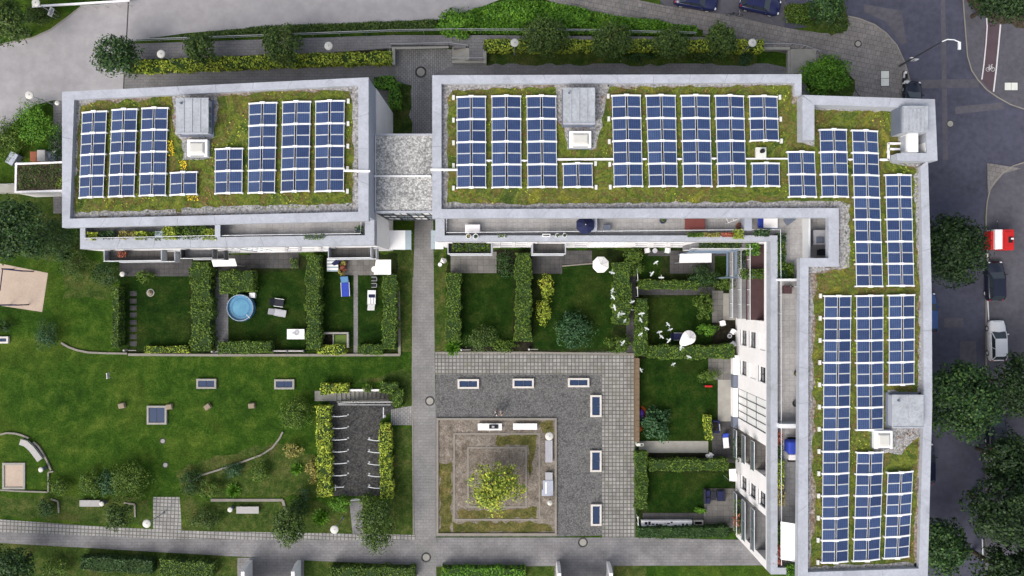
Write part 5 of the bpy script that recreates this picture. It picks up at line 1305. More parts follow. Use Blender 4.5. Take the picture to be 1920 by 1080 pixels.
# loggia plants
planter('reddish plant in a pot on the corner balcony of the smaller block', 222,474,233,479, M['l_red'], n=90, zb=7.42, h=.6)
planter('plants filling the balcony at the passage end of the long block', 850,459,915,468, M['l_mid'], n=420, zb=7.42, h=.5)
planter('plants on the upper corner loggia of the long block', 1312,456,1390,464, M['l_oliv'], n=420, zb=7.0, h=.5, over=1)
planter('climbing bright leaves at the loggia corner', 1404,459,1422,476, M['l_bri'], n=300, zb=7.0, h=.7)
planter('bushy plants on the inner loggia of the wing', 1392,508,1432,520, M['l_mid'], n=420, zb=7.0, h=.7)
planter('loggia plants along the upper rail of the wing', 1388,468,1404,500, M['l_oliv'], n=260, zb=4.0, h=.7)
planter('green plants by the glazed loggia of the wing', 1378,822,1389,860, M['l_dark'], n=300, zb=0, h=1.2)
planter('plants on the bottom loggia near the gable end', 1380,940,1392,1000, M['l_mid'], n=320, zb=1.0, h=.5)
planter('pink flowering plants on the bottom loggia near the gable end', 1379,966,1384,986, M['l_red'], n=80, zb=1.02, h=.8)
# ------------------------------------------------------------------ street furniture and small things
def at(px, py, z=0): return P(px, py, z)
# disc lamps: base pixel and head pixel follow from the height
def disc_lamp(label, px, py, h=4.0, r=.42, group='disc lamp posts'):
    c = P(px, py, h)
    t = T('lamp_post', label, 'lamp', (c[0], c[1], 0), group)
    MB().tube([(c[0],c[1],0),(c[0],c[1],h*.5),(c[0],c[1],h-.05)], [.06,.05,.045], 8).build('pole', M['metal'], t)
    MB().lathe(c[0], c[1], [(.05,h-.22),(r*.55,h-.12),(r,h-.05),(r,h),(r*.8,h+.05),(.02,h+.08)], 24).build('lamp_disc', M['lampw'], t, True)
    MB().cyl(c[0],c[1],0,.04,.14,n=12).build('base_plate', M['metald'], t)
    MB().cyl(c[0],c[1],h+.06,h+.12,r*.2,r*.12,10).build('cap', M['metal'], t)
for a in (('white disc lamp above the hedge, nearest the forecourt tree',302,101), ('white disc lamp beside the raised path near the yard wall',616,86), ('white disc lamp at the head of the long hedge beside the steps',965,80),
          ('white disc lamp at the far end of the long hedge',1411,80), ('white disc lamp at the paved square on the grass',275,982), ('white disc lamp beside the bright arching grass clump',627,993),
          ('white disc lamp standing on the open forecourt',55,178), ('white disc lamp in the corner bed by the signboard',67,5), ('white disc lamp above the planter bench',1030,818)): disc_lamp(*a)
disc_lamp('small white globe lamp behind the forecourt bush', 107,193, 3.0, .24)
disc_lamp('small white globe lamp below the tilted bench in the planter', 1031,943, 1.2, .27)
disc_lamp('small white globe lamp on the rough grass beside the first garden', 229,514, 1.0, .27)
# litter bins with white lids
def bin_(label, px, py):
    c = P(px, py, .9); t = T('litter_bin', label, 'bin', (c[0],c[1],0), 'round litter bins by the benches')
    MB().cyl(c[0],c[1],.0,.82,.20,.25,16).build('drum', M['zincd'], t)
    MB().lathe(c[0],c[1],[(.26,.82),(.26,.88),(.2,.93),(.01,.95)],16).build('lid', M['lampw'], t)
bin_('round bin with white lid beside the sandbox', 76,881); bin_('round bin with white lid at the end of the long bench', 190,945); bin_('round bin with white lid beside the short bench', 431,956)
# benches
def bench(label, x0, y0, x1, y1, mat='wood2', slats=4, h=.46):
    a = P(x0,y1,h); b = P(x1,y0,h); t = T('bench', label, 'bench', ((a[0]+b[0])/2,(a[1]+b[1])/2,0), 'benches on grass and earth')
    lx, ly = b[0]-a[0], b[1]-a[1]
    for i in range(slats):
        if lx > ly: MB().box(a[0],b[0],a[1]+ly*i/slats+.006,a[1]+ly*(i+1)/slats-.006,h-.06,h).build('slat', M[mat], t)
        else: MB().box(a[0]+lx*i/slats+.006,a[0]+lx*(i+1)/slats-.006,a[1],b[1],h-.06,h).build('slat', M[mat], t)
    for k in (.12, .88):
        if lx > ly: MB().box(a[0]+lx*k-.15,a[0]+lx*k+.15,a[1]+.05,b[1]-.05,0,h-.06).build('leg', M['concrete'], t)
        else: MB().box(a[0]+.05,b[0]-.05,a[1]+ly*k-.15,a[1]+ly*k+.15,0,h-.06).build('leg', M['concrete'], t)
    return t
bench('white slatted bench carrying a black bag in the planter', 896,794,941,807, 'fabricw')
bench('empty white slatted bench in the planter corner', 962,794,1007,806, 'fabricw')
bench('grey bench under the disc lamp of the planter', 1022.5,826,1036,867, 'fabricg')
bench('short white bench beneath the tilted board in the planter', 1022.5,886,1036,922, 'fabricg')
bench('long grey bench before the leafy bushes', 149,938,187,950, 'wood2', 5)
bench('grey bench with a dark mark beside the round bin', 443,950,485,963, 'wood2', 5)
bd = T('bench_table', 'grey tilted board lying across the short planter bench', 'table', (*P(1027,915)[:2],0))
MB().pbox(1018,901,1037,930,.465,.52).build('board', M['zinc2'], bd); MB().pbox(1022.5,904,1025,926,.52,.535).build('strip', M['white'], bd); MB().pbox(1016,918,1019,930,.0,.46).build('side_board', M['zinc2'], bd)
bag = T('bag', 'black bag lying on the white slatted bench', 'bag', (*P(925,800)[:2],.46))
MB().pbox(917,796.5,934,804,.465,.60).build('body', M['black'], bag, bevel=.04); MB().tube([P(919,798,.6),P(922,797,.66),P(928,797,.66),P(932,799,.6)],.02,6).build('strap', M['dark'], bag); MB().pbox(922,798.5,927,802,.60,.63).build('pocket', M['fabricg'], bag, bevel=.01)
# curved bench and curved kerbs
cb = T('bench', 'curved grey concrete bench inside the ring kerb by the sandbox', 'bench', (*P(58,845)[:2],0))
arc = [(38,829),(48,832),(58,841),(66,851),(74,862)]
mb = MB()
for i in range(4):
    a, b = arc[i], arc[i+1]; A = Vector(P(*a,.45)[:2]); B = Vector(P(*b,.45)[:2]); mb = MB(); mb.obox((A+B)/2,B-A,None,(B-A).length+.10,.62,.12,.45+.003*i); mb.build('seat_block', M['wood2'], cb)
MB().tube([P(40,832,.06),P(56,842,.06),P(72,860,.06)],.1,6).build('base', M['concrete'], cb)
def kerbline(label, pts, w=3.2, h=.18, name='kerb'):
    t = T(name, label, 'kerb', (*P(*pts[len(pts)//2])[:2],0))
    for a, b in zip(pts[:-1], pts[1:]):
        A = Vector(P(*a,h)[:2]); B = Vector(P(*b,h)[:2]); n = max(1, round((B-A).length/1.2))
        for i in range(n):
            p, q = A.lerp(B,i/n), A.lerp(B,(i+1)/n); MB().obox((p+q)/2,q-p,None,(q-p).length-.008,w*.056,0,h+random.uniform(-.01,.01)).build('stone', M['kerb'], t)
kerbline('ring of pale kerb stones around the curved bench', [(0,815),(12,812),(28,813),(42,817),(53,822)])
kerbline('arc of pale kerb stones ending at the sandbox hedge', [(62,829),(72,838),(81,852),(89,868),(95,882)])
kerbline('short straight kerb between sandbox and bright bush', [(0,919),(30,921),(90,923),(90,886),(100,884)], 2.6)
kerbline('thin curved kerb sweeping from the round bush to the gardens', [(114,643),(128,651),(145,657),(165,661),(200,662.5),(238,663)], 3.4)
kerbline('long straight kerb along the foot of the smaller block gardens', [(240,665),(400,666),(560,666),(750,665.5)], 4.5, .22)
kerbline('straight kerb beside the grass strip of the courtyard path', [(749,666),(748,600),(747,540)], 4.5, .2)
kerbline('thin curved kerb through the shrub bed on the big lawn', [(530,810),(524,822),(510,840),(490,853),(455,866),(420,878),(375,892),(352,905)], 3)
kerbline('straight kerb behind the short bench', [(395,938),(530,938),(536,960)], 5, .12)
kerbline('short angled kerb by the dark upright shrub', [(95,936),(108,940),(110,962)], 3, .12)
kerbline('short angled kerb near the thin feathery tree', [(232,943),(252,946),(253,970)], 3, .12)
kerbline('narrow kerb on the lawn side of the courtyard path', [(774.5,520),(773,700),(775,1004)], 2, .05)
kerbline('pale kerb along the courtyard edge of the long block gardens', [(820,661),(1000,661),(1190,664)], 3, .1)
kerbline('thin pale edging beside the second patio of the long block', [(1054,499),(1112,494)], 2, .1)
# timber fence
fe = T('timber_fence', 'weathered timber fence between the setts and the shaded lawn', 'fence', (*P(1195,750)[:2],0))
for i in range(16):
    MB().pbox(1191.5,672+i*9.8,1199,672+i*9.8+9.5,.1,1.25+random.uniform(-.02,.02)).build('board', M['wood'], fe)
    if i % 4 == 0: MB().pbox(1192.5,671+i*9.8,1197.5,674+i*9.8,0,1.3).build('post', M['wood'], fe)
# skylights in the courtyard paving and lawn
def light_well(label, x0, y0, x1, y1, frame='framew', bars=2, group='light wells of the underground garage', rows=1):
    a = P(x0,y1,.3); b = P(x1,y0,.3); t = T('light_well', label, 'skylight', ((a[0]+b[0])/2,(a[1]+b[1])/2,0), group)
    fw = .19
    for q in ((a[0],b[0],a[1],a[1]+fw),(a[0],b[0],b[1]-fw,b[1]),(a[0],a[0]+fw,a[1]+fw+.002,b[1]-fw-.002),(b[0]-fw,b[0],a[1]+fw+.002,b[1]-fw-.002)): MB().box(*q,0,.3).build('frame', M[frame], t)
    lx, ly = b[0]-a[0]-2*fw, b[1]-a[1]-2*fw
    for i in range(bars):
        if lx > ly: q = (a[0]+fw+lx*i/bars+.02,a[0]+fw+lx*(i+1)/bars-.02,a[1]+fw,b[1]-fw)
        else: q = (a[0]+fw,b[0]-fw,a[1]+fw+ly*i/bars+.02,a[1]+fw+ly*(i+1)/bars-.02)
        MB().box(*q,.16,.22).build('pane', M['glassb'], t)
    MB().box(a[0]+fw,b[0]-fw,a[1]+fw,b[1]-fw,.02,.155).build('glazing_bar', M['fabricg'], t)
light_well('white framed light well in the cobbles nearest the courtyard path', 858,711,898,729); light_well('white framed light well between two others in the row along the setts', 961,710,1001,728); light_well('white framed light well at the inner corner of the cobbles', 1065,709,1105,726)
light_well('upright white framed light well nearest the corner of the cobbles', 1107,741,1128,782); light_well('upright white framed light well between the two others of its row', 1107,845,1128,885); light_well('upright white framed light well nearest the path manhole', 1108,946,1128,986)
light_well('grey framed light well in the lawn below the pool garden path', 368,710.5,405,729, 'concrete'); light_well('grey framed light well in the lawn below the white table', 514,711.5,551.5,730, 'concrete'); light_well('large square grey framed light well in the open lawn', 275,761,312,796, 'concrete'); light_well('white framed light well at the dark bush', -12,631,15,644)
# sandstone blocks on the lawn
for px, py, a, l in ((227,761,.2,'sandstone block lying alone on the lawn'), (316,763,.1,'sandstone block touching the large square light well'), (388,763,.6,'sandstone block turned askew on the lawn'), (471,761,.05,'sandstone block nearest the kerb bush')):
    c = P(px,py,.35); t = T('stone_block', l, 'stone block', (c[0],c[1],0), 'sandstone blocks on the lawn', a)
    bm = MB(); h = .38
    bm.hexa([(c[0]-.36,c[1]-.3,0),(c[0]+.36,c[1]-.32,0),(c[0]+.37,c[1]+.31,0),(c[0]-.35,c[1]+.3,0)],[(c[0]-.30,c[1]-.27,h),(c[0]+.31,c[1]-.25,h*.92),(c[0]+.30,c[1]+.26,h),(c[0]-.32,c[1]+.24,h*1.05)])
    bm.build('boulder', M['stone'], t, bevel=.06)
# manhole covers
def manhole(label, px, py, r=.42):
    c = P(px,py,.03); t = T('manhole_cover', label, 'manhole cover', (c[0],c[1],0), 'round manhole covers')
    MB().lathe(c[0],c[1],[(r*1.45,.0),(r*1.45,.034),(r*1.02,.036),(r*1.0,.026)],24).build('surround', M['cobbled'], t)
    MB().cyl(c[0],c[1],0,.04,r,n=24).build('cover', M['concrete'], t)
for a in (('manhole cover in the small yard north of the bridge',789,135), ('manhole cover on the courtyard path opposite the cobbles',806,752,.36), ('manhole cover on the courtyard path at the crossing',799,1045,.36), ('manhole cover beside the setts on the lower path',1093,1017,.36), ('small round cover on the open lawn',305,827,.22), ('small worn round cover on the lawn near the leafy bushes',310,872,.22)): manhole(*a)
c = P(1609,82,.13); t = T('manhole_cover', 'manhole cover on the corner footway', 'manhole cover', (c[0],c[1],.1)); MB().cyl(c[0],c[1],.1,.125,.26,n=20).build('cover', M['concrete'], t); MB().lathe(c[0],c[1],[(.4,.1),(.4,.118),(.27,.12)],20).build('surround', M['cobbled'], t)
# utility covers with two pale plates
def plates(label, x0, y0, x1, y1, z=.1):
    t = T('utility_cover', label, 'utility cover', (*P((x0+x1)/2,(y0+y1)/2)[:2],z), 'pale utility covers in the footways')
    w_, h_ = x1-x0, y1-y0
    if w_ > h_: qs = ((x0,y0,x0+w_/2-.4,y1),(x0+w_/2+.4,y0,x1,y1))
    else: qs = ((x0,y0,x1,y0+h_/2-.4),(x0,y0+h_/2+.4,x1,y1))
    for q in qs: MB().pbox(*q,z,z+.03).build('plate', M['blockw'], t)
    MB().pbox(x0-1,y0-1,x1+1,y1+1,z,z+.018).build('rim', M['kerbd'], t)
plates('pale double utility cover on the corner footway by the scooter', 1652,133,1667,161); plates('pale double utility cover beside the cycle lane', 1884,155,1908,169, .102)
# tall street lamp with arm and signs
sl_ = T('street_lamp', 'tall dark street lamp with curved white arm and parking sign', 'street lamp', (*P(1686,124,0)[:2],.1))
b0 = P(1686,124,0); ht = 8.4
MB().tube([(b0[0],b0[1],.1),(b0[0],b0[1],4),(b0[0],b0[1],ht)],[.11,.09,.06],10).build('pole', M['metald'], sl_)
arm = [(b0[0],b0[1],ht-.05),(b0[0]+.35,b0[1]+.12,ht+.25),(b0[0]+.9,b0[1]+.05,ht+.38),(b0[0]+1.5,b0[1]-.2,ht+.36)]
MB().tube(arm,[.06,.05,.05,.045],8).build('arm', M['alu'], sl_)
MB().obox((b0[0]+1.45,b0[1]-.5),(0,1),None,.7,.24,ht+.22,ht+.36).build('lamp_head', M['alu'], sl_)
sg = MB().hexa([(b0[0]+.12,b0[1]-.04,2.0),(b0[0]+.72,b0[1]-.04,2.0),(b0[0]+.72,b0[1],2.0),(b0[0]+.12,b0[1],2.0)],[(b0[0]+.12,b0[1]-.04,2.7),(b0[0]+.72,b0[1]-.04,2.7),(b0[0]+.72,b0[1],2.7),(b0[0]+.12,b0[1],2.7)]).build('sign_plate', M['white'], sl_)
MB().box(b0[0]+.3,b0[0]+.42,b0[1]-.05,b0[1]-.041,2.15,2.55).build('sign_mark', M['black'], sg)
MB().box(b0[0]-.35,b0[0]-.1,b0[1]-.02,b0[1]+.02,2.9,3.2).build('name_plate', M['white'], sl_)
# signboards
def signboard(label, px, py, w, hgt, z, rz, name='signboard', lean=0):
    c = P(px,py,z); t = T(name, label, 'sign', (c[0],c[1],0)); d = Vector((math.cos(rz),math.sin(rz)))
    MB().obox((c[0],c[1]),d,None,w,.05,z-hgt,z).build('board', M['white'], t)
    MB().obox((c[0]+d.y*.03,c[1]-d.x*.03),d,None,w*.8,.008,z-hgt*.75,z-hgt*.25).build('print', M['fabricg'], t)
    for s in (-1,1): MB().cyl(c[0]+d.x*w*.4*s-d.y*.06,c[1]+d.y*w*.4*s+d.x*.06,0,z-.02,.03,n=6).build('post', M['metal'], t)
signboard('white signboard on posts in the corner bed by the forecourt kerb', 92,20,.9,.7,1.6,R(70))
signboard('small white sign on a post in the open lawn', 200,705,.6,.5,1.3,R(95))
nb_ = T('low_wall', 'white low wall running behind the corner bed to the forecourt', 'wall', (*P(150,5)[:2],0)); MB().hexa([P(60,15,0),P(240,4,0),P(240,0,0),P(60,11,0)],[P(60,14,1.0),P(243,2.5,1.0),P(243,-1,1.0),P(60,10,1.0)]).build('wall', M['render'], nb_); rail(nb_, [P(150,11,1.0),P(238,6,1.0)], .03, zb=0, step=1.0)
# bicycle racks
def rack(label, x0, y0, x1, y1):
    a = Vector(P(x0,y0,.8)); b = Vector(P(x1,y1,.8)); t = T('bicycle_rack', label, 'bicycle rack', ((a.x+b.x)/2,(a.y+b.y)/2,0), 'hoop racks of the bicycle park')
    m_ = a.lerp(b,.5); MB().tube([(a.x,a.y,0),tuple(a),(m_.x,m_.y-.04,.8),tuple(b),(b.x,b.y,0)],.04,7).build('hoop', M['alu'], t)
    for q in (a,b): MB().cyl(q.x,q.y,0,.03,.09,n=10).build('foot', M['metal'], t)
for i, y in enumerate((781,803.5,825,847.5,869.5,892)): rack('steel hoop rack on the lawn side of the bicycle park', 622.5,y,650,y-1.5)
for i, y in enumerate((825.5,848,871,893,914.5)): rack('steel hoop rack on the path side of the bicycle park', 690,y-1.5,712.5,y+1)
rk = T('pump_stand', 'steel repair stand with crossbar beside the last hoop rack', 'stand', (*P(632,914)[:2],0)); MB().tube([P(625,914,.7),P(645,913,.7)],.035,7).build('crossbar', M['alu'], rk); MB().tube([P(629,909,.7),P(629,920,.7)],.035,7).build('handle', M['alu'], rk)
for x,y in ((629,914),(643,913)): MB().tube([(*P(x,y,.7)[:2],0),P(x,y,.7)],.04,7).build('leg', M['alu'], rk)
# basement steps
bs = T('basement_stairs', 'concrete steps going down beside the bicycle park', 'stairs', (*P(685,743)[:2],0))
xa, xb = P(632,0)[0], P(738,0)[0]; ya, yb = P(0,752)[1], P(0,733)[1]
n = 14
for i in range(n):
    a = xa+(xb-xa)*i/n; b = xa+(xb-xa)*(i+1)/n; z = -.02-.17*i; MB().box(a,b,ya,yb,z-.5,z).build('step', M['concrete'], bs)
MB().box(xa-.0,xb,ya-.16,ya-.002,-3,.15).build('side_wall', M['concrete'], bs); MB().box(xa,xb,yb+.002,yb+.2,-3,.25).build('side_wall', M['render'], bs); MB().box(xb+.002,xb+.15,ya-.16,yb+.2,-3,.2).build('end_wall', M['concrete'], bs)
MB().pbox(590,733,631,752,0,.03).build('landing', M['concrete'], bs)
rail(bs, [P(634,756.5,.95),P(660,755,.95),P(732,753.5,.95)], .04, zb=0, step=1.5, mid=True)
rail(bs, [P(634,759,1.0),P(732,759,1.0)], .04, zb=0, step=1.5)
bp = T('gate_rail', 'steel gate rail closing the bicycle park towards the lower path', 'rail', (*P(668,938)[:2],0)); rail(bp, [P(658,938,.95),P(675,937,.95)], .045, zb=0, step=.9, mid=True)
b2 = T('barrier_post', 'slim pale barrier post at the bicycle park entrance', 'post', (*P(719,773)[:2],0)); MB().tube([(*P(719,783,.9)[:2],0),P(719,783,.9),P(719,764,.9)],.05,8).build('arm', M['alu'], b2); MB().cyl(*P(719,783,.9)[:2],0,.05,.13,n=12).build('foot', M['metal'], b2)
# swing frame over the sand
sf = T('swing_frame', 'blue tubular play frame over the big sand pit', 'play frame', (*P(20,530)[:2],0))
MB().tube([P(3,504,2.0),P(41,508,2.0)],.07,8).build('top_bar', M['navy'], sf); MB().tube([P(-2,572,2.0),P(32,572,2.0)],.07,8).build('top_bar', M['navy'], sf); MB().tube([P(5,504,2.0),P(0,545,2.0)],.05,8).build('side_bar', M['navy'], sf)
for x,y in ((3,504),(41,508),(-2,572),(32,572)): MB().tube([(*P(x,y,2)[:2],0),P(x,y,2)],.06,8).build('leg', M['navy'], sf)
# ------------------------------------------------------------------ garden furniture
pool = T('pool', 'round blue above-ground swimming pool beside the squat hedge', 'pool', (*P(450,578)[:2],0))
c = P(450,577,.75); r = 25.5*(H-.75)/F
MB().lathe(c[0],c[1],[(r,.0),(r*1.02,.4),(r,.74),(r-.02,.78),(r-.12,.78),(r-.14,.74),(r-.16,.1)],40).build('wall', M['teal'], pool, True)
MB().flat([(c[0]+(r-.15)*math.cos(i*.157),c[1]+(r-.15)*math.sin(i*.157)) for i in range(40)],.50).build('water', M['water'], pool)
MB().lathe(c[0],c[1],[(r-.03,.78),(r-.06,.81),(r-.10,.78)],40).build('rim', M['fabricg'], pool)
MB().tube([P(468,596,.0),P(468,596,1.2),P(462,590,1.2),P(462,590,.6)],.03,6).build('ladder_rail', M['alu'], pool)
MB().lathe(c[0],c[1],[(r*.62,.505),(r*.62+.06,.508),(r*.62+.12,.505)],36).build('liner_seam', M['teal'], pool)
pp = T('pool_pump', 'white filter box beside the round pool', 'pump', (*P(472,553)[:2],0)); MB().pbox(467,548.5,478,558.5,0,.5).build('box', M['white'], pp, bevel=.05); MB().tube([P(470,556,.3),P(463,560,.5)],.05,6).build('hose', M['navy'], pp)
def table(label, x0, y0, x1, y1, z=.74, mat='white', zb=0, name='table', legs='metal'):
    a = P(x0,y1,zb+z); b = P(x1,y0,zb+z); t = T(name, label, 'table', ((a[0]+b[0])/2,(a[1]+b[1])/2,zb))
    MB().box(a[0],b[0],a[1],b[1],zb+z-.05,zb+z).build('top', M[mat], t, bevel=.02)
    for x in (a[0]+.1,b[0]-.1):
        for y in (a[1]+.1,b[1]-.1): MB().box(x-.03,x+.03,y-.03,y+.03,zb,zb+z-.05).build('leg', M[legs], t)
    return t
table('white table near the long hedge of the pool garden', 538,617,571,636)
dc = T('dish', 'pale oval dish on the white table of the pool garden', 'dish', (*P(556,625)[:2],.74)); MB().lathe(*P(556,624,.8)[:2],[(.05,.742),(.2,.75),(.28,.8),(.24,.8),(.05,.76)],16).build('bowl', M['fabricg'], dc); MB().box(P(548,0,.76)[0],P(552,0,.76)[0],P(0,626,.76)[1],P(0,622,.76)[1],.742,.76).build('napkin', M['fabricg'], dc)
table('pale table on the long terrace next to the rail', 872,421,900,437, .7, 'render', ZF)
table('red brown covered table on the long terrace', 1284,410,1322,431, .74, 'redt', ZF)
def lounger(label, px, py, L, Wd, rz, mat='white', frame='white', pad=None, back=.35, zb=0):
    c = P(px,py,zb+.4); t = T('sun_lounger', label, 'sun lounger', (c[0],c[1],zb)); d = Vector((math.cos(rz),math.sin(rz))); n = Vector((-d.y,d.x))
    def q(u,v,z): p = Vector(c[:2])+d*u+n*v; return (p.x,p.y,zb+z)
    MB().hexa([q(-L/2,-Wd/2,.30),q(L*.18,-Wd/2,.30),q(L*.18,Wd/2,.30),q(-L/2,Wd/2,.30)],[q(-L/2,-Wd/2,.38),q(L*.18,-Wd/2,.38),q(L*.18,Wd/2,.38),q(-L/2,Wd/2,.38)]).build('seat', M[mat], t, bevel=.02)
    MB().hexa([q(L*.19,-Wd/2,.30),q(L/2,-Wd/2,.30+back),q(L/2,Wd/2,.30+back),q(L*.19,Wd/2,.30)],[q(L*.19,-Wd/2,.38),q(L/2-.03,-Wd/2,.38+back),q(L/2-.03,Wd/2,.38+back),q(L*.19,Wd/2,.38)]).build('backrest', M[pad or mat], t, bevel=.02)
    for u,v in ((-L*.42,-Wd*.42),(-L*.42,Wd*.42),(L*.3,-Wd*.42),(L*.3,Wd*.42)):
        p = q(u,v,0); MB().cyl(p[0],p[1],zb,zb+.31,.03,n=6).build('leg', M[frame], t)
    for s in (-1,1): MB().tube([q(-L*.5,s*(Wd/2+.03),.36),q(L*.2,s*(Wd/2+.03),.36)],.03,6).build('side_rail', M[frame], t)
    return t
lounger('grey sun lounger on the pool garden lawn', 520,586,1.8,.62,R(170),'fabricg','fabricg')
lounger('dark framed lounger with white armrests on the pool garden lawn', 519,567,1.4,.75,R(172),'dark','white')
lounger('long blue patterned lounger beside the paved strip', 647,537,2.1,.8,R(93),'blue','white','teal')
lounger('white lounger on the narrow lawn with a dark towel', 696.5,563,2.1,.75,R(-91),'white','white',None,.3)
tw = T('towel', 'dark blue towel lying across the white lounger', 'towel', (*P(697,556)[:2],.38)); MB().pbox(691,552,703,558,.385,.42).build('fold', M['navy'], tw, bevel=.01); MB().pbox(694,558.1,696,570,.385,.40).build('strap', M['fabricg'], tw); MB().pbox(699,558.1,701,570,.385,.40).build('strap', M['fabricg'], tw)
lounger('dark blue lounger under the white sunshade parasol', 1268,631,1.3,.7,R(180),'navy','metal')
lounger('blue and white sun lounger on the corner terrace', 1439,417,1.9,1.0,R(180),'fabricw','teal','blue',.3,ZF)
lounger('striped reclining chair on the dark patio by the stair glazing', 1361,826,1.6,.6,R(95),'fabricw','navy','blue',.35)
st_ = T('striped_table', 'green and white striped table cover beside the flower pots', 'table', (*P(628,497)[:2],0))
a = P(613,509,.7); b = P(634,484,.7)
for i in range(8): MB().box(a[0],b[0],a[1]+(b[1]-a[1])*i/8,a[1]+(b[1]-a[1])*(i+1)/8-.002,.64,.70).build('stripe', M['fabricw' if i % 2 else 'glassp'], st_)
MB().box(a[0]+.3,b[0]-.3,a[1]+.3,b[1]-.3,0,.63).build('pedestal', M['metal'], st_)
cl = T('jacket', 'navy jacket thrown over the striped table cover', 'jacket', (*P(629,490)[:2],.7)); MB().prism([P(x,y,.78) for x,y in ((621,494),(630,487),(637,489),(634,496),(626,498))],.705,.80).build('cloth', M['navy'], cl, bevel=.03); MB().prism([P(x,y,.78) for x,y in ((634,487),(641,485),(640,490),(637,491))],.705,.76).build('sleeve', M['navy'], cl, bevel=.02)
for i,(x,y,m,l) in enumerate(((645,494,'l_och','wicker tub with ochre flowers beside the striped table'),(643,503,'l_red','wicker tub with orange flowers beside the striped table'),(647,480,'l_blue','pot with blue green plant at the balcony foot'),(641,511,'l_och','pot with pale pink flowers at the patio edge'))):
    c = P(x,y,.4); t = T('plant_pot', l, 'plant pot', (c[0],c[1],0)); MB().lathe(c[0],c[1],[(.18,0),(.26,.35),(.28,.4),(.22,.4),(.2,.3)],14).build('pot', M['terra'], t)
    p_, n_, C_ = crown_pts(c[0],c[1],.6,.36,.36,.26,9,26,.4); leaves('foliage',p_,n_,.13,M[m],t)
sp_ = planter('low bed of green and red plants along the balcony foot', 653,480,704,484, M['l_mid'], n=240, zb=0, h=.4, zbox=.15, box='terra')
def stool(label, px, py):
    c = P(px,py,.5); t = T('garden_chair', label, 'chair', (c[0],c[1],0), 'pair of pale wire chairs behind the white lounger')
    MB().tube([(c[0]-.32,c[1]+.2,.5),(c[0]+.2,c[1]+.2,.5),(c[0]+.28,c[1],.5),(c[0]+.2,c[1]-.2,.5),(c[0]-.32,c[1]-.2,.5)],.03,6).build('arm_frame', M['fabricg'], t)
    MB().box(c[0]-.2,c[0]+.25,c[1]-.17,c[1]+.17,.38,.41).build('seat', M['dark'], t); MB().box(c[0]+.25,c[0]+.29,c[1]-.18,c[1]+.18,.41,.8).build('backrest', M['fabricg'], t)
    for u in (-.28,.2):
        for v in (-.18,.18): MB().cyl(c[0]+u,c[1]+v,0,.5,.02,n=6).build('leg', M['metal'], t)
stool('pale wire chair behind the white lounger', 702,523); stool('pale wire chair behind the white lounger', 702,535)
# parasols and awnings
def parasol(label, px, py, rp, h=2.3, n=8, mat='fabricw', zb=0, name='parasol', tear=None):
    zc = zb+h; c = P(px,py,zc); r = rp*(H-zc)/F; t = T(name, label, 'parasol', (c[0],c[1],zb))
    rot = .39
    if tear: 
        pts = []
        for i in range(28):
            a = 2*math.pi*i/28; k = 1+.62*max(0, math.cos(a-tear))**7; pts.append((c[0]+r*k*math.cos(a),c[1]+r*k*math.sin(a)))
    else: pts = [(c[0]+r*math.cos(2*math.pi*i/n+rot),c[1]+r*math.sin(2*math.pi*i/n+rot)) for i in range(n)]
    m_ = len(pts); mb = MB(); mb.add([(*p,zc-.32) for p in pts]+[(c[0],c[1],zc+.12)], [(i,(i+1)%m_,m_) for i in range(m_)])
    mb.add([(*p,zc-.32) for p in pts]+[(*p,zc-.44) for p in pts], [((i+1)%m_,i,m_+i,m_+(i+1)%m_) for i in range(m_)]); mb.build('canopy', M[mat], t)
    MB().cyl(c[0],c[1],zb,zc+.08,.03,n=8).build('pole', M['metal'], t); MB().cyl(c[0],c[1],zb,zb+.1,.28,n=14).build('foot', M['concrete'], t); MB().sphere((c[0],c[1],zc+.15),.05,.05,.06,8,5).build('finial', M['white'], t)
    mb = MB()
    for i in range(0,m_,max(1,m_//8)): mb.tube([(c[0],c[1],zc+.02),(*lerp(pts[i],(c[0],c[1]),.05),zc-.33)],.015,4)
    mb.build('ribs', M['metal'], t)
    mb = MB()
    for i in range(0,m_,max(1,m_//8)): mb.tube([(c[0],c[1],zc+.125),(*pts[i],zc-.315)],.012,4)
    mb.build('seams', M['fabricg' if mat != 'navy' else 'dark'], t)
parasol('white octagonal parasol over the second lawn of the long block', 1127,496,16)
parasol('white teardrop shaped parasol beside the dark lounger', 1293,633,13.2, 2.2, tear=R(222))
parasol('navy octagonal parasol on the long terrace', 1098,421,18, 2.0, mat='navy', zb=ZF)
parasol('small white parasol standing on the side lawn by the passage', 830,488,6, 1.9, 4, zb=0)
def awning(label, pts, zs, mat='fabricw', name='awning', frame=True):
    W = [P(x,y,z) for (x,y),z in zip(pts,zs)]; cx = sum(p[0] for p in W)/4; cy = sum(p[1] for p in W)/4
    zb = 0 if max(zs) < 8 else ZF; t = T(name, label, 'awning', (cx,cy,zb))
    b = [(p[0],p[1],p[2]-.05) for p in W]
    A = sum(W[i][0]*W[(i+1)%4][1]-W[(i+1)%4][0]*W[i][1] for i in range(4))
    if A < 0: W, b = W[::-1], b[::-1]
    MB().hexa(b, W).build('cloth', M[mat], t)
    lo = sorted(range(4), key=lambda i: W[i][1])[:2]
    MB().tube([W[lo[0]],W[lo[1]]],.05,6).build('front_bar', M['white'], t)
    for i in (lo if frame else []): MB().cyl(W[i][0],W[i][1],zb,W[i][2]-.05,.035,n=6).build('post', M['metal'], t)
awning('white awning over the patio of the stepping stone garden', [(396,486),(440,485),(444,498),(400,499)], [3.0,3.0,2.6,2.6])
awning('white awning over the terrace beside the blue steel frame', [(1275,476),(1334,475),(1334,491),(1274,492)], [3.0,3.0,2.6,2.6])
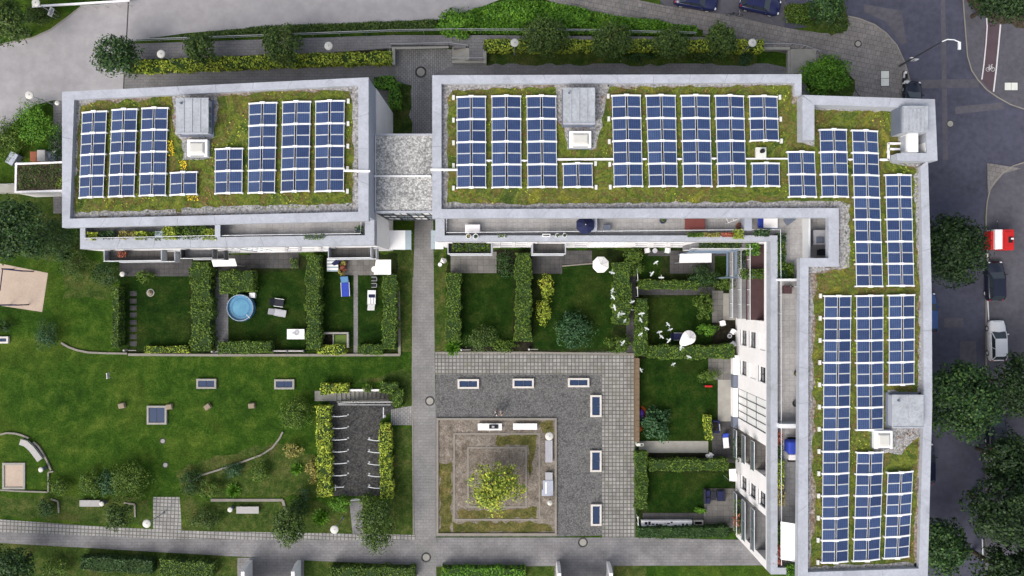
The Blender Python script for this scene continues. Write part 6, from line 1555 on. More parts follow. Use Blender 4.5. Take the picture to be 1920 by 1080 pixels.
awning('big white awning at the corner of the smaller block', [(705,487),(733,487),(733,514),(701,514)], [2.9,2.9,2.5,2.5])
awning('large white sunshade on the wing terrace near the gable end', [(1464,978),(1498,983),(1498,1053),(1464,1048)], [12.6,13.0,13.0,12.6])
awning('small white awning on the wing front above the dark box', [(1367,880),(1380,879),(1381,902),(1368,901)], [2.6,2.6,2.4,2.4])
cn_ = T('shade_sail', 'small white cloth shade at the patio of the smaller block corner', 'awning', (*P(700,505)[:2],0)); MB().cyl(*P(702,505,2.45)[:2],2.38,2.44,.32,n=16).build('cloth', M['fabricw'], cn_); MB().cyl(*P(702,505,2.45)[:2],0,2.38,.03,n=6).build('post', M['metal'], cn_)
# white garden chairs
def wchair(label, px, py, rz, mat='white', zb=0, z=.45, name='garden_chair', group=None):
    c = P(px,py,zb+z); t = T(name, label, 'chair', (c[0],c[1],zb), group); d = Vector((math.cos(rz),math.sin(rz))); n = Vector((-d.y,d.x))
    def q(u,v,z): p = Vector(c[:2])+d*u+n*v; return (p.x,p.y,zb+z)
    def hx(u0,u1,v0,v1,z0,z1): return MB().hexa([q(u0,v0,z0),q(u1,v0,z0),q(u1,v1,z0),q(u0,v1,z0)],[q(u0,v0,z1),q(u1,v0,z1),q(u1,v1,z1),q(u0,v1,z1)])
    hx(-.24,.24,-.24,.24,z-.05,z).build('seat', M[mat], t, bevel=.02); hx(.2,.26,-.24,.24,z+.002,z+.42).build('backrest', M[mat], t, bevel=.02)
    for v in (-.28,.24): hx(-.2,.2,v,v+.04,z+.18,z+.22).build('armrest', M[mat], t)
    for u in (-.2,.2):
        for v in (-.2,.2): p = q(u,v,0); MB().cyl(p[0],p[1],zb,zb+z-.05,.022,n=6).build('leg', M[mat], t)
    return t
wchair('white chair against the house wall beside a round table', 1213,470,R(100)); wchair('white chair on the far side of the round wall table', 1251,470,R(80))
rt = T('table', 'small round grey table between two white wall chairs', 'table', (*P(1228,470)[:2],0)); MB().cyl(*P(1228,470,.7)[:2],.66,.70,.26,n=18).build('top', M['fabricg'], rt); MB().cyl(*P(1228,470,.7)[:2],0,.66,.04,n=8).build('column', M['metal'], rt)
wchair('white chair beside the small ring on the dark terrace', 1354,606,R(10)); wchair('white chair at the house wall nearer the brown balcony floor', 1374,622,R(60)); wchair('white chair at the house wall nearer the wide hedge', 1374,645,R(-60))
rt = T('table', 'small white ring table between the two wall chairs', 'table', (*P(1369,630)[:2],0)); MB().lathe(*P(1368,630,.6)[:2],[(.14,.58),(.24,.58),(.24,.62),(.14,.62),(.14,.58)],18).build('ring_top', M['fabricg'], rt); MB().cyl(*P(1368,630,.6)[:2],0,.58,.05,n=8).build('column', M['metal'], rt)
wchair('white bench chair at the loggia foot of the wing', 1375,890,R(0)); wchair('pale chair beside the flower group of the dark patio', 1332,854,R(140))
# corner sofa set
sofa = T('garden_sofa', 'anthracite wicker corner sofa on the lower patio', 'sofa', (*P(1328,930)[:2],0))
MB().pbox(1321,918,1332,945,0,.40).build('seat', M['dark'], sofa, bevel=.04); MB().pbox(1320,917.5,1323.5,945.5,.402,.75).build('backrest', M['dark'], sofa, bevel=.03); MB().pbox(1322.5,920,1331.5,931,.402,.5).build('cushion', M['navy'], sofa, bevel=.04); MB().pbox(1322.5,933,1331.5,944,.402,.5).build('cushion', M['navy'], sofa, bevel=.04)
tb = T('wicker_table', 'low anthracite wicker table between sofa and chair', 'table', (*P(1338,930)[:2],0)); MB().pbox(1333,921,1343,938,.36,.42).build('top', M['dark'], tb, bevel=.02); MB().pbox(1334,922.5,1342,937,0,.36).build('base', M['dark'], tb)
wc = T('wicker_armchair', 'anthracite wicker armchair facing the corner sofa', 'armchair', (*P(1352,928)[:2],0)); MB().pbox(1345,919,1360,940,0,.38).build('seat', M['dark'], wc, bevel=.04); MB().pbox(1357.5,919,1360.5,940,.382,.72).build('backrest', M['dark'], wc, bevel=.03); MB().pbox(1346,921,1357,938,.382,.5).build('cushion', M['navy'], wc, bevel=.04)
pbx = T('planter', 'white weathered trough wall with dark marks beside the lower patio', 'planter', (*P(1250,983)[:2],0)); MB().pbox(1203,976,1298,991,0,.5).build('trough', M['render'], pbx, bevel=.02)
for i in range(12): MB().pbox(1208+i*7+random.uniform(0,3),978+random.uniform(0,8),1211+i*7+random.uniform(0,3),980+random.uniform(0,8),.5,.52).build('debris', M['dark'], pbx)
bxp = T('box', 'open dark wooden box at the end of the white trough', 'box', (*P(1310,981)[:2],0)); MB().pbox(1301,976,1319,978,0,.4).build('side', M['wood2'], bxp); MB().pbox(1301,984,1319,986,0,.4).build('side', M['wood2'], bxp); MB().pbox(1301,978.1,1303,983.9,0,.4).build('side', M['wood2'], bxp); MB().pbox(1317,978.1,1319,983.9,0,.4).build('side', M['wood2'], bxp); MB().pbox(1303,978,1317,984,0,.2).build('earth', M['bed'], bxp)
bp_ = T('planter', 'black square planter box beside the dark patio', 'planter', (*P(1343,800)[:2],0)); MB().pbox(1336,789,1350,812,0,.7).build('trough', M['navy'], bp_, bevel=.03); MB().pbox(1338,792,1346,808,.7,.74).build('earth', M['bed'], bp_); MB().tube([P(1349,795,.8),P(1350,808,.8)],.04,6).build('handle', M['fabricg'], bp_)
su = T('surfboard', 'white oval paddle board leaning by the dark bed', 'board', (*P(1330,855)[:2],0)); mb = MB(); cc = P(1330,856,.3); mb.lathe(0,0,[(.0,.0),(.25,.02),(.30,.05),(.25,.08),(0,.1)],20); mb.v = [(cc[0]+x*1.5*.82+y*.35, cc[1]-x*.9*.6+y*.75, z+.22+ x*.2) for x,y,z in mb.v]; mb.build('shell', M['fabricw'], su, True); MB().box(cc[0]-.1,cc[0]+.1,cc[1]-.1,cc[1]+.1,0,.24).build('stand', M['metald'], su)
rd = T('toy', 'small red toy lying beside the low bush', 'toy', (*P(1330,724)[:2],0)); MB().pbox(1322,722.5,1336,726,0,.2).build('body', M['red'], rd, bevel=.05); MB().pbox(1319,723,1322,725,0,.12).build('scoop', M['dark'], rd)
# half-hidden play tent behind the fence
tn = T('play_tent', 'orange and violet play tent leaning on the timber fence', 'tent', (*P(1205,790)[:2],0))
mb = MB(); c = P(1203,780,.5); k = 10
for i in range(k+1):
    a = -math.pi/2+math.pi*i/k; mb.v += [(c[0]-.25,c[1]+1.0*math.sin(a),.02),(c[0]+.75*math.cos(a)*.9,c[1]+1.0*math.sin(a),.05),(c[0]+.05+.3*math.cos(a),c[1]+.72*math.sin(a),.55)]
for i in range(k): b_ = 3*i; mb.f += [(b_+1,b_+4,b_+5,b_+2)]; mb.m += [0]
mb.build('rim', M['orange'], tn)
MB().sphere((c[0]+.02,c[1],.35),.33,.72,.25,14,6,0,0).build('hood', M['violet'], tn); MB().prism([P(x,y,.3) for x,y in ((1200,798),(1206,795),(1204,806),(1200,810))],.0,.3).build('flap', M['orange'], tn)
# composter and small kerb box
cpb = T('compost_box', 'two-bay compost box with concrete rim in the narrow garden', 'compost box', (*P(625,635)[:2],0))
for q in ((601,623,653,626.5),(650,626.6,653.5,652),(624,627,625.5,648)): MB().pbox(*q,0,.6).build('wall', M['concrete'], cpb)
MB().pbox(602,627,623.8,648,0,.25).build('compost', M['bed'], cpb); MB().pbox(626,628,649.5,648,0,.4).build('green_lid', M['l_mid'], cpb)
gt = T('garden_gate', 'low grey gate boards at the foot of the pool garden', 'gate', (*P(540,658)[:2],0))
for i in range(2): MB().pbox(508+i*31,657,537+i*31,659.5,.1,.7).build('board', M['wood2'], gt)
for x in (507,538,569): MB().pbox(x-1,656,x+1,661,0,.8).build('post', M['metald'], gt)
for px,py,l in ((232,657,'white gate post lamp at the stepping stone garden'),(397,659,'white gate post lamp at the pool garden path'),(865,656,'white gate post lamp at the first long block garden'),(992,655,'white gate post lamp at the second long block garden')):
    c = P(px,py,.8); t = T('gate_post', l, 'post', (c[0],c[1],0), 'gate posts of the gardens'); MB().box(c[0]-.1,c[0]+.1,c[1]-.1,c[1]+.1,0,.72).build('post', M['concrete'], t); MB().sphere((c[0],c[1],.8),.11,.11,.11,10,6).build('cap', M['lampw'], t); MB().box(c[0]+.12,c[0]+.95,c[1]-.1,c[1]-.02,.02,.1).build('threshold', M['concrete'], t)
def gatebar(label, pts, z=1.0):
    t = T('garden_gate', label, 'gate', (*P(*pts[0])[:2],0), 'thin white wire gates'); MB().tube([P(*p,z) for p in pts],.035,6).build('top_bar', M['alu'], t)
    for p in pts: MB().cyl(*P(*p,z)[:2],0,z,.04,n=6).build('post', M['alu'], t)
    MB().sphere(P(*pts[0],z+.05),.12,.12,.1,10,5).build('cap', M['lampw'], t)
gatebar('thin white gate rail beside the garden with white chairs', [(1195,505),(1196,526)]); gatebar('thin white gate rail at the dark slab path', [(1195,539),(1196,556)]); gatebar('thin white gate rail across the dark garden path', [(1192,581),(1176,581)]); gatebar('thin white gate rail beside the lowest hedge', [(1196,970),(1197,985)])
gb_ = T('garden_shed_box', 'white curved post box at the fence end', 'box', (*P(1198,834)[:2],0)); MB().pbox(1194,831,1207,837,0,.9).build('housing', M['blockw'], gb_, bevel=.06); MB().pbox(1201,832.5,1205,836,.9,.92).build('slot', M['black'], gb_)
mt = T('bird_table', 'small white bird table with perches on the strip by the passage', 'bird table', (*P(825,496)[:2],0)); MB().cyl(*P(825,496,1.0)[:2],0,1.0,.04,n=6).build('post', M['metal'], mt); MB().cyl(*P(825,496,1.0)[:2],.98,1.05,.22,n=8).build('tray', M['white'], mt)
hb = T('garden_ornament', 'pale stone ornament on the stepping stone garden lawn', 'ornament', (*P(280,549)[:2],0)); MB().lathe(*P(280,549,.3)[:2],[(.2,0),(.26,.12),(.18,.2),(.1,.25),(.14,.4),(.03,.42)],14).build('bowl', M['stone'], hb); MB().lathe(*P(280,549,.3)[:2],[(.4,0),(.42,.05),(.3,.06)],12).build('plinth', M['concrete'], hb)
# annex yard
ch = T('chest_box', 'pale chest and brown crate stacked behind the annex', 'boxes', (*P(72,290)[:2],0)); MB().pbox(69,281,84,302,0,1.1).build('chest', M['wood2'], ch, bevel=.03); MB().pbox(56,284,68.5,302,0,.9).build('crate', M['terra'], ch, bevel=.02)
cv = T('covered_cart', 'dark grey wheeled container beside the annex', 'container', (*P(22,297)[:2],0)); MB().obox(P(22,297,1.1)[:2],(.5,.86),None,1.2,.75,.12,1.1).build('body', M['zincd'], cv); MB().obox(P(22,297,1.15)[:2],(.5,.86),None,1.3,.82,1.1,1.2).build('lid', M['zinc2'], cv)
for s in (-1,1): MB().cyl(P(22,297)[0]+.2*s,P(22,297)[1]+.4*s,0,.14,.1,n=10).build('wheel', M['black'], cv)
tp = T('tarpaulin', 'blue grey tarpaulin heap behind the annex', 'tarpaulin', (*P(95,292)[:2],0)); mb = MB(); mb.sphere((*P(95,292,.4)[:2],0),.75,.55,.75,12,6,0,0); mb.v = [(x+random.uniform(-.07,.07),y+random.uniform(-.07,.07),max(0,z+random.uniform(-.06,.06))) for x,y,z in mb.v]; mb.build('sheet', M['zinc2'], tp); MB().pbox(98,282,104,287,.5,.62).build('bundle', M['fabricw'], tp)
wd = T('low_wall', 'pale low wall with bars running to the annex corner', 'wall', (*P(15,353)[:2],0)); MB().pbox(-30,345,29,361,0,1.2).build('wall', M['concrete'], wd); rail(wd, [P(-5,345,1.5),P(14,345,1.5),P(28,344,1.5)], .03, zb=1.1, step=.8)
# terrace things
def pot(label, px, py, r=.22, zb=ZT, mat='white', group=None, leaf=None):
    c = P(px,py,zb+.3); t = T('plant_pot', label, 'plant pot', (c[0],c[1],zb), group); MB().lathe(c[0],c[1],[(r*.7,zb),(r,zb+.28),(r,zb+.32),(r*.8,zb+.32),(r*.75,zb+.2)],14).build('pot', M[mat], t)
    p_, n_, C_ = crown_pts(c[0],c[1],zb+.38,r*.75,r*.75,.14,6,20,.4); leaves('foliage',p_,n_,.09,M[leaf or 'l_mid'],t)
pot('white round pot on the long parapet beside the pale table', 878.5,443, .25, leaf='l_och'); pot('second white round pot on the long parapet beside the pale table', 892,443, .25, leaf='l_dark'); pot('white pot of a pair on the long parapet further along', 1045,441,.18,leaf='l_mid'); pot('white pot with trailing plant on the long parapet further along', 1059,441,.2,leaf='l_dark')
pot('dark round pot on the long terrace floor', 1243,413,.34,ZF,'zincd'); pot('terracotta pot by the ribbed screen', 1386,424,.3,ZF,'terra','plants of the long terrace','l_red'); pot('dark pot with dry plant on the wing terrace', 1494,700,.26,ZF,'dark',None,'l_och'); pot('dark pot with a small palm on the wing terrace', 1492,757,.3,ZF,'dark',None,'l_oliv')
wb = T('window_box', 'empty white window box on the long parapet', 'window box', (*P(1025,441,ZT)[:2],ZT)); MB().pbox(1017,438.5,1032,443.5,ZT,ZT+.25).build('trough', M['white'], wb, bevel=.01); MB().pbox(1018.5,440,1030.5,442.3,ZT+.25,ZT+.26).build('earth', M['bed'], wb)
def tbox(name, label, cat, x0, y0, x1, y1, h, mat, lid=None, zb=ZF):
    t = T(name, label, cat, (*P((x0+x1)/2,(y0+y1)/2,zb)[:2],zb)); MB().pbox(x0,y0,x1,y1,zb,zb+h).build('body', M[mat], t, bevel=.03)
    MB().pbox(x0-.8,y0-.8,x1+.8,y1+.8,zb+h+.002,zb+h+.05).build('lid', M[lid or mat], t, bevel=.01); return t
tbox('storage_bin', 'pale blue plastic bin among the terrace plants', 'bin', 291,434,304,446, .8, 'glassp', 'glassp')
tbox('storage_box', 'navy storage box next to the terrace screen', 'box', 1132,422,1144,431, .5, 'navy', 'zincd')
gr_ = tbox('barbecue', 'grey covered barbecue behind the terrace partition', 'barbecue', 1526,432,1549,458, .9, 'zinc2', 'fabricg'); MB().pbox(1531,444,1545,456,ZF+.955,ZF+1.1).build('hood', M['zincd'], gr_, bevel=.05)
tbox('storage_box', 'black box in the corner behind the terrace partition', 'box', 1536,468,1551,478, .6, 'dark')
tbox('storage_box', 'dark crate on the wing terrace beyond the partition', 'box', 1470,536,1484,550, .5, 'brown')
bbq = T('folded_chair', 'dark folded lounge chair on the corner terrace', 'chair', (*P(1481,412,ZF)[:2],ZF)); MB().obox(P(1481,412,ZF+.4)[:2],(.8,.6),None,1.0,.62,ZF+.3,ZF+.42).build('seat', M['zincd'], bbq); MB().obox(P(1478,408,ZF+.6)[:2],(.8,.6),None,.2,.6,ZF+.422,ZF+.9).build('backrest', M['zincd'], bbq); MB().tube([P(1476,416,ZF+.02),P(1476,416,ZF+.3)],.03,6).build('leg', M['metal'], bbq); MB().tube([P(1487,409,ZF+.02),P(1487,409,ZF+.3)],.03,6).build('leg', M['metal'], bbq)
sk = T('beach_chair', 'hooded blue and white wicker beach chair on the wing terrace', 'beach chair', (*P(1487,842,ZF)[:2],ZF)); MB().pbox(1477,820,1500,866,ZF,ZF+.08).build('mat', M['black'], sk); MB().pbox(1479,828,1500,852,ZF+.082,ZF+1.4).build('hood', M['blue'], sk, bevel=.15); MB().pbox(1479.5,852.5,1500,863,ZF+.082,ZF+.55).build('seat', M['fabricw'], sk, bevel=.05)
dr = T('drying_rack', 'white folding drying rack on the long terrace', 'drying rack', (*P(1375,413,ZF)[:2],ZF))
fr_ = [(1361,408),(1366,417.5),(1386,410),(1381,404)]
MB().tube([P(x,y,ZF+.9) for x,y in fr_+fr_[:1]],.03,6).build('frame', M['white'], dr); MB().tube([P(1373,405,ZF+.9),P(1376,414,ZF+.9)],.025,6).build('bar', M['white'], dr)
for x,y in fr_: MB().cyl(*P(x,y,ZF+.9)[:2],ZF,ZF+.9,.02,n=5).build('leg', M['white'], dr)
bi = T('bicycle', 'silver bicycle leaning beside the terrace partition', 'bicycle', (*P(1488,537,ZF)[:2],ZF))
def bicycle(t, px, py, ang, zb, col='alu', Lb=1.05):
    c = P(px,py,zb+.5); d = Vector((math.cos(ang),math.sin(ang)))
    def q(u,z,v=0): return (c[0]+d.x*u-d.y*v, c[1]+d.y*u+d.x*v, zb+z)
    for s in (-1,1):
        mb = MB(); mb.tube([q(s*Lb/2+.33*math.cos(i*math.pi/8),.34+.33*math.sin(i*math.pi/8)) for i in range(17)],.022,6)
        wv = mb.build('wheel', M['black'], t); MB().tube([q(s*Lb/2-.3,.34),q(s*Lb/2+.3,.34)],.006,4).build('spokes', M['metal'], wv)
    mb = MB()
    for a,b in (((-.52,.34),(-.2,.75)),((-.2,.75),(.38,.8)),((.38,.8),(.52,.34)),((-.52,.34),(0,.3)),((0,.3),(-.2,.75)),((0,.3),(.38,.8)),((.38,.8),(.36,1.0)),((-.2,.75),(-.22,.9))): mb.tube([q(*a),q(*b)],.02,6)
    mb.build('frame', M[col], t); MB().tube([q(.3,1.0,-.28),q(.38,1.02,0),q(.3,1.0,.28)],.016,6).build('handlebar', M['metal'], t); MB().tube([q(-.34,.92),q(-.1,.92)],[.08,.03],6).build('saddle', M['black'], t)
bicycle(bi,1488,537,R(5),ZF)
b3 = T('bicycle', 'dark bicycle parked at the kerb between the two navy cars', 'bicycle', (*P(1380,25)[:2],.1)); bicycle(b3,1378,27,R(-2),.1,'metald')
# birds
def bird0():
    t = T('pigeon', 'white pigeon in flight above the gardens and hedges', 'bird', (0,0,0), 'white pigeons flying over the gardens')
    prof = [(-.17,.015,.0),(-.11,.045,.0),(-.02,.065,.01),(.07,.055,.02),(.12,.032,.03),(.16,.034,.045),(.19,.02,.04),(.215,.004,.035)]
    mb = MB(); n = 8
    for x,r,z in prof: mb.v += [(x, r*math.cos(2*math.pi*i/n), z+r*.85*math.sin(2*math.pi*i/n)) for i in range(n)]
    for k in range(len(prof)-1):
        for i in range(n): j=(i+1)%n; mb.f.append((k*n+i,k*n+j,(k+1)*n+j,(k+1)*n+i)); mb.m.append(0)
    mb.build('body', M['feather'], t, True)
    for s in (-1,1):
        top = [(.10,.05*s,.03),(.12,.18*s,.10),(.07,.31*s,.13),(-.03,.36*s,.12),(-.06,.24*s,.09),(-.07,.12*s,.05),(-.07,.05*s,.02)]
        mb = MB(); mb.v = [(x,y,z) for x,y,z in top]+[(x,y,z-.012) for x,y,z in top]; m_ = len(top)
        mb.f = [tuple(range(m_)), tuple(range(2*m_-1,m_-1,-1))]+[(i,(i+1)%m_,m_+(i+1)%m_,m_+i) for i in range(m_)]; mb.m = [0]*len(mb.f); mb.build('wing', M['feather'], t)
    mb = MB(); mb.hexa([(-.30,-.075,-.01),(-.14,-.025,-.008),(-.14,.025,-.008),(-.30,.075,-.01)],[(-.30,-.075,.0),(-.14,-.025,.012),(-.14,.025,.012),(-.30,.075,.0)]); mb.build('tail', M['featherg'], t)
    return t
bird = bird0(); first = True
BP = [(1147,511,3),(1148,546,4),(1149,557,4.5),(1152,576,3.5),(1160,590,4),(1166,588,5),(1171,602,3),(1203,588,3),(1201,600,3),(1212,616,3.5),(1201,627,3),(1252,608,4),(1254,638,3.5),(1236,623,5),(1240,631,5.2),(1256,618,4),(1277,651,3),(1262,683,2.5),(1291,669,3),(1202,694,2.5),(1167,643,3),(1185,566,4),(1230,492,3),(1222,513,3),(1240,520,4)]
for i,(x,y,z) in enumerate(BP):
    a = random.uniform(0,6.28); sc = random.uniform(.75,1.0)
    if i == 0: bird.location = P(x,y,z); bird.rotation_euler = (random.uniform(-.3,.3),0,a); bird.scale = (sc,)*3
    else:
        b_ = dup(bird, P(x,y,z), a, scale=sc); b_.rotation_euler = (random.uniform(-.35,.35),random.uniform(-.2,.2),a)
# ------------------------------------------------------------------ vehicles
def car(label, px, py, ang, paint, L=4.3, W=1.76, hh=1.45, roof=None, kind='hatch', group='cars parked along the streets', z0=.1):
    c = P(px,py,.9); t = T('parked_car', label, 'car', (0,0,z0), group)
    st = [(-.5,.74,.30,.78),(-.485,.86,.24,.90),(-.40,.96,.20,.96),(-.25,1,.18,.98),(.05,1,.18,.98),(.20,1,.18,.97),(.36,.97,.18,.90),(.45,.90,.20,.82),(.49,.76,.25,.72),(.5,.62,.30,.62)]
    mb = MB()
    for u,w_,zb,zt in st:
        x = u*L; w2 = W/2*w_
        for y,z in ((-w2*.94,zb),(-w2,zb+.18),(-w2,zt-.16),(-w2*.88,zt-.02),(0,zt+.03),(w2*.88,zt-.02),(w2,zt-.16),(w2,zb+.18),(w2*.94,zb)): mb.v.append((x,y,z+z0))
    n = 9
    for k in range(len(st)-1):
        for i in range(n): j=(i+1)%n; mb.f.append((k*n+i,(k+1)*n+i,(k+1)*n+j,k*n+j)); mb.m.append(0)
    mb.f.append(tuple(range(n-1,-1,-1))[::-1]); mb.m.append(0); k = len(st)-1; mb.f.append(tuple(k*n+i for i in range(n))); mb.m.append(0)
    mb.build('body', paint, t, True)
    # greenhouse
    if kind == 'hatch': b0,r0,r1,b1 = -.47,-.38,.06,.23
    else: b0,r0,r1,b1 = -.38,-.24,.06,.22
    wb, wr = W*.44, W*.36; zb_, zt_ = .955+z0, hh+z0
    def ringp(u, w_, z, k=.0): return [(u*L,-w_,z),(u*L,w_,z)]
    RA = [(r0*L,-wr,zt_-.03),(r0*L*.5+r1*L*.5,-wr*1.02,zt_),(r1*L,-wr,zt_-.03),(r1*L,wr,zt_-.03),(r0*L*.5+r1*L*.5,wr*1.02,zt_),(r0*L,wr,zt_-.03)]
    top = [(r0*L,-wr,zt_-.03),(r1*L,-wr,zt_-.03),(r1*L,wr,zt_-.03),(r0*L,wr,zt_-.03)]; mid = ((r0+r1)/2*L,0,zt_+.035)
    rf = MB(); rf.add(top+[mid],[(0,1,4),(1,2,4),(2,3,4),(3,0,4)]); rf.add([(x,y,z-.05) for x,y,z in top]+top,[(0,1,5,4),(1,2,6,5),(2,3,7,6),(3,0,4,7)]); rf.build('roof', roof or paint, t, True)
    base = [(b0*L,-wb*.92,zb_),(b1*L,-wb,zb_),(b1*L,wb,zb_),(b0*L,wb*.92,zb_)]; tp_ = [(x,y,z-.05) for x,y,z in top]
    for nm, idx in (('side_window',(0,1)),('windscreen',(1,2)),('side_window',(2,3)),('rear_window',(3,0))):
        a,b = idx; MB().add([base[a],base[b],tp_[b],tp_[a]],[(0,1,2,3)]).build(nm, M['carglass'], t)
    pil = MB()
    for i in range(4): pil.tube([base[i],tp_[i]],.045,5)
    for s in (0,3):
        e = (1,2)[s==3]; m1 = lerp(base[s],base[e],.45); m2 = lerp(tp_[s],tp_[e],.42); pil.tube([m1,m2],.035,5)
    pil.build('pillars', paint, t)
    for sx in (-.31,.30):
        for sy in (-1,1):
            y = sy*(W/2-.1); mb = MB(); prof = [(.20,-.1),(.30,-.1),(.32,-.05),(.32,.05),(.30,.1),(.20,.1)]
            mb.lathe(0,0,prof,18); mb.v = [(sx*L+x, y+z, .32+z0+yy) for x,yy,z in mb.v]; wv = mb.build('wheel', M['black'], t)
            mb = MB(); mb.lathe(0,0,[(.01,-.08),(.20,-.075),(.20,.075),(.01,.08)],14); mb.v = [(sx*L+x, y+z, .32+z0+yy) for x,yy,z in mb.v]; mb.build('rim', M['alu'], wv)
    for sy in (-1,1):
        MB().sphere((L*.463,sy*W*.335,.70+z0),.15,.16,.09,10,6).build('headlight', M['lamp'], t, True)
        MB().sphere((-L*.478,sy*W*.36,.82+z0),.07,.15,.11,10,6).build('tail_light', M['tail'], t, True)
        MB().sphere((L*.16,sy*(W/2+.08),1.0+z0),.07,.12,.08,8,5).build('mirror', paint, t, True)
    MB().box(-L*.503,-L*.497,-.26,.26,.5+z0,.62+z0).build('number_plate', M['white'], t)
    t.location = (c[0],c[1],0); t.rotation_euler = (0,0,ang)
    for ch in t.children:
        for v in ch.data.vertices: v.co.z += z0
        for g in ch.children:
            for v in g.data.vertices: v.co.z += z0
    t.location.z = 0
    for o in [t]: pass
    return t
# the car meshes are built about their own origin, then moved
car('white hatchback parked at the kerb beneath the far tree', 1872,639,R(91),M['carwhite'],4.2,1.72,z0=.03)
car('black estate car parked behind the red and white trailer', 1868,527,R(91.5),M['carblack'],4.1,1.82,1.5,z0=.03)
car('dark navy convertible-like car parked beside the kerb bicycle', 1306,-2,R(-10),M['carnavy'],4.5,1.78,1.4,M['carnavy'],'sedan',z0=.01)
car('navy blue hatchback parked next to the corner bed', 1427,6,R(-12),M['carnavy'],4.2,1.78,1.5,z0=.01)
car('blue car mostly hidden behind the wing parapet', 1742,587,R(90),M['carblue'],4.2,1.76,z0=.0)
car('black car in the shade hidden behind the wing parapet', 1738,870,R(90),M['carblack'],4.2,1.76,z0=.0)
car('black car tucked behind the raised corner of the long block', 1712,190,R(85),M['carblack'],4.3,1.76,z0=.0)
car('dark car under the far trees opposite the plain lift hood', 1870,805,R(90),M['carblack'],4.2,1.76,z0=.03)
# trailer
tr_ = T('box_trailer', 'red and white box trailer parked at the far kerb', 'trailer', (*P(1876,447)[:2],.1))
def tx(x0,y0,x1,y1,z0,z1,nm,mt,bev=0,par=None): return MB().pbox(x0,y0,x1,y1,z0,z1).build(nm, M[mt], par or tr_, bevel=bev)
tx(1858,433,1866,468,.5,1.7,'side_wall','red',.05); tx(1866.2,430,1880,467,.5,2.0,'white_panel','fabricw',.05); tx(1880.2,430,1902,469,.5,1.95,'box_body','red',.08); tx(1885,434,1898,465,1.955,2.05,'roof_lid','red',.05); hl = tx(1892,444,1899,455,2.055,2.15,'vent','black',.02); tx(1896,446,1901,449,2.1,2.2,'handle','fabricw',.01)
for x,y in ((1862,440),(1862,462),(1896,440),(1896,462)):
    c_ = P(x,y,.3); mb = MB(); mb.lathe(0,0,[(.05,-.08),(.26,-.08),(.26,.08),(.05,.08)],14); mb.v = [(c_[0]+z,c_[1]+x_,.36+y_) for x_,y_,z in mb.v]; mb.build('wheel', M['black'], tr_)
MB().tube([P(1872,432,.5),P(1870,416,.5)],.05,6).build('drawbar', M['metald'], tr_); MB().tube([P(1870,416,.5),P(1870,414,.1)],.05,6).build('jockey_wheel', M['metal'], tr_)
# scooter
sc_ = T('motor_scooter', 'white motor scooter parked on the corner footway', 'scooter', (*P(1698,150)[:2],.1))
c_ = P(1697.5,148,.6); X, Y = c_[0], c_[1]
MB().hexa([(X-.14,Y+.15,.35),(X+.14,Y+.15,.35),(X+.1,Y+.75,.4),(X-.1,Y+.75,.4)],[(X-.13,Y+.12,.8),(X+.13,Y+.12,.8),(X+.07,Y+.8,.78),(X-.07,Y+.8,.78)]).build('rear_body', M['fabricw'], sc_, bevel=.05)
MB().hexa([(X-.13,Y-.05,.8),(X+.13,Y-.05,.8),(X+.13,Y+.5,.802),(X-.13,Y+.5,.802)],[(X-.12,Y-.05,.88),(X+.12,Y-.05,.88),(X+.12,Y+.48,.9),(X-.12,Y+.48,.9)]).build('seat', M['black'], sc_, bevel=.03)
MB().hexa([(X-.24,Y-.5,.35),(X+.24,Y-.5,.35),(X+.2,Y-.36,.35),(X-.2,Y-.36,.35)],[(X-.27,Y-.42,1.0),(X+.27,Y-.42,1.0),(X+.24,Y-.25,1.0),(X-.24,Y-.25,1.0)]).build('front_shield', M['white'], sc_, bevel=.05)
MB().box(X-.16,X+.16,Y-.36,Y+.15,.3,.36).build('footboard', M['dark'], sc_); MB().tube([(X-.36,Y-.3,1.08),(X,Y-.42,1.1),(X+.36,Y-.3,1.08)],.025,6).build('handlebar', M['metal'], sc_); MB().sphere((X,Y-.52,.98),.1,.06,.1,10,6).build('headlight', M['lamp'], sc_)
for yy in (-.68,.68):
    mb = MB(); mb.lathe(0,0,[(.08,-.06),(.22,-.06),(.22,.06),(.08,.06)],16); mb.v = [(X+z,Y+yy+x,.32+y) for x,y,z in mb.v]; mb.build('wheel', M['black'], sc_)
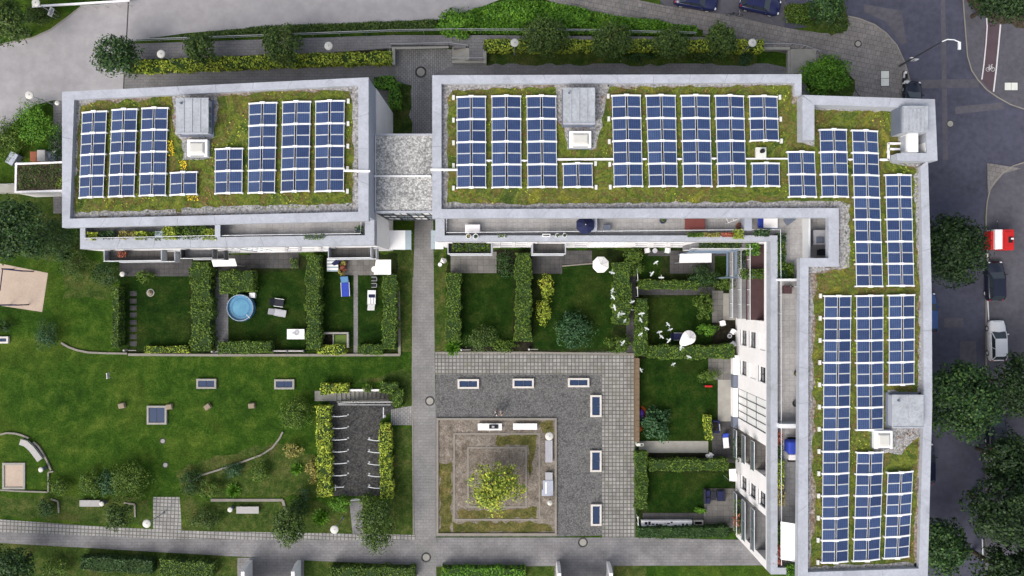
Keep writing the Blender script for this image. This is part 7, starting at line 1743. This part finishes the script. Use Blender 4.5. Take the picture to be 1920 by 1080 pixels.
# ------------------------------------------------------------------ two people by the planter
def person(label, px, py, face, top, legs, hair, h=1.68):
    c = P(px,py,.02); t = T('person', label, 'person', (c[0],c[1],.02)); t.rotation_euler = (0,0,face); s = h/1.7
    J = {'pel':(0,0,.95),'wst':(0,.0,1.08),'chs':(.01,0,1.28),'nek':(0,0,1.46),'hd0':(.01,0,1.54),
         'shL':(0,.18,1.40),'elL':(.06,.24,1.14),'wrL':(.22,.18,1.02),'shR':(0,-.18,1.40),'elR':(.02,-.25,1.13),'wrR':(.16,-.22,.94),
         'hpL':(0,.09,.92),'knL':(.03,.10,.50),'anL':(0,.10,.09),'toL':(.15,.11,.04),'hpR':(0,-.09,.92),'knR':(-.01,-.10,.50),'anR':(-.05,-.10,.09),'toR':(.10,-.12,.04)}
    rad = {'pel':.14,'wst':.125,'chs':.145,'nek':.055,'hd0':.06,'shL':.065,'elL':.045,'wrL':.032,'shR':.065,'elR':.045,'wrR':.032,'hpL':.085,'knL':.06,'anL':.045,'toL':.035,'hpR':.085,'knR':.06,'anR':.045,'toR':.035}
    E = [('pel','wst'),('wst','chs'),('chs','nek'),('nek','hd0'),('chs','shL'),('shL','elL'),('elL','wrL'),('chs','shR'),('shR','elR'),('elR','wrR'),('pel','hpL'),('hpL','knL'),('knL','anL'),('anL','toL'),('pel','hpR'),('hpR','knR'),('knR','anR'),('anR','toR')]
    def skinned(nm, keys, mat, k=1.0):
        ks = [q for q in J if q in keys]; me = bpy.data.meshes.new(nm); me.from_pydata([tuple(v*s for v in J[q]) for q in ks],[(ks.index(a),ks.index(b)) for a,b in E if a in keys and b in keys],[])
        o = bpy.data.objects.new(nm, me); COL.objects.link(o); o.parent = t; md = o.modifiers.new('skin','SKIN'); sv = me.skin_vertices[0].data
        for i,q in enumerate(ks): sv[i].radius = (rad[q]*k*s,)*2; sv[i].use_root = (i == 0)
        sb = o.modifiers.new('sub','SUBSURF'); sb.levels = 1; sb.render_levels = 2; me.materials.append(mat); return o
    body = skinned('body', set(J), M['skin'])
    skinned('top', {'wst','chs','shL','elL','shR','elR','pel'}, top, 1.14); skinned('trousers', {'pel','hpL','knL','anL','hpR','knR','anR'}, legs, 1.16)
    def loc(fn): 
        mb = MB(); fn(mb); L = Vector(t.location); mb.v = [(x*s+L.x,y*s+L.y,z*s+L.z) for x,y,z in mb.v]; return mb
    hd = loc(lambda m: m.sphere((.02,0,1.60),.095,.075,.115,14,10)).build('head', M['skin'], t, True)
    loc(lambda m: m.sphere((.115,0,1.59),.02,.014,.022,8,5)).build('nose', M['skin'], hd, True); 
    for v in (-1,1): loc(lambda m: m.sphere((.10,.03*v,1.615),.012,.014,.01,8,5)).build('eye', M['black'], hd); loc(lambda m: m.sphere((.015,.077*v,1.595),.02,.012,.03,8,5)).build('ear', M['skin'], hd)
    loc(lambda m: m.box(.108,.114,-.025,.025,1.545,1.553)).build('mouth', M['tail'], hd)
    loc(lambda m: (m.sphere((-.005,0,1.625),.11,.09,.115,14,8,0,-.1), m.sphere((-.07,0,1.52),.05,.075,.16,12,8))).build('hair', hair, t, True)
    for k_, v in (('wrL',1),('wrR',-1)):
        w_ = J[k_]; hnd = loc(lambda m: m.sphere((w_[0]+.05,w_[1],w_[2]-.03),.05,.02,.035,10,6)).build('hand', M['skin'], t, True)
        for i in range(5):
            a = (-.022+.011*i)
            def fg(m, i=i): m.tube([(w_[0]+.08,w_[1]+.004*i-.008,w_[2]-.03+a),(w_[0]+.115-.012*abs(i-2),w_[1]+.004*i-.008-v*.01,w_[2]-.045+a),(w_[0]+.135-.018*abs(i-2),w_[1]-v*.03,w_[2]-.06+a)],[.009,.008,.006],6) if i else m.tube([(w_[0]+.03,w_[1]-v*.01,w_[2]-.01),(w_[0]+.06,w_[1]-v*.04,w_[2]-.0),(w_[0]+.085,w_[1]-v*.045,w_[2]-.01)],[.011,.009,.007],6)
            loc(fg).build('finger', M['skin'], hnd)
    return t
person('standing person in a white shirt with black hair beside the planter kerb', 930,772,R(20),M['cloth_w'],M['jeans'],M['hair'])
person('standing person in a beige jacket beside the planter kerb', 941,771,R(195),M['cloth_g'],M['fabricg'],M['wood'])
# ------------------------------------------------------------------ porches of the houses across the path
def porch(label, x0, x1, y0, glass):
    t = T('porch', label, 'porch', (*P((x0+x1)/2,y0+20)[:2],0)); z = 2.6
    a = P(x0,y0,z); b = P(x1,y0,z)
    for x in (a[0],b[0]): MB().box(x-.17,x+.17,a[1]-3.2,a[1],0,z).build('side_wall', M['render'], t)
    MB().box(a[0]+.18,b[0]-.18,a[1]-3.2,a[1]-.9,z-.12,z-.04).build('glass_roof', M[glass], t); MB().box(a[0]+.18,b[0]-.18,a[1]-.89,a[1]-.8,z-.15,z).build('front_beam', M['metald'], t)
    for k in (.33,.66): MB().box(a[0]+(b[0]-a[0])*k-.03,a[0]+(b[0]-a[0])*k+.03,a[1]-3.2,a[1]-.9,z-.038,z+.02).build('glazing_bar', M['white'], t)
    for x in (a[0],b[0]): MB().hexa([(x-.17,a[1]+.002,0),(x+.17,a[1]+.002,0),(x+.17,a[1]+.35,0),(x-.17,a[1]+.35,0)],[(x-.17,a[1]+.002,z),(x+.17,a[1]+.002,z),(x+.17,a[1]+.35,1.2),(x-.17,a[1]+.35,1.2)]).build('buttress', M['render'], t)
porch('white glazed porch beyond the path near the green hedge block', 455,549,1072,'glassp')
porch('white glazed porch beyond the path near the glass doorstep', 1049,1146,1075,'glassp')
